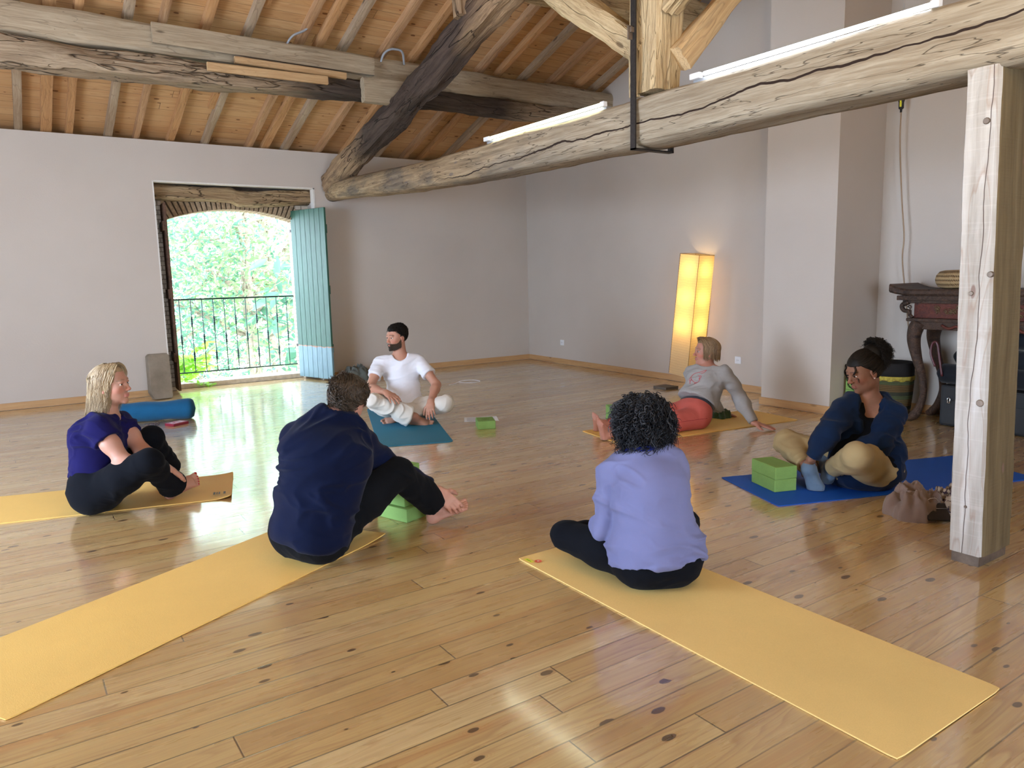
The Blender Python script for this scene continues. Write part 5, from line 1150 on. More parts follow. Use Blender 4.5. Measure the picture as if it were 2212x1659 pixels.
class Body:
    def __init__(s, J, name, label, sex='f', k=1.0, fat=1.0, skin=(0.62, 0.38, 0.28), head_f=(0, 1, 0), head_u=(0, 0, 1), hs=1.0):
        s.J = {a: A_(b) for a, b in J.items()}; s.k = k; s.sex = sex; s.skin = A_(skin); s.hs = hs; s.G = {}; s.extra = []
        J = s.J; pts = np.array(list(J.values())); s.lo = pts.min(0)-0.20; s.hi = pts.max(0)+0.20; s.lo[2] = -0.02; s.hi[2] = max(s.hi[2], J['head'][2]+0.22)
        o = J['pelvis'].copy(); o[2] = 0.0; s.o = o
        s.root = empty(name, tuple(o)); tag(s.root, label, 'person')
        hf = nrm(head_f); hu = A_(head_u); hu = nrm(hu-hf*(hu@hf)); hr = np.cross(hf, hu); s.H = (hr, hf, hu); s.hc = J['head']
        s.r = nrm(J['shR']-J['shL']); s.u = nrm(J['neck']-J['pelvis']); s.f = nrm(np.cross(s.u, s.r)); s.r2 = nrm(J['hiR']-J['hiL']); s.fat = fat
        s.build()
    def g(s, name, a, b, ra, rb, rv=None, k=0.03, cap=1.0, sub=False):
        if not hasattr(ra, '__len__'): ra = (ra, ra)
        if not hasattr(rb, '__len__'): rb = (rb, rb)
        s.G.setdefault(name, []).append((a, b, ra, rb, rv, k, sub, cap))
    def build(s):
        J, r, u, f, K = s.J, s.r, s.u, s.f, s.k; ft = s.fat*K; P, N = J['pelvis'], J['neck']; fem = s.sex == 'f'
        back = J.get('back', 0.045); L = N-P
        m1 = P+L*0.34-f*back*0.8; m2 = P+L*0.70-f*back*0.9; s.m1, s.m2 = m1, m2
        fh = nrm(np.cross([0, 0, 1], s.r2)); s.fh = fh
        # pelvis and seat
        for sg in (1, -1): s.g('hips', P+s.r2*0.075*K*sg-fh*0.01, P+s.r2*0.070*K*sg+fh*0.03, 0.105*ft*(1.05 if fem else 1), 0.09*ft, None, 0.07)
        s.g('hips', P+u*0.02, m1, (0.155*ft*(1.05 if fem else 1), 0.112*ft), (0.132*ft, 0.100*ft), s.r2, 0.06)
        s.g('torso', m1, m2, (0.132*ft, 0.100*ft), (0.150*ft if not fem else 0.138*ft, 0.108*ft), r, 0.06)
        s.g('torso', m2, N-u*0.035, (0.150*ft if not fem else 0.138*ft, 0.108*ft), (0.115*K, 0.070*K), r, 0.06)
        for sg, q in ((1, 'shR'), (-1, 'shL')):
            s.g('torso', J[q]-r*sg*0.01, N+r*sg*0.03+u*0.01, 0.052*K*(1 if fem else 1.1), 0.050*K, None, 0.05)
            s.g('torso', J[q]-u*0.05-r*sg*0.035, m2+r*sg*0.06, (0.045*K, 0.05*K), (0.05*K, 0.07*K), r, 0.05)
        if fem:
            for sg in (1, -1): s.g('torso', m2+L*0.02+f*0.075*K+r*sg*0.062*K, m2+L*0.02+f*0.078*K+r*sg*0.062*K, 0.060*ft, 0.058*ft, None, 0.035)
        else: s.g('torso', m2+L*0.08+f*0.05, m2+L*0.10+f*0.05+r*0.01, (0.11*K, 0.05*K), (0.11*K, 0.05*K), r, 0.05)
        hb = s.hc-s.H[2]*0.06*s.hs-s.H[1]*0.018*s.hs
        s.g('neck', N-u*0.01, hb, 0.056*K*(1 if fem else 1.10), 0.051*K*(1 if fem else 1.12), None, 0.035)
        for q in 'RL':
            sh, el, wr = J['sh'+q], J['el'+q], J['wr'+q]; a = ft if fem else K
            s.g('arm'+q, sh, sh+(el-sh)*0.45, 0.052*a, 0.045*a, None, 0.04); s.g('arm'+q, sh+(el-sh)*0.45, el, 0.045*a, 0.037*a, None, 0.03)
            m = el+(wr-el)*0.28; pn = A_(s.J.get('pn'+q, (0, 0, -1))); s.g('fore'+q, el, m, 0.038*a, 0.041*a, None, 0.03); lat = np.cross(nrm(wr-el), pn)
            s.g('fore'+q, m, wr, (0.041*a, 0.038*a), (0.0275*K, 0.020*K), lat, 0.03)
            hi, kn, an = J['hi'+q], J['kn'+q], J['an'+q]; s.g('thigh'+q, hi, hi+(kn-hi)*0.5, 0.093*ft, 0.078*ft, None, 0.06); s.g('thigh'+q, hi+(kn-hi)*0.5, kn, 0.078*ft, 0.054*ft, None, 0.05)
            # calf muscle sits behind the shin: on the thigh side when folded
            c = kn+(an-kn)*0.30; bk = nrm((hi-kn)-(an-kn)*((hi-kn)@(an-kn))/((an-kn)@(an-kn)+1e-9)); bk = -bk if False else bk
            s.g('shin'+q, kn, an, 0.052*ft, 0.036*K, None, 0.035); s.g('shin'+q, c+bk*0.012, c+(an-kn)*0.12+bk*0.012, 0.054*ft, 0.046*ft, None, 0.04)
    def hand(s, q, curl=0.5, pn=(0, 0, -1), spread=1.0, sc=None, thumb=1.0):
        J = s.J; K = s.k if sc is None else sc; w = J['wr'+q]; d = nrm(J['ha'+q]-w); pn = A_(pn); pn = nrm(pn-d*(pn@d)); lat = np.cross(d, pn)*(1 if q == 'R' else -1)
        G = 'hand'+q
        s.g(G, w-d*0.012, w+d*0.03*K, (0.028*K, 0.021*K), (0.034*K, 0.018*K), lat, 0.02); s.g(G, w+d*0.03*K, w+d*0.078*K, (0.036*K, 0.017*K), (0.041*K, 0.0125*K), lat, 0.015)
        for i, (lt, ba, ln) in enumerate(((0.030, .084, .072), (0.0105, .088, .080), (-0.0095, .085, .074), (-0.0285, .076, .058))):
            p = w+d*ba*K+lat*lt*K; dd = nrm(d+lat*(0.17, 0.04, -0.09, -0.22)[i]*spread); ang = curl*(0.25+0.06*i); r0 = 0.0098-0.0006*i*(i > 1)
            for j, fr in enumerate((.46, .30, .24)):
                dn = nrm(dd*math.cos(ang)+pn*math.sin(ang)); e = p+dn*ln*fr*K*1.06; s.g(G, p, e, (r0-0.0006*j)*K, (r0-0.0008*(j+1))*K, None, 0.006 if j else 0.010); p = e; ang += curl*(0.62 if j == 0 else 0.4)
        p = w+d*0.022*K+lat*0.022*K
        for j, (c, ln, r0, r1) in enumerate((((.62, .72, .30*thumb), .042, .016, .0125), ((.82, .45, .35*thumb), .034, .0125, .011), ((.92, .25, .30*thumb), .028, .011, .0085))):
            e = p+nrm(d*c[0]+lat*c[1]+pn*c[2])*ln*K; s.g(G, p, e, r0*K, r1*K, None, 0.010); p = e
    def foot(s, q, up, sc=None, toes=True):
        J = s.J; K = s.k if sc is None else sc; an = J['an'+q]; up = nrm(up); fd = J['to'+q]-an; fd = nrm(fd-up*(fd@up)); m = np.cross(fd, up)*(-1 if q == 'R' else 1)
        G = 'foot'+q; H = an-up*0.050*K-fd*0.038*K; B = an-up*0.058*K+fd*0.108*K
        s.g(G, an+up*0.02, an-up*0.02, 0.036*K, 0.034*K, None, 0.02); s.g(G, H+up*0.006, H+up*0.03, 0.031*K, 0.028*K, None, 0.025)
        s.g(G, an-up*0.010+fd*0.01, B+up*0.008, (0.033*K, 0.036*K), (0.043*K, 0.019*K), m, 0.025); s.g(G, H, B, (0.028*K, 0.026*K), (0.040*K, 0.017*K), m, 0.02)
        for sg in (1, -1): s.g(G, an+m*0.031*K*sg, an+m*0.032*K*sg, 0.012*K, 0.012*K, None, 0.015)
        s.toe = getattr(s, 'toe', {}); s.toe[q] = []
        if toes:
            for i, (mm, st, ln, r0) in enumerate(((.0270, .018, .045, .0145), (.0055, .022, .040, .0100), (-.0100, .018, .036, .0095), (-.0245, .012, .031, .0090), (-.0375, .004, .026, .0088))):
                a = B+m*mm*K+fd*st*K*0.6-up*0.001; b_ = a+fd*ln*K*0.85+up*0.004-m*0.002*i; s.g(G, a, b_, r0*K, r0*0.9*K, None, 0.007); s.toe[q].append((b_, r0*0.9*K, fd, up, m))
        else: s.g(G, B, B+fd*0.045*K, (0.040*K, 0.017*K), (0.028*K, 0.013*K), m, 0.02)
    def hp(s, x, y, z): return s.hc+(s.H[0]*x+s.H[1]*y+s.H[2]*z)*s.hs
    def head_field(s, F, inf=0.0):
        hs = s.hs; ax = s.H; E = lambda c, r, k=0.02, sub=False: F.ell(s.hp(*c), A_(r)*hs, ax, k*hs, sub)
        fem = s.sex == 'f'
        E((0, -.018, .035), (.074, .092, .083), .03); E((0, .030, .035), (.061, .054, .064), .03); E((0, .032, -.028), (.056, .054, .075), .03)
        for q in (1, -1): E((q*.035, .054, -.022), (.022, .024, .026)); E((q*.044, .004, -.058), (.016, .028, .028) if not fem else (.013, .026, .024), .03)
        E((0, .032, -.076), (.046, .048, .034) if not fem else (.042, .046, .032), .025); E((0, .071, -.099), (.021, .018, .018) if not fem else (.017, .016, .016))
        F.prim((s.hp(-.034, .080, .026), s.hp(.034, .080, .026), (.010*hs,)*2, (.010*hs,)*2, None, .018, False, 1))
        for q in (1, -1): E((q*.031, .098, .005), (.017, .017, .0115), .012, True)
        F.prim((s.hp(0, .084, .018), s.hp(0, .102, -.026), (.0075*hs,)*2, (.0110*hs,)*2, None, .012, False, 1)); E((0, .105, -.029), (.0105, .0105, .009), .008)
        for q in (1, -1): E((q*.011, .096, -.033), (.0075, .010, .007), .006); E((q*.006, .101, -.041), (.0035, .005, .003), .003, True)
        E((0, .0885, -.0575), (.022, .0075, .0052), .008); E((0, .0870, -.0690), (.019, .0080, .0060), .008); E((0, .101, -.0635), (.023, .009, .0013), .003, True)
        for q in (1, -1):
            E((q*.031, .0795, .0125), (.0165, .0135, .0070), .004); E((q*.031, .0785, -.0045), (.0155, .0130, .0045), .004)
            F.ell(s.hp(q*.0745, -.010, -.004), A_((.0075, .0185, .031))*hs, ax, .006); F.ell(s.hp(q*.083, -.004, .000), A_((.006, .010, .016))*hs, ax, .004, True); F.ell(s.hp(q*.078, -.004, -.030), A_((.006, .008, .009))*hs, ax, .006)
    def tint(s, V, brow=(0.10, 0.06, 0.04), lip=(0.55, 0.20, 0.17), beard=None, eye_y=0.0):
        q = (V-s.hc)/s.hs; x, y, z = q@s.H[0], q@s.H[1], q@s.H[2]; col = np.tile(s.skin, (len(V), 1)); n = vnoise(V*160)[:, None]
        def blend(mask, c, amt=1.0):
            nonlocal col; mk = np.clip(mask, 0, 1)[:, None]*amt; col = col*(1-mk)+A_(c)*mk
        face = (y > 0.03) & (np.abs(z) < 0.13) & (np.abs(x) < 0.08)
        g = lambda cx, cz, rx, rz: np.clip(1.6-((x-cx)/rx)**2*1.0-((z-cz)/rz)**2, 0, 1)*face
        for sg in (1, -1):
            blend(g(sg*.040, -.030, .022, .018), s.skin*A_((1.15, .70, .66)), 0.45)
            bz = .030+0.10*(np.abs(x)-.030)*(np.abs(x) < .03)-0.25*np.maximum(np.abs(x)-.034, 0); blend(np.clip(1.3-((z-bz)/.0042)**2, 0, 1)*((x*sg > .012) & (x*sg < .052))*(y > .05), brow, 0.75)
            blend(np.clip(1.2-((x-sg*.031)/.017)**2-((z-.006)/.009)**2, 0, 1)*(y > .06), s.skin*A_((.62, .45, .42)), 0.55)
        blend(g(0, -.029, .016, .016)*(y > .095), s.skin*A_((1.15, .68, .62)), 0.4)
        blend(np.clip(1.5-(x/.024)**2-((z+.0635)/.0115)**2, 0, 1)*(y > .075), lip, 0.75); blend(np.clip(1-(x/.021)**2, 0, 1)*(np.abs(z+.0635) < .0018)*(y > .07), lip, 0.0)
        blend(((np.abs(x) > .070) & (np.abs(z) < .05))*1.0, s.skin*A_((1.1, .72, .66)), 0.4)
        if beard is not None:
            low = -.112+0.5*np.maximum(0, .055-y)                      # lower edge runs back and up along the jaw
            top = -.050+0.55*np.clip(.050-y, 0, .05)+0.35*np.clip(.030-y, 0, .03)
            mk = np.clip((top-z)/.008+.5, 0, 1)*np.clip((z-low)/.010+.5, 0, 1)*np.clip((y+.002)/.010, 0, 1)*np.clip((.020-z)/.01, 0, 1)
            mk = np.maximum(mk, np.clip(1.5-((z+.049)/.006)**2-(x/.024)**2, 0, 1)*(y > .08)*0.8); mk = mk*(1-g(0, -.0635, .019, .008))
            mk *= 1-np.clip(1.4-((np.abs(x)-.034)/.020)**2-((z+.032)/.020)**2, 0, 1)*(y > .05); blend(mk*(0.75+0.5*n[:, 0]), beard, 0.9)
        for G in ('handR', 'handL', 'footR', 'footL'):
            if G in s.G:
                for p in s.G[G][-12:]:
                    d = np.linalg.norm(V-A_(p[1]), axis=1); blend(np.clip(1-d/.016, 0, 1), s.skin*A_((1.12, .72, .66)), 0.30)
        return np.clip(col, 0, 1)
    def skin_mesh(s, h=0.004, shrink=-0.006, bare=('neck', 'handR', 'handL', 'footR', 'footL'), **tk):
        F = Field(s.lo, s.hi, h)
        for nme, ps in s.G.items():
            for p in ps: F.prim(p, 0.0 if nme in bare else shrink)
        s.head_field(F); F.cut((0, 0, 0.0065), (0, 0, -1))
        V, Q = F.mesh(); del F
        s.body = fast_mesh('body', V, Q, SKIN, s.root, s.o, col=s.tint(V, **tk)); return s.body
    def eyes(s, iris=(0.10, 0.06, 0.03), look=(0, 1, 0)):
        wm = plain('eye_white', (0.72, 0.70, 0.68), 0.2); im = MAT.get('iris%s' % (iris,)) or plain('iris%s' % (iris,), iris, 0.15); pm = plain('pupil', (0.01, 0.01, 0.01), 0.1)
        for q in (1, -1):
            c = s.hp(q*.031, .0752, .004); r = .0118*s.hs
            V = []; Fc = []; mi = []; lk = nrm(s.H[0]*look[0]+s.H[1]*look[1]+s.H[2]*look[2]); a1 = nrm(np.cross(lk, s.H[2])); a2 = np.cross(a1, lk)
            n, m = 14, 18
            for i in range(n+1):
                t = PI*i/n
                for k in range(m): an = 2*PI*k/m; V.append(c-s.o+r*(lk*math.cos(t)+(a1*math.cos(an)+a2*math.sin(an))*math.sin(t)))
            for i in range(n):
                for k in range(m): Fc.append((i*m+k, (i+1)*m+k, (i+1)*m+(k+1) % m, i*m+(k+1) % m)); mi.append(2 if i < 2 else (1 if i < 4 else 0))
            mesh_obj('eye', V, Fc, None, s.root, True, mats=[wm, im, pm], midx=mi)
    def wear(s, name, groups, mat, inf=0.012, h=0.006, cuts=(), adds=(), folds=(0.005, 14, 3), kk=None, inflate=None, stretch=None, label=None, subs=(), wcuts=(), relax_=1, ground=True):
        F = Field(s.lo-0.03*np.array([1, 1, 0]), s.hi+0.03, h)
        core = {'hips', 'torso', 'belly', 'hem', 'lovehandle', 'backround', 'tail', 'tailside', 'hood'}
        for gname in groups:
            if gname in core:
                for p in s.G.get(gname, []): F.prim(p, (inflate or {}).get(gname, inf))
        for p in adds: F.prim(p)
        for pt, n in cuts: F.cut(pt, n)
        for p in subs: F.prim(p)
        def segd(pt, q):
            J = s.J; best = 9
            for a, b in (('sh', 'el'), ('el', 'wr'), ('hi', 'kn'), ('kn', 'an')):
                A, B = J[a+q], J[b+q]; t = np.clip(((pt-A)@(B-A))/((B-A)@(B-A)), 0, 1.3); best = min(best, np.linalg.norm(pt-A-(B-A)*t))
            return best
        for q in ('R', 'L', ''):                     # each limb is cut off at its own cuff before it joins the rest
            gs = [g for g in groups if g not in core and s.G.get(g) and (g[-1] == q if q else g[-1] not in 'RL')]
            if not gs: continue
            F2 = Field(F.lo, F.lo+(F.n-1)*F.h-1e-6, F.h)
            for g in gs:
                for p in s.G[g]: F2.prim(p, (inflate or {}).get(g, inf), kk)
            for a, b, r, pt, n in wcuts:
                o_ = 'L' if q == 'R' else 'R'
                if q and segd(A_(pt), q) <= segd(A_(pt), o_): F2.cutcap(a, b, r, pt, n)
            F.put((slice(None),)*3, F2.D, 0.022, False); del F2
        if ground: F.cut((0, 0, 0.0085), (0, 0, -1))
        V, Q = F.mesh(); del F
        V = relax(V, Q, relax_)
        if folds and folds[0] > 0:
            N_ = vnormals(V, Q); am, sc, st = folds; w = vnoise(V*3.1+5)[:, None]*1.2
            ax_ = A_(stretch) if stretch is not None else s.u
            al = (V@ax_)[:, None]*ax_; lat = V-al
            # folds run across the pull: squeeze the pattern along the stretch axis
            P = (al*sc*1.0+lat*sc/st)+w*2.0; a = 1-np.abs(vnoise(P)*2-1); b = 1-np.abs(vnoise(P*1.9+17)*2-1); c = vnoise(V*7+3)
            d = (a**3*1.25+b**3*0.5-0.50)*am*1.9*np.clip(2.0*c-0.35, 0.30, 1.3); d = np.clip(np.where(V[:, 2] < 0.02, 0, d), -min(am*0.5, 0.006), am*1.25); V = relax(V+N_*d[:, None], Q, 2, 0.5); 
            if ground: V[:, 2] = np.maximum(V[:, 2], 0.0085)
        o = fast_mesh(name, V, Q, mat, s.root, s.o)
        if label: o['label'] = label
        return o
    # ---- hair
    def strands(s, name, S_, rad, mat, label=None, seg=4, rnd=None, extra=None, exr=0.12):
        """S_: (n, m, 3) polylines in world space -> one mesh of tapered locks"""
        S_ = np.asarray(S_); n, m, _ = S_.shape; T = np.gradient(S_, axis=1); T /= np.linalg.norm(T, axis=2, keepdims=True)+1e-9
        up = np.zeros_like(T); up[..., 2] = 1; up = np.where(np.abs(T[..., 2:3]) > 0.95, A_((1, 0, 0)), up); a = np.cross(T, up); a /= np.linalg.norm(a, axis=2, keepdims=True)+1e-9; b = np.cross(T, a)
        tp = np.linspace(0, 1, m); rr = rad*(1-0.75*tp**2) if not hasattr(rad, 'shape') else rad[:, None]*(1-0.75*tp**2)[None]
        if rr.ndim == 1: rr = np.tile(rr, (n, 1))
        V = np.stack([S_+(a*math.cos(2*PI*k/seg)+b*math.sin(2*PI*k/seg))*rr[..., None] for k in range(seg)], 2)
        base = (np.arange(n)[:, None, None]*m+np.arange(m-1)[None, :, None])*seg; k = np.arange(seg)[None, None, :]; k2 = (k+1) % seg
        Q = np.stack([base+k, base+k2, base+seg+k2, base+seg+k], -1).reshape(-1, 4)[:, ::-1]
        r_ = np.repeat(np.random.rand(n) if rnd is None else rnd, m*seg); V = V.reshape(-1, 3)
        if extra is not None:
            v2, q2 = extra; Q = np.concatenate([Q, q2+len(V)]); V = np.concatenate([V, v2]); r_ = np.concatenate([r_, np.full(len(v2), exr)])
        o = fast_mesh(name, V, Q, mat, s.root, s.o, attr=r_)
        if label: o['label'] = label
        return o
    def cap(s, inf, mask, h=0.0035, bump=0.003, lumps=()):
        lo = s.hc-0.20; hi = s.hc+0.20; F = Field(lo, hi, h); ax = s.H
        for c, r in (((0, -.018, .035), (.074, .092, .083)), ((0, .028, .038), (.060, .052, .062))): F.ell(s.hp(*c), (A_(r)+(inf if c[1] < 0 else inf*0.45))*s.hs, ax, .03)
        for c, r in lumps: F.ell(s.hp(*c), A_(r)*s.hs, ax, .03)
        X = F.ax[0][:, None, None]-s.hc[0]; Y = F.ax[1][None, :, None]-s.hc[1]; Z = F.ax[2][None, None, :]-s.hc[2]
        l = [(X*a[0]+Y*a[1]+Z*a[2])/s.hs for a in ax]; d = mask(*l).astype(np.float32); F.D = np.maximum(F.D, d)
        V, Q = F.mesh(); N_ = vnormals(V, Q); V = V+N_*((vnoise(V*90)-0.4)*bump)[:, None]; return V, Q
    def scalp(s, n, hairline, inf=0.004, seed=0):
        r = np.random.RandomState(seed); out = []; 
        d = r.randn(n*6, 3); d /= np.linalg.norm(d, axis=1)[:, None]; L = d*(A_((.074, .092, .083))+inf)+A_((0, -.018, .035)); L = L[hairline(L[:, 0], L[:, 1], L[:, 2])][:n]
        nn = (L-A_((0, -.018, .035)))/A_((.074, .092, .083))**2; nn /= np.linalg.norm(nn, axis=1)[:, None]; return L, nn
    def tow(s, L): return s.hc+(L[..., 0:1]*s.H[0]+L[..., 1:2]*s.H[1]+L[..., 2:3]*s.H[2])*s.hs
def shirt_mat(name, col, **kw): return fabric(name, col, **kw)
def smin_mask(*a): return np.maximum.reduce(a)
POSE = {
'white': dict(hf=(-0.977, -0.21, -0.03), hu=(0.0, 0.0, 1.0), J={'pelvis': (3.064, 6.311, 0.12), 'neck': (3.07, 6.386, 0.57), 'head': (3.048, 6.4, 0.776), 'shR': (2.884, 6.447, 0.546), 'shL': (3.229, 6.309, 0.537), 'elR': (2.714, 6.307, 0.342), 'wrR': (2.755, 6.051, 0.325), 'haR': (2.791, 5.899, 0.257), 'elL': (3.286, 6.093, 0.338), 'wrL': (3.129, 5.926, 0.215), 'haL': (3.052, 5.805, 0.06), 'hiR': (2.982, 6.329, 0.118), 'hiL': (3.141, 6.281, 0.106), 'knR': (2.643, 6.086, 0.258), 'knL': (3.239, 5.86, 0.19), 'anR': (2.992, 5.982, 0.075), 'toR': (3.143, 5.878, 0.05), 'anL': (2.957, 6.234, 0.06), 'toL': (2.844, 6.193, 0.05)}),
'navy': dict(hf=(0.803, 0.444, -0.396), hu=(0.346, -0.136, 0.928), J={'pelvis': (1.126, 3.405, 0.13), 'neck': (1.277, 3.417, 0.641), 'head': (1.358, 3.452, 0.734), 'shL': (1.128, 3.542, 0.565), 'shR': (1.421, 3.418, 0.505), 'elR': (1.637, 3.495, 0.297), 'wrR': (1.83, 3.401, 0.2), 'haR': (1.918, 3.354, 0.09), 'elL': (1.292, 3.646, 0.324), 'wrL': (1.465, 3.642, 0.27), 'haL': (1.559, 3.676, 0.272), 'hiR': (1.178, 3.37, 0.129), 'hiL': (1.109, 3.514, 0.127), 'anR': (1.846, 3.463, 0.1), 'toR': (2.041, 3.441, 0.12), 'knR': (1.571, 3.341, 0.365), 'knL': (1.484, 3.648, 0.336), 'anL': (1.641, 3.888, 0.07), 'toL': (1.779, 4.002, 0.05)}),
'lav': dict(hf=(-0.35, 0.929, -0.122), hu=(0.0, 0.0, 1.0), J={'pelvis': (2.214, 2.19, 0.12), 'neck': (2.211, 2.268, 0.553), 'head': (2.232, 2.323, 0.672), 'shL': (2.111, 2.347, 0.482), 'shR': (2.345, 2.215, 0.49), 'elL': (2.083, 2.371, 0.232), 'wrL': (2.206, 2.566, 0.164), 'haL': (2.295, 2.705, 0.123), 'elR': (2.393, 2.232, 0.215), 'wrR': (2.467, 2.451, 0.151), 'haR': (2.534, 2.597, 0.097), 'hiL': (2.158, 2.225, 0.108), 'hiR': (2.283, 2.164, 0.101), 'knL': (2.044, 2.599, 0.14), 'knR': (2.602, 2.386, 0.14), 'anL': (2.438, 2.562, 0.08), 'toL': (2.605, 2.54, 0.05), 'anR': (2.355, 2.505, 0.08), 'toR': (2.362, 2.645, 0.05)}),
'blonde': dict(hf=(0.809, -0.585, 0.06), hu=(-0.06, 0.006, 0.998), J={'pelvis': (0.375, 4.967, 0.12), 'neck': (0.463, 4.981, 0.536), 'head': (0.495, 4.958, 0.739), 'shR': (0.399, 4.849, 0.51), 'shL': (0.544, 5.076, 0.483), 'elR': (0.508, 4.715, 0.307), 'wrR': (0.701, 4.762, 0.173), 'haR': (0.848, 4.92, 0.08), 'elL': (0.623, 4.895, 0.33), 'wrL': (0.726, 4.71, 0.239), 'haL': (0.867, 4.95, 0.1), 'hiR': (0.375, 4.848, 0.136), 'hiL': (0.428, 5.053, 0.114), 'knR': (0.617, 4.62, 0.325), 'knL': (0.707, 5.08, 0.372), 'anR': (0.782, 4.881, 0.08), 'toR': (0.929, 5.0, 0.06), 'anL': (0.821, 5.296, 0.09), 'toL': (0.937, 5.118, 0.07)}),
'red': dict(hf=(-0.851, 0.522, 0.06), hu=(0.033, -0.038, 0.999), J={'pelvis': (4.835, 4.359, 0.12), 'neck': (5.01, 4.365, 0.482), 'head': (5.037, 4.397, 0.634), 'shL': (5.057, 4.208, 0.464), 'shR': (4.999, 4.523, 0.439), 'elL': (5.186, 4.155, 0.248), 'wrL': (5.166, 3.975, 0.05), 'haL': (5.243, 3.829, 0.015), 'elR': (5.155, 4.471, 0.225), 'wrR': (5.325, 4.48, 0.056), 'haR': (5.404, 4.44, 0.03), 'hiL': (4.772, 4.276, 0.1), 'hiR': (4.868, 4.447, 0.124), 'knL': (4.326, 4.331, 0.09), 'knR': (4.481, 4.552, 0.1), 'anL': (3.949, 4.445, 0.05), 'toL': (3.708, 4.462, 0.17), 'anR': (4.121, 4.727, 0.06), 'toR': (3.931, 4.682, 0.17)}),
'dark': dict(hf=(-0.844, 0.443, -0.303), hu=(-0.01, 0.017, 1.0), J={'pelvis': (4.247, 2.464, 0.13), 'neck': (4.29, 2.48, 0.524), 'head': (4.245, 2.483, 0.712), 'shR': (4.143, 2.546, 0.475), 'shL': (4.34, 2.36, 0.455), 'elR': (3.957, 2.532, 0.369), 'wrR': (3.924, 2.607, 0.2), 'haR': (4.06, 2.717, 0.08), 'elL': (4.189, 2.339, 0.305), 'wrL': (4.069, 2.517, 0.2), 'haL': (4.126, 2.624, 0.1), 'hiR': (4.22, 2.517, 0.118), 'hiL': (4.272, 2.397, 0.119), 'knR': (4.182, 2.966, 0.205), 'knL': (3.903, 2.309, 0.28), 'anR': (3.939, 2.63, 0.13), 'toR': (3.889, 2.558, 0.04), 'anL': (4.072, 2.571, 0.12), 'toL': (4.146, 2.686, 0.06)}),
}
# ---------------------------------------------------------------- cloth and hair materials
def dull(m, sp=0.06):
    m.node_tree.nodes['Principled BSDF'].inputs['Specular IOR Level'].default_value = sp; return m
white_cot = fabric('white_cotton', (0.72, 0.74, 0.80), var=0.04); offwhite = fabric('offwhite_linen', (0.66, 0.64, 0.58), var=0.05)
navy_fl = fabric('navy_fleece', (0.004, 0.0075, 0.028), var=0.2, sheen=0.06); black_tr = fabric('black_trouser', (0.006, 0.007, 0.009), var=0.2, sheen=0.02)
lav_fl = fabric('lavender_fleece', (0.155, 0.17, 0.325), var=0.06, sheen=0.06); royal = fabric('royal_blue_knit', (0.010, 0.018, 0.14), var=0.1, sheen=0.05)
indigo = fabric('indigo_jersey', (0.009, 0.008, 0.062), var=0.12, sheen=0.04); black_leg = fabric('black_legging', (0.005, 0.006, 0.009), var=0.15, sheen=0.02)
grey_sw = fabric('grey_marl', (0.33, 0.325, 0.32), sheen=0.05, weave=350, var=0.14); coral = fabric('coral_legging', (0.50, 0.105, 0.082), var=0.06, sheen=0.05); charcoal = fabric('charcoal_waistband', (0.03, 0.03, 0.04))
cardi = fabric('navy_cardigan_cloth', (0.007, 0.018, 0.050), var=0.18, sheen=0.08); blacktop = fabric('black_top_jersey', (0.006, 0.007, 0.010), sheen=0.02); khaki = fabric('khaki_jersey', (0.40, 0.31, 0.16), var=0.06, sheen=0.05); bluesock = fabric('blue_grey_sock', (0.11, 0.17, 0.25), weave=300, bump=0.6)
for _m in (navy_fl, black_tr, royal, indigo, black_leg, cardi, blacktop, charcoal): dull(_m)
h_dark = dull(hair_material('hair_near_black', (0.006, 0.005, 0.004), (0.022, 0.016, 0.012), 0.55), 0.2); h_brown = hair_material('hair_dark_brown', (0.016, 0.010, 0.006), (0.085, 0.058, 0.036)); h_blonde = hair_material('hair_blonde', (0.20, 0.13, 0.065), (0.55, 0.43, 0.26)); h_dkblonde = hair_material('hair_dark_blonde', (0.13, 0.075, 0.035), (0.40, 0.27, 0.14)); h_grey = hair_material('hair_black_grey', (0.003, 0.004, 0.007), (0.20, 0.22, 0.26), 0.45); dull(h_grey, 0.25)
R9 = np.random.RandomState(99)
def short_hair(b, mat, n, length, hairline, inf=0.008, name='hair', messy=0.5, flow=(0, 0.8, -0.2), label=None, lumps=(), up=0.30, rad=0.0016, fq=16):
    ex = b.cap(inf, lambda x, y, z: -np.where(hairline(x, y, z, True) > 0, hairline(x, y, z, True), hairline(x, y, z, True)), bump=0.006, lumps=lumps)
    L, N_ = b.scalp(n, lambda x, y, z: hairline(x, y, z, True) > -0.001, inf*0.7, 3); n = len(L); m = 6
    fl_ = A_(flow)[None]+R9.randn(n, 3)*messy*0.22; d = N_*up+fl_*0.6; w = vnoise(L*45)[:, None]; d += (np.stack([vnoise(L*fq+7), vnoise(L*fq+31), vnoise(L*fq+77)], 1)-0.5)*messy*3.0
    d -= N_*np.minimum(0, (d*N_).sum(1))[:, None]; d /= np.linalg.norm(d, axis=1)[:, None]; ln = length*(0.6+0.8*R9.rand(n))[:, None]
    t = np.linspace(0, 1, m)[None, :, None]; P = L[:, None]-N_[:, None]*0.002+d[:, None]*ln[:, None]*t+N_[:, None]*(0.010*np.sin(t*PI)) - N_[:, None]*ln[:, None]*0.25*t**2
    return b.strands(name, b.tow(P), rad, mat, label, extra=ex)
def hl_short(x, y, z, v=False):
    ax_ = abs(x); side = np.where(y > 0.045, z-(0.060+0.10*ax_), np.where(y > 0.012, z-(0.030+0.9*(y-0.012)), np.where(y > -0.020, z-0.012, z+0.062)))
    return side
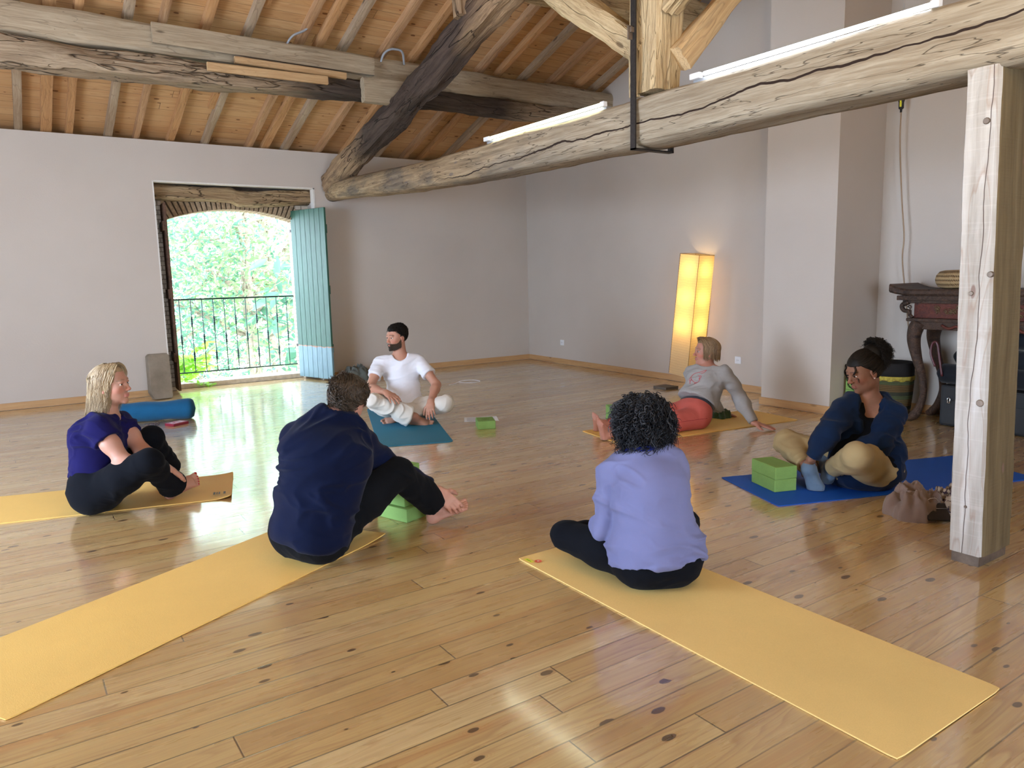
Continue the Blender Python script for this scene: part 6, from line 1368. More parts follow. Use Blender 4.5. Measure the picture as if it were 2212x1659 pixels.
def hl_back(x, y, z, v=False): return np.where(y > 0.05, z-0.062, np.where(y > 0.015, z-(0.025+0.9*(y-0.015)), np.where(y > -0.020, z-0.010, z+0.052)))
def long_hair(b, mat, n, part, drop, rad=0.0021, name='hair', wave=0.006, seed=1, out=0.010, face_open=0.9, label=None, back=0.0, curl_in=0.0, cap_inf=0.007, hmask=None):
    """locks leave a parting line on the crown, run over the skull and hang"""
    r = np.random.RandomState(seed); n2 = n; m = 22
    az = r.uniform(-1, 1, n2)*(PI-face_open*0.55); az = np.where(np.abs(az) < 0, az, az)            # 0 = back of the head
    c0 = A_((0, -.018, .035)); rd = A_((.074, .092, .083)); lay = r.rand(n2)
    r_f = 0.3+0.9*r.rand(n2); P = np.zeros((n2, m, 3)); th0 = 0.10+0.35*r.rand(n2)**1.5; rr = 1+(0.05+0.07*lay)+0.10*(vnoise(np.stack([az*3, lay*0, az*0], 1)+2)-0.5); ln = drop*(0.62+0.42*r.rand(n2)+0.25*(vnoise(np.stack([az*5, lay*0, az*0], 1)+8)-0.5))
    for i in range(m):
        t = i/(m-1); s_ = t*(0.12+ln)                       # arc length travelled
        arc = 0.10*1.35; th = th0+np.minimum(s_, arc+0*s_)/0.088
        th = np.minimum(th, 1.75); over = np.maximum(0, s_-(1.75-th0)*0.088)
        sx, sy = np.sin(az), -np.cos(az)
        px = c0[0]+part*np.clip(1-t*4, 0, 1)+sx*np.sin(th)*rd[0]*rr; py = c0[1]+(0.02+0.050*np.clip((np.abs(az)-1.0)/0.9, 0, 1)*r_f)*np.clip(1-t*2.2, 0, 1)+sy*np.sin(th)*rd[1]*rr; pz = c0[2]+np.cos(th)*rd[2]*rr
        w = wave*np.sin(t*9+r.rand(n2)*1.0+vnoise(np.stack([az*2.2, lay*2, az*0], 1)+5)*9)*np.clip(t*2-0.6, 0, 1)
        shr = 1-curl_in*np.clip(over/0.12, 0, 1)
        P[:, i, 0] = (px)*shr+w*np.cos(az)+over*sx*out*4; P[:, i, 1] = py*shr+w*0.6*np.sin(az)-over*back+over*sy*out*3; P[:, i, 2] = pz-over
    P += r.randn(n2, 1, 3)*0.0015
    W_ = b.tow(P)
    # hair hangs straight down in the room whatever the tilt of the head, and rests on the shoulders
    ex = b.cap(cap_inf, hmask or (lambda x, y, z: -(np.where(y > 0.030, z-0.074-0.15*np.abs(x), np.where(y > 0.0, z-0.000, z+0.060)))), bump=0.003)
    return b.strands(name, W_, rad, mat, label, seg=5, exr=0.4, rnd=np.clip(vnoise(np.stack([az*9, lay*3, az*0], 1)+3)*0.8+r.rand(n2)*0.35-0.1, 0, 1), extra=ex)
def curls(b, name, mat, C_, dirs, length, rh, turns, rad, rnd, seed=1, label=None, extra=None, m=20):
    r = np.random.RandomState(seed); n = len(C_); d = dirs/np.linalg.norm(dirs, axis=1)[:, None]; a = np.cross(d, r.randn(n, 3)); a /= np.linalg.norm(a, axis=1)[:, None]; c = np.cross(d, a)
    t = np.linspace(0, 1, m)[None, :, None]; ph = r.rand(n)[:, None, None]*6.28; T_ = (turns*(0.7+0.6*r.rand(n)))[:, None, None]*2*PI; R_h = (rh*(0.6+0.8*r.rand(n)))[:, None, None]*np.clip(t*3, 0.25, 1); Ln = (length*(0.6+0.8*r.rand(n)))[:, None, None]
    P = C_[:, None]+d[:, None]*Ln*t+a[:, None]*np.cos(ph+T_*t)*R_h+c[:, None]*np.sin(ph+T_*t)*R_h; P[:, :, 2] -= (Ln[:, :, 0]*0.55*t[:, :, 0]**2)
    return b.strands(name, P, rad, mat, label, seg=4, rnd=rnd, extra=extra)

# ================================================================ the bearded man in white
def man_white():
    p = POSE['white']; b = Body(p['J'], 'person', 'bearded man in white T-shirt and white trousers sitting cross-legged on the teal mat', 'm', 1.02, 0.96, (0.45, 0.24, 0.165), p['hf'], p['hu'], 1.02)
    b.hand('R', 0.30, pn=(0.1, 0.2, -0.9), spread=1.3); b.hand('L', 0.35, pn=(0.45, 0.35, -0.3), spread=0.8); b.foot('R', (-0.25, -0.55, 0.75)); b.foot('L', (0.2, -0.75, 0.5))
    b.skin_mesh(0.004, bare=('neck', 'foreR', 'foreL', 'armR', 'armL', 'handR', 'handL', 'footR', 'footL', 'shinR'), beard=(0.055, 0.030, 0.018), brow=(0.03, 0.018, 0.012), lip=(0.40, 0.17, 0.14)); b.eyes((0.06, 0.04, 0.03), (0.1, 1, 0))
    J = b.J; b.G['slL'] = [(J['shL'], J['shL']+(J['elL']-J['shL'])*0.62, (.050, .050), (.056, .056), None, .04, False, 1)]; b.G['slR'] = [(J['shR'], J['shR']+(J['elR']-J['shR'])*0.62, (.050, .050), (.056, .056), None, .04, False, 1)]
    cuts = [(J['shL']+(J['elL']-J['shL'])*0.58, J['shL']+(J['elL']-J['shL'])*0.8, 0.10, J['shL']+(J['elL']-J['shL'])*0.56, J['elL']-J['shL']), (J['shR']+(J['elR']-J['shR'])*0.58, J['shR']+(J['elR']-J['shR'])*0.8, 0.10, J['shR']+(J['elR']-J['shR'])*0.56, J['elR']-J['shR'])]
    neckhole = (J['neck']+b.f*0.055+b.u*0.045, J['neck']+b.f*0.05+b.u*0.045, (.070, .070), (.068, .068), None, .008, True, 1)
    b.wear('t_shirt', ('torso', 'slL', 'slR'), white_cot, 0.010, 0.0055, adds=[(b.J['pelvis']+b.u*0.06, b.m1, (.150, .118), (.145, .112), b.r, .05, False, 1), (b.J['pelvis']+b.u*0.04+b.f*0.02, b.m1, (.155, .12), (.14, .11), b.r2, .05, False, 1)], subs=[neckhole], cuts=[(J['neck']+b.u*0.045, b.u), (J['pelvis']+b.u*0.035, -b.u)], wcuts=cuts, folds=(0.007, 13, 3.0))
    b.g('cuffR', J['anR']-(J['anR']-J['knR'])*0.35, J['anR']-(J['anR']-J['knR'])*0.08+A_((0, 0, -0.0)), (.066, .066), (.078, .072), None, .02); b.g('cuffL', J['anL']-(J['anL']-J['knL'])*0.30, J['anL']-(J['anL']-J['knL'])*0.14, (.066, .066), (.070, .060), None, .02)
    wr = J['anR']-(J['anR']-J['knR'])*0.13; d = J['anR']-J['knR']; wl = J['anL']-(J['anL']-J['knL'])*0.12; dl = J['anL']-J['knL']
    b.wear('trousers', ('hips', 'thighR', 'thighL', 'shinR', 'shinL', 'cuffR', 'cuffL'), offwhite, 0.017, 0.0055, cuts=[(J['pelvis']+b.u*0.15, b.u)], wcuts=[(wr, wr+d*0.25, 0.10, wr, d), (wl, wl+dl*0.25, 0.10, wl, dl)], folds=(0.012, 16, 3.0), stretch=nrm(J['knR']-J['hiR']), kk=0.02)
    short_hair(b, h_dark, 2600, 0.020, hl_short, 0.005, flow=(0.2, 0.6, 0.15), messy=0.5)
    # beard: short dense stubble strands on jaw and lip
    r = np.random.RandomState(4); q = r.uniform([-.062, -.005, -.120], [.062, .105, -.020], (9000, 3))
    me = b.body.data; V = np.empty(len(me.vertices)*3, np.float32); me.vertices.foreach_get('co', V); V = V.reshape(-1, 3)+b.o; L = (V-b.hc)/b.hs; L = np.stack([L@b.H[0], L@b.H[1], L@b.H[2]], 1)
    x, y, z = L[:, 0], L[:, 1], L[:, 2]; low = -.112+0.5*np.maximum(0, .055-y); top = -.050+0.55*np.clip(.050-y, 0, .05)+0.35*np.clip(.030-y, 0, .03); jaw = (z < top) & (z > low) & (y > 0) & (z < .015) & ~(((x/.017)**2+((z+.0635)/.009)**2) < 1) & (np.abs(x) < .068); side = jaw
    S_ = L[jaw | side]; S_ = S_[r.permutation(len(S_))[:1500]]; nn = S_-A_((0, 0, -.045)); nn /= np.linalg.norm(nn, axis=1)[:, None]; t = np.linspace(0, 1, 4)[None, :, None]
    b.strands('beard', b.tow(S_[:, None]+(nn[:, None]*0.45+A_((0, .1, -.8)))*0.008*t), 0.0010, h_brown)
man_white()

# ================================================================ the man in navy seen from behind
def man_navy():
    p = POSE['navy']; J0 = dict(p['J']); J0['back'] = 0.075
    J0 = {k: v for k, v in J0.items()}; bk = J0.pop('back')
    b = Body.__new__(Body); Body.__init__(b, J0, 'person', 'man in navy pullover and black trousers sitting with his back turned and knee raised', 'm', 1.06, 1.04, (0.50, 0.275, 0.205), p['hf'], p['hu'], 1.04)
    b.hand('R', 0.50, pn=(0.30, 0.75, -0.35), spread=0.35, sc=1.0, thumb=2.2); b.hand('L', 0.5); b.foot('R', (-0.30, -0.15, 0.94)); b.foot('L', (0, 0, 1))
    b.skin_mesh(0.004, bare=('neck', 'handR', 'handL', 'footR', 'footL', 'foreR')); J = b.J
    # pullover with stand-up collar and loose hem
    b.g('hem', J['pelvis']+b.u*0.02-b.fh*0.02, b.m1, (.185, .150), (.165, .130), b.r2, .06)
    b.g('backround', b.m1-b.f*0.02, b.m2-b.f*0.03, (.165, .115), (.185, .125), b.r, .06)
    col = (J['neck']-b.u*0.0, J['neck']+b.u*0.035-b.f*0.004, (.083, .083), (.074, .074), None, .02, False, 1); colh = (J['neck']+b.u*0.045, J['neck']+b.u*0.10, (.064, .064), (.070, .070), None, .004, True, 1)
    wf = J['elR']+(J['wrR']-J['elR'])*0.75
    b.wear('pullover', ('torso', 'armR', 'armL', 'foreR', 'foreL', 'hem', 'backround'), navy_fl, 0.019, 0.006, adds=[col], subs=[colh], cuts=[(J['pelvis']-b.u*0.055, -b.u)], wcuts=[(wf, J['wrR']+(J['wrR']-J['elR'])*.2, 0.09, wf, J['wrR']-J['elR'])], folds=(0.013, 11, 2.8), stretch=nrm(b.u-b.r*0.3))
    ca = J['anR']-(J['anR']-J['knR'])*0.16; d = J['anR']-J['knR']; b.g('cuffR', J['anR']-d*0.45, J['anR']-d*0.15, .062, .066, None, .03)
    b.wear('trousers', ('hips', 'thighR', 'thighL', 'shinR', 'shinL', 'cuffR'), black_tr, 0.014, 0.006, cuts=[(J['pelvis']+b.u*0.05, b.u)], wcuts=[(ca, ca+d*0.35, 0.10, ca, d)], folds=(0.007, 16, 3.0), stretch=nrm(J['knR']-J['hiR']), kk=0.025)
    short_hair(b, h_brown, 5200, 0.034, hl_back, 0.004, up=0.22, rad=0.0019, messy=0.8, flow=(0.25, 0.15, -0.35), lumps=(((0.0, .0, .075), (.066, .085, .056)),))
man_navy()

# ================================================================ the curly-haired woman in lavender
def woman_lavender():
    p = POSE['lav']; b = Body(p['J'], 'person', 'curly dark-haired woman in lavender fleece sitting cross-legged with her back to the camera', 'f', 0.96, 1.08, (0.25, 0.125, 0.078), p['hf'], p['hu'], 0.98)
    b.hand('L', 0.5, pn=(0.3, -0.2, -0.9)); b.hand('R', 0.5); b.foot('L', (0, 0.2, 1)); b.foot('R', (0, 0.2, 1))
    b.skin_mesh(0.004, bare=('neck', 'handR', 'handL')); b.eyes((0.05, 0.03, 0.02)); J = b.J
    wf = J['elL']+(J['wrL']-J['elL'])*0.70; wr = J['elR']+(J['wrR']-J['elR'])*0.7
    b.g('lovehandle', J['pelvis']+b.u*0.0-b.fh*0.012, b.m1, (.200, .156), (.154, .124), b.r2, .06)
    b.g('lovehandle', J['hiL']+b.u*0.055-b.fh*0.01, J['hiR']+b.u*0.055-b.fh*0.01, .122, .122, None, .05)
    b.wear('fleece_top', ('torso', 'armR', 'armL', 'foreR', 'foreL', 'lovehandle'), lav_fl, 0.013, 0.005, kk=0.025, cuts=[(J['neck']+b.u*0.028, b.u), (J['pelvis']-b.u*0.002, -b.u)], wcuts=[(wf, J['wrL']+(J['wrL']-J['elL'])*.2, .08, wf, J['wrL']-J['elL']), (wr, J['wrR'], .08, wr, J['wrR']-J['elR'])], folds=(0.013, 14, 2.4), stretch=nrm(b.u+b.r*0.35))
    col = Field(b.lo, b.hi, 0.004); col.prim((J['neck']+b.u*0.0, J['neck']+b.u*0.045, (.082, .075), (.088, .082), b.r, .01, False, 0.4)); col.prim((J['neck']+b.u*0.045, J['neck']+b.u*0.10, (.067, .062), (.085, .080), b.r, .004, True, 1)); col.cut(J['neck']+b.u*0.048, b.u); col.cut(J['neck']-b.u*0.005, -b.u)
    V, Q = col.mesh(); fast_mesh('collar', V, Q, royal, b.root, b.o)['label'] = 'royal blue stand-up collar'
    b.wear('leggings', ('hips', 'thighR', 'thighL', 'shinR', 'shinL'), black_leg, 0.008, 0.005, cuts=[(J['pelvis']+b.u*0.05, b.u)], folds=(0.003, 16, 3.0), kk=0.03)
    # a round mass of ringlets
    hc0 = A_((0.0, -.022, .026)); r = np.random.RandomState(5); n = 3000; d = r.randn(n*2, 3); d /= np.linalg.norm(d, axis=1)[:, None]; keep = ~((d[:, 1] > 0.45) & (d[:, 2] < 0.45) & (np.abs(d[:, 0]) < 0.75)) & (d[:, 2] > -0.92); d = d[keep][:n]; n = len(d)
    rad = A_((.140, .134, .124))*(1+0.10*(vnoise(d*2.2+9)-0.5))[:, None]; Lp = hc0+d*rad*(0.80+0.14*r.rand(n))[:, None]; Lp[:, 2] -= 0.008*(d[:, 2] < 0)*np.abs(d[:, 2])
    Wp = b.tow(Lp); dw = d[:, 0:1]*b.H[0]+d[:, 1:2]*b.H[1]+d[:, 2:3]*b.H[2]; dw = dw*0.55+A_((0, 0, -0.75))+r.randn(n, 3)*0.35
    F = Field(b.hc-0.2, b.hc+0.2, 0.005); F.ell(b.hp(*hc0), A_((.120, .114, .106)), b.H); F.ell(b.hp(0, -.035, -.028), A_((.106, .085, .070)), b.H, .03); X = F.ax[0][:, None, None]-b.hc[0]; Y = F.ax[1][None, :, None]-b.hc[1]; Z = F.ax[2][None, None, :]-b.hc[2]; l = [(X*a[0]+Y*a[1]+Z*a[2]) for a in b.H]
    F.D = np.maximum(F.D, np.minimum(np.minimum(l[1]-0.050, 0.060-l[2]), 0.07-np.abs(l[0])).astype(np.float32)); ex = F.mesh()
    grey = np.clip((Lp[:, 1]-0.00)/0.08, 0, 1)*np.clip((Lp[:, 2]-.00)/.06, 0, 1); rnd = np.clip(r.rand(n)**5*0.35+grey*grey*(0.2+0.7*r.rand(n)), 0, 1)
    curls(b, 'hair', h_grey, Wp, dw, 0.046, 0.0075, 2.4, 0.0025, rnd, 3, extra=ex, m=24)
    gmt_ = plain('black_frame', (0.01, 0.01, 0.01), 0.25)
    for q in (1, -1):
        pts = [b.hp(q*.033+.024*math.cos(a*PI/10), .102-0.006*abs(math.cos(a*PI/10)), .004+.018*math.sin(a*PI/10))-b.o for a in range(20)]; v, f = tube_mesh(pts, 0.0018, 6, True); mesh_obj('glasses_rim', v, f, gmt_, b.root, True)
        v, f = tube_mesh([b.hp(q*.057, .095, .008)-b.o, b.hp(q*.076, .0, .010)-b.o], 0.002, 6); mesh_obj('glasses_temple', v, f, gmt_, b.root, True)
woman_lavender()

# ================================================================ the blonde woman at the left
def woman_blonde():
    p = POSE['blonde']; b = Body(p['J'], 'person', 'blonde woman in indigo T-shirt and black trousers holding her feet on the left mat', 'f', 1.0, 1.12, (0.46, 0.25, 0.185), p['hf'], p['hu'], 1.02)
    b.hand('R', 0.55, pn=(0.1, 0.5, -0.8), spread=0.8); b.hand('L', 0.5, pn=(0.0, 0.35, -0.9), spread=0.8); b.foot('R', (-0.10, -0.75, 0.62)); b.foot('L', (-0.1, -0.5, 0.85))
    b.skin_mesh(0.0036, bare=('neck', 'armR', 'armL', 'foreR', 'foreL', 'handR', 'handL', 'footR', 'footL'), brow=(0.22, 0.14, 0.09), lip=(0.48, 0.17, 0.15)); b.eyes((0.06, 0.08, 0.09), (-0.1, 1, 0.0)); J = b.J
    for q in 'RL': b.G['sl'+q] = [(J['sh'+q], J['sh'+q]+(J['el'+q]-J['sh'+q])*0.42, (.060, .060), (.066, .066), None, .04, False, 1)]
    wc = [(J['sh'+q]+(J['el'+q]-J['sh'+q])*0.34, J['sh'+q]+(J['el'+q]-J['sh'+q])*0.6, .085, J['sh'+q]+(J['el'+q]-J['sh'+q])*0.34, J['el'+q]-J['sh'+q]) for q in 'RL']
    b.g('belly', J['pelvis']+b.u*0.06+b.f*0.0, b.m1+b.f*0.02, (.172, .135), (.150, .125), b.r2, .06)
    vn = (J['neck']+b.f*0.085+b.u*0.05, J['neck']+b.f*0.115-b.u*0.035, (.050, .05), (.014, .02), b.r, .006, True, 1); nh = (J['neck']+b.f*0.02+b.u*0.055, J['neck']+b.f*0.02+b.u*0.056, (.070, .060), (.070, .060), b.r, .006, True, 1)
    b.wear('t_shirt', ('torso', 'slR', 'slL', 'belly'), indigo, 0.011, 0.005, subs=[vn, nh], cuts=[(J['neck']+b.u*0.035, b.u), (J['pelvis']-b.u*0.02, -b.u)], wcuts=wc, folds=(0.010, 15, 3.2), kk=0.035)
    wcs = []
    for q in 'RL':
        d = J['an'+q]-J['kn'+q]; c = J['an'+q]-d*0.10; b.g('cuff'+q, J['an'+q]-d*0.45, J['an'+q]-d*0.06, .060, .076, None, .03); wcs.append((c, c+d*0.35, .095, c, d))
    b.wear('trousers', ('hips', 'thighR', 'thighL', 'shinR', 'shinL', 'cuffR', 'cuffL'), black_leg, 0.012, 0.005, cuts=[(J['pelvis']+b.u*0.12, b.u)], wcuts=wcs, folds=(0.004, 14, 3.0), kk=0.025)
    long_hair(b, h_blonde, 2300, 0.02, 0.185, 0.0020, wave=0.017, seed=4, out=0.03, back=0.30, face_open=1.55, curl_in=0.16)
    red_pol = plain('red_nail_polish', (0.45, 0.01, 0.03), 0.15)
    for q in 'RL':
        for (tp, r_, fd, up, m) in b.toe[q]:
            v, f = lathe([(0.0, .0016), (r_*0.55, .0013), (r_*0.62, 0.0), (r_*0.5, -.002)], 8, Matrix.Translation(Vector(tp+up*r_*0.85+fd*r_*0.35-b.o)) @ Vector(tuple(up+fd*0.35)).to_track_quat('Z', 'Y').to_matrix().to_4x4()); mesh_obj('toenail', v, f, red_pol, b.root, True)
    w = J['wrR']; d = nrm(J['wrR']-J['elR']); a1 = nrm(np.cross(d, (0, 0, 1))); a2 = np.cross(a1, d)
    v, f = tube_mesh([J['wrL']-b.o-nrm(J['wrL']-J['elL'])*0.02+(a1*math.cos(t*PI/8)*.031+a2*math.sin(t*PI/8)*.025) for t in range(16)], 0.003, 6, True); mesh_obj('bracelet', v, f, MAT['chrome'], b.root, True)
woman_blonde()

# ================================================================ the woman in red leggings leaning back on her hand
def woman_red():
    p = POSE['red']; b = Body(p['J'], 'person', 'woman in grey sweatshirt and coral red leggings leaning back on one arm', 'f', 1.0, 1.02, (0.44, 0.205, 0.148), p['hf'], p['hu'], 1.0)
    b.hand('L', 0.06, pn=(0, 0, -1), spread=1.2); b.hand('R', 0.1); b.foot('L', (0.92, -0.25, 0.30)); b.foot('R', (0.90, -0.30, 0.30))
    b.skin_mesh(0.004, bare=('neck', 'handR', 'handL', 'footR', 'footL'), lip=(0.42, 0.15, 0.13), brow=(0.20, 0.12, 0.07)); b.eyes((0.08, 0.09, 0.09)); J = b.J
    b.g('belly', J['pelvis']+b.u*0.12+b.f*0.01, b.m1+b.f*0.012, (.160, .125), (.145, .120), b.r2, .06)
    nh = (J['neck']+b.f*0.035+b.u*0.05, J['neck']+b.f*0.035+b.u*0.051, (.080, .065), (.080, .065), b.r, .006, True, 1)
    b.wear('sweatshirt', ('torso', 'armR', 'armL', 'foreR', 'foreL', 'belly'), grey_sw, 0.014, 0.005, subs=[nh], cuts=[(J['neck']+b.u*0.035, b.u), (J['pelvis']+b.u*0.11-b.f*0.0, -b.u+b.f*0.25)], wcuts=[(J['wrL']+(J['elL']-J['wrL'])*0.06, J['haL'], .08, J['wrL']+(J['elL']-J['wrL'])*0.06, J['wrL']-J['elL'])], folds=(0.009, 14, 3.2), kk=0.03)
    b.wear('waistband', ('hips',), charcoal, 0.0125, 0.005, cuts=[(J['pelvis']+b.u*0.15, b.u), (J['pelvis']+b.u*0.075, -b.u+b.f*0.35)], folds=None)
    b.wear('leggings', ('hips', 'thighR', 'thighL', 'shinR', 'shinL'), coral, 0.007, 0.005, cuts=[(J['pelvis']+b.u*0.12, b.u)], wcuts=[(J['an'+q]+(J['kn'+q]-J['an'+q])*0.14, J['an'+q]-(J['kn'+q]-J['an'+q])*.2, .085, J['an'+q]+(J['kn'+q]-J['an'+q])*0.14, J['an'+q]-J['kn'+q]) for q in 'RL'], folds=(0.002, 14, 3.0), kk=0.03)
    long_hair(b, h_dkblonde, 2000, 0.01, 0.095, 0.0020, wave=0.009, seed=9, out=0.02, back=0.10, face_open=1.6, curl_in=0.12)
    # embroidered outline of a bird on the chest
    rt = plain('red_thread', (0.60, 0.02, 0.03), 0.7); c0 = b.m2+(J['neck']-b.m2)*0.10
    def on(x, y):
        # ray towards the chest surface of the shirt
        return b_ray(c0+b.r*x+b.u*y+b.f*0.30, -b.f)
    from mathutils.bvhtree import BVHTree
    sw = [o for o in b.root.children if o.name.startswith('sweatshirt')][0]; bv = BVHTree.FromPolygons([v.co for v in sw.data.vertices], [p_.vertices for p_ in sw.data.polygons])
    def b_ray(o_, d_):
        h = bv.ray_cast(Vector(o_-b.o), Vector(d_)); return (h[0]+Vector(b.f)*0.002) if h[0] is not None else Vector(o_-b.o)+Vector(d_)*0.17
    lines = [[(.075, -.01), (.06, .03), (.03, .052), (-.01, .062), (-.055, .080), (-.075, .088), (-.065, .060), (-.035, .045)], [(.075, -.01), (.078, -.035), (.065, -.045), (.055, -.02), (.07, .0)], [(.060, -.02), (.03, -.045), (.0, -.058), (-.03, -.055), (-.045, -.035), (-.040, -.015), (-.055, .0), (-.05, .015), (-.03, .02), (-.01, .012)], [(-.03, .012), (-.036, -.006), (-.028, -.02)], [(0, -.058), (.002, -.08)], [(-.018, -.058), (-.02, -.082)], [(.065, -.045), (.06, -.07), (.05, -.075)]]
    vs = merge([tube_mesh(spline([on(x*0.80, y*0.80) for x, y in ln], 4), 0.0017, 5) for ln in lines]); mesh_obj('bird_outline', vs[0], vs[1], rt, b.root, True)
    # side seam of the leggings
    lg_ = [o for o in b.root.children if o.name.startswith('leggings')][0]; bl = BVHTree.FromPolygons([v.co for v in lg_.data.vertices], [p_.vertices for p_ in lg_.data.polygons]); pts = []
    sd = nrm(np.cross(J['knL']-J['hiL'], (0, 0, 1))); sd = sd if sd[1] < 0 else -sd
    for t in np.linspace(-0.08, 0.96, 14):
        q = J['hiL']+(J['knL']-J['hiL'])*t+sd*0.3+A_((0, 0, 0.010)); h = bl.ray_cast(Vector(q-b.o), Vector(-sd)); 
        if h[0] is not None: pts.append(h[0])
    if len(pts) > 3: v, f = tube_mesh(pts, 0.002, 5); mesh_obj('side_seam', v, f, plain('seam_red', (0.30, 0.02, 0.03), 0.8), b.root, True)
woman_red()

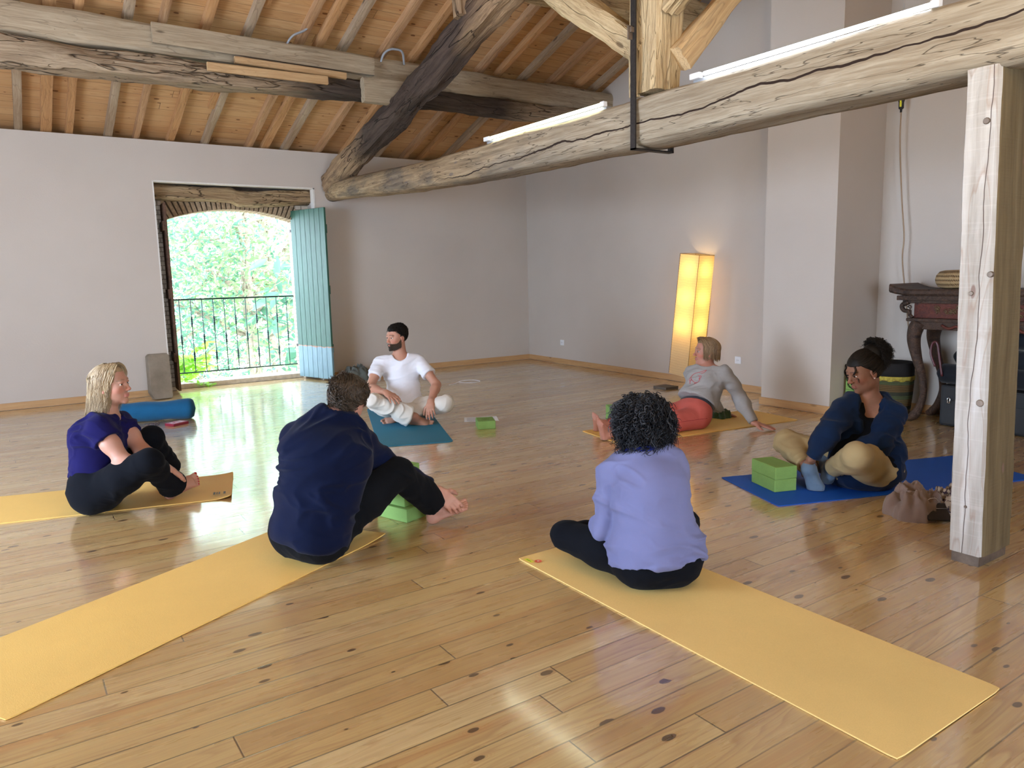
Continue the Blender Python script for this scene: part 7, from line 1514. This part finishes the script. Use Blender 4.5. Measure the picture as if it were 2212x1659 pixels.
# ================================================================ the woman in the navy cardigan
def woman_dark():
    p = POSE['dark']; b = Body(p['J'], 'person', 'woman in navy cardigan and khaki trousers looking down on the royal blue mat', 'f', 1.0, 1.14, (0.235, 0.115, 0.070), p['hf'], p['hu'], 1.03)
    b.hand('R', 0.45, pn=(0.5, 0.2, -0.6), spread=0.8); b.hand('L', 0.45, pn=(-0.2, 0.3, -0.7), spread=0.8); b.foot('R', (-0.75, -0.25, 0.45), toes=False); b.foot('L', (-0.4, -0.7, 0.6), toes=False)
    b.skin_mesh(0.0036, shrink=-0.004, bare=('neck', 'handR', 'handL', 'foreR', 'foreL'), brow=(0.02, 0.012, 0.01), lip=(0.30, 0.10, 0.09)); b.eyes((0.03, 0.02, 0.015), (0, 1, -0.25)); J = b.J
    b.g('belly', J['pelvis']+b.u*0.06, b.m1+b.f*0.03, (.170, .140), (.150, .130), b.r2, .06)
    scoop = (J['neck']+b.f*0.12+b.u*0.05, J['neck']+b.f*0.125-b.u*0.060, (.088, .075), (.062, .05), b.r, .006, True, 1)
    b.wear('black_top', ('torso', 'belly', 'hips'), blacktop, 0.012, 0.005, subs=[scoop], cuts=[(J['neck']-b.u*0.0, b.u)], folds=(0.0015, 12, 3.0))
    d_r = J['wrR']-J['elR']; d_l = J['wrL']-J['elL']
    # cardigan: back and sides, open at the front
    fo = (b.m2+b.f*0.20+b.u*0.20, J['pelvis']+b.f*0.26+b.u*0.02, (.088, .13), (.082, .15), b.r, .01, True, 1); nk = (J['neck']+b.f*0.05+b.u*0.06, J['neck']+b.f*0.06+b.u*0.061, (.072, .080), (.072, .080), b.r, .006, True, 1)
    b.g('tail', J['pelvis']+b.u*0.0-b.fh*0.01, b.m1-b.f*0.01, (.205, .155), (.170, .135), b.r2, .06); b.g('tailside', J['hiL']+b.r2*-0.06+A_((0, 0, 0.02)), J['hiL']+b.r2*-0.07+A_((0, 0, .12)), (.06, .06), (.06, .06), None, .05)
    b.g('hood', J['neck']-b.f*0.045+b.u*0.012+b.r*0.06, J['neck']-b.f*0.045+b.u*0.012-b.r*0.06, .038, .038, None, .03)
    for q in (1, -1): b.g('hood', J['neck']-b.f*0.03+b.u*0.015+b.r*0.075*q, J['neck']+b.f*0.075-b.u*0.03+b.r*0.088*q, .030, .020, None, .02)
    b.wear('cardigan', ('torso', 'armR', 'armL', 'foreR', 'foreL', 'tail', 'tailside', 'hood'), cardi, 0.019, 0.005, subs=[fo, nk], cuts=[(J['neck']+b.u*0.055, b.u)], wcuts=[(J['wrR']-d_r*0.10, J['wrR']+d_r*.3, .09, J['wrR']-d_r*0.10, d_r), (J['wrL']-d_l*0.12, J['wrL']+d_l*.3, .09, J['wrL']-d_l*0.12, d_l)], folds=(0.011, 12, 3.2), kk=0.03)
    wcs = [(J['an'+q]-(J['an'+q]-J['kn'+q])*0.15, J['an'+q]+(J['an'+q]-J['kn'+q])*.2, .085, J['an'+q]-(J['an'+q]-J['kn'+q])*0.15, J['an'+q]-J['kn'+q]) for q in 'RL']
    b.wear('trousers', ('hips', 'thighR', 'thighL', 'shinR', 'shinL'), khaki, 0.014, 0.005, cuts=[(J['pelvis']+b.u*0.12, b.u)], wcuts=wcs, folds=(0.005, 11, 3.0), kk=0.03)
    for q in 'RL': b.wear('sock', ('foot'+q,), bluesock, 0.0045, 0.004, folds=(0.002, 30, 2))
    def hm(x, y, z): return -(np.where(y > 0.045, z-0.060, np.where(y > 0.0, z-(0.015+0.9*(y-0.0)), z+0.060)))
    ex = b.cap(0.010, hm, bump=0.002, lumps=(((0, -.085, .070), (.060, .050, .055)),))
    L, N_ = b.scalp(1600, lambda x, y, z: -hm(x, y, z) > -0.001, 0.010, 2); t = np.linspace(0, 1, 10)[None, :, None]; tgt = A_((0, -.105, .075)); d = tgt-L; d -= N_*(d*N_).sum(1)[:, None]; P = L[:, None]+N_[:, None]*(0.003+0.004*np.sin(t*PI)); d = d/np.linalg.norm(d, axis=1)[:, None]
    # locks follow the skull towards the gathered puff
    Pn = P+d[:, None]*t*0.045+R9.randn(len(L), 1, 3)*0.001; q = Pn-A_((0, -.018, .035)); q = q/np.sqrt(((q/(A_((.074, .092, .083))+0.014))**2).sum(2, keepdims=True)); Pn = q*1.0+A_((0, -.018, .035))
    b.strands('hair', b.tow(Pn), 0.0020, h_dark, extra=ex)
    r = np.random.RandomState(8); n = 2300; dd = r.randn(n, 3); dd /= np.linalg.norm(dd, axis=1)[:, None]; dd[:, 1] = -np.abs(dd[:, 1])*0.8+dd[:, 1]*0.2; C_ = A_((0.0, -.085, .088))+dd*A_((.084, .080, .078))*(0.80+0.25*r.rand(n))[:, None]
    dw = dd[:, 0:1]*b.H[0]+dd[:, 1:2]*b.H[1]+dd[:, 2:3]*b.H[2]; F = Field(b.hc-0.25, b.hc+0.25, 0.005); F.ell(b.hp(0, -.080, .085), A_((.068, .066, .062)), b.H); ex2 = F.mesh()
    curls(b, 'hair_puff', h_dark, b.tow(C_), dw+r.randn(n, 3)*0.4, 0.026, 0.005, 2.4, 0.0013, r.rand(n), 6, extra=ex2, m=18)
    # two loose tendrils beside the face
    st_ = []
    for (x, y, z, ln, k_) in ((.074, .046, .060, .16, 0), (.078, .038, .056, .15, 2), (.068, .056, .060, .17, 4), (-.052, .066, .062, .10, 1)):
        for j in range(9): st_.append([(x+.008*math.sin(i*0.8+k_)+R9.randn()*0.0004+.010*math.sin(PI*i/15), y+.006*math.cos(i*0.8+k_)+.016*math.sin(PI*i/15)+j*0.0008, z-ln*i/15) for i in range(16)])
    b.strands('loose_tendrils', b.tow(A_(st_)+R9.randn(len(st_), 1, 3)*0.0022), 0.0016, h_dark)
    c = b.hp(-.079, -.004, -.032)-b.o; 
    for q in (1, -1):
        c = b.hp(q*.083, -.002, -.031)-b.o; v, f = lathe([(0, .0035), (.003, .002), (.0035, 0), (.002, -.003), (0, -.0035)], 8, Matrix.Translation(Vector(c))); mesh_obj('earring', v, f, plain('pearl', (.8, .76, .7), .2), b.root, True)
woman_dark()
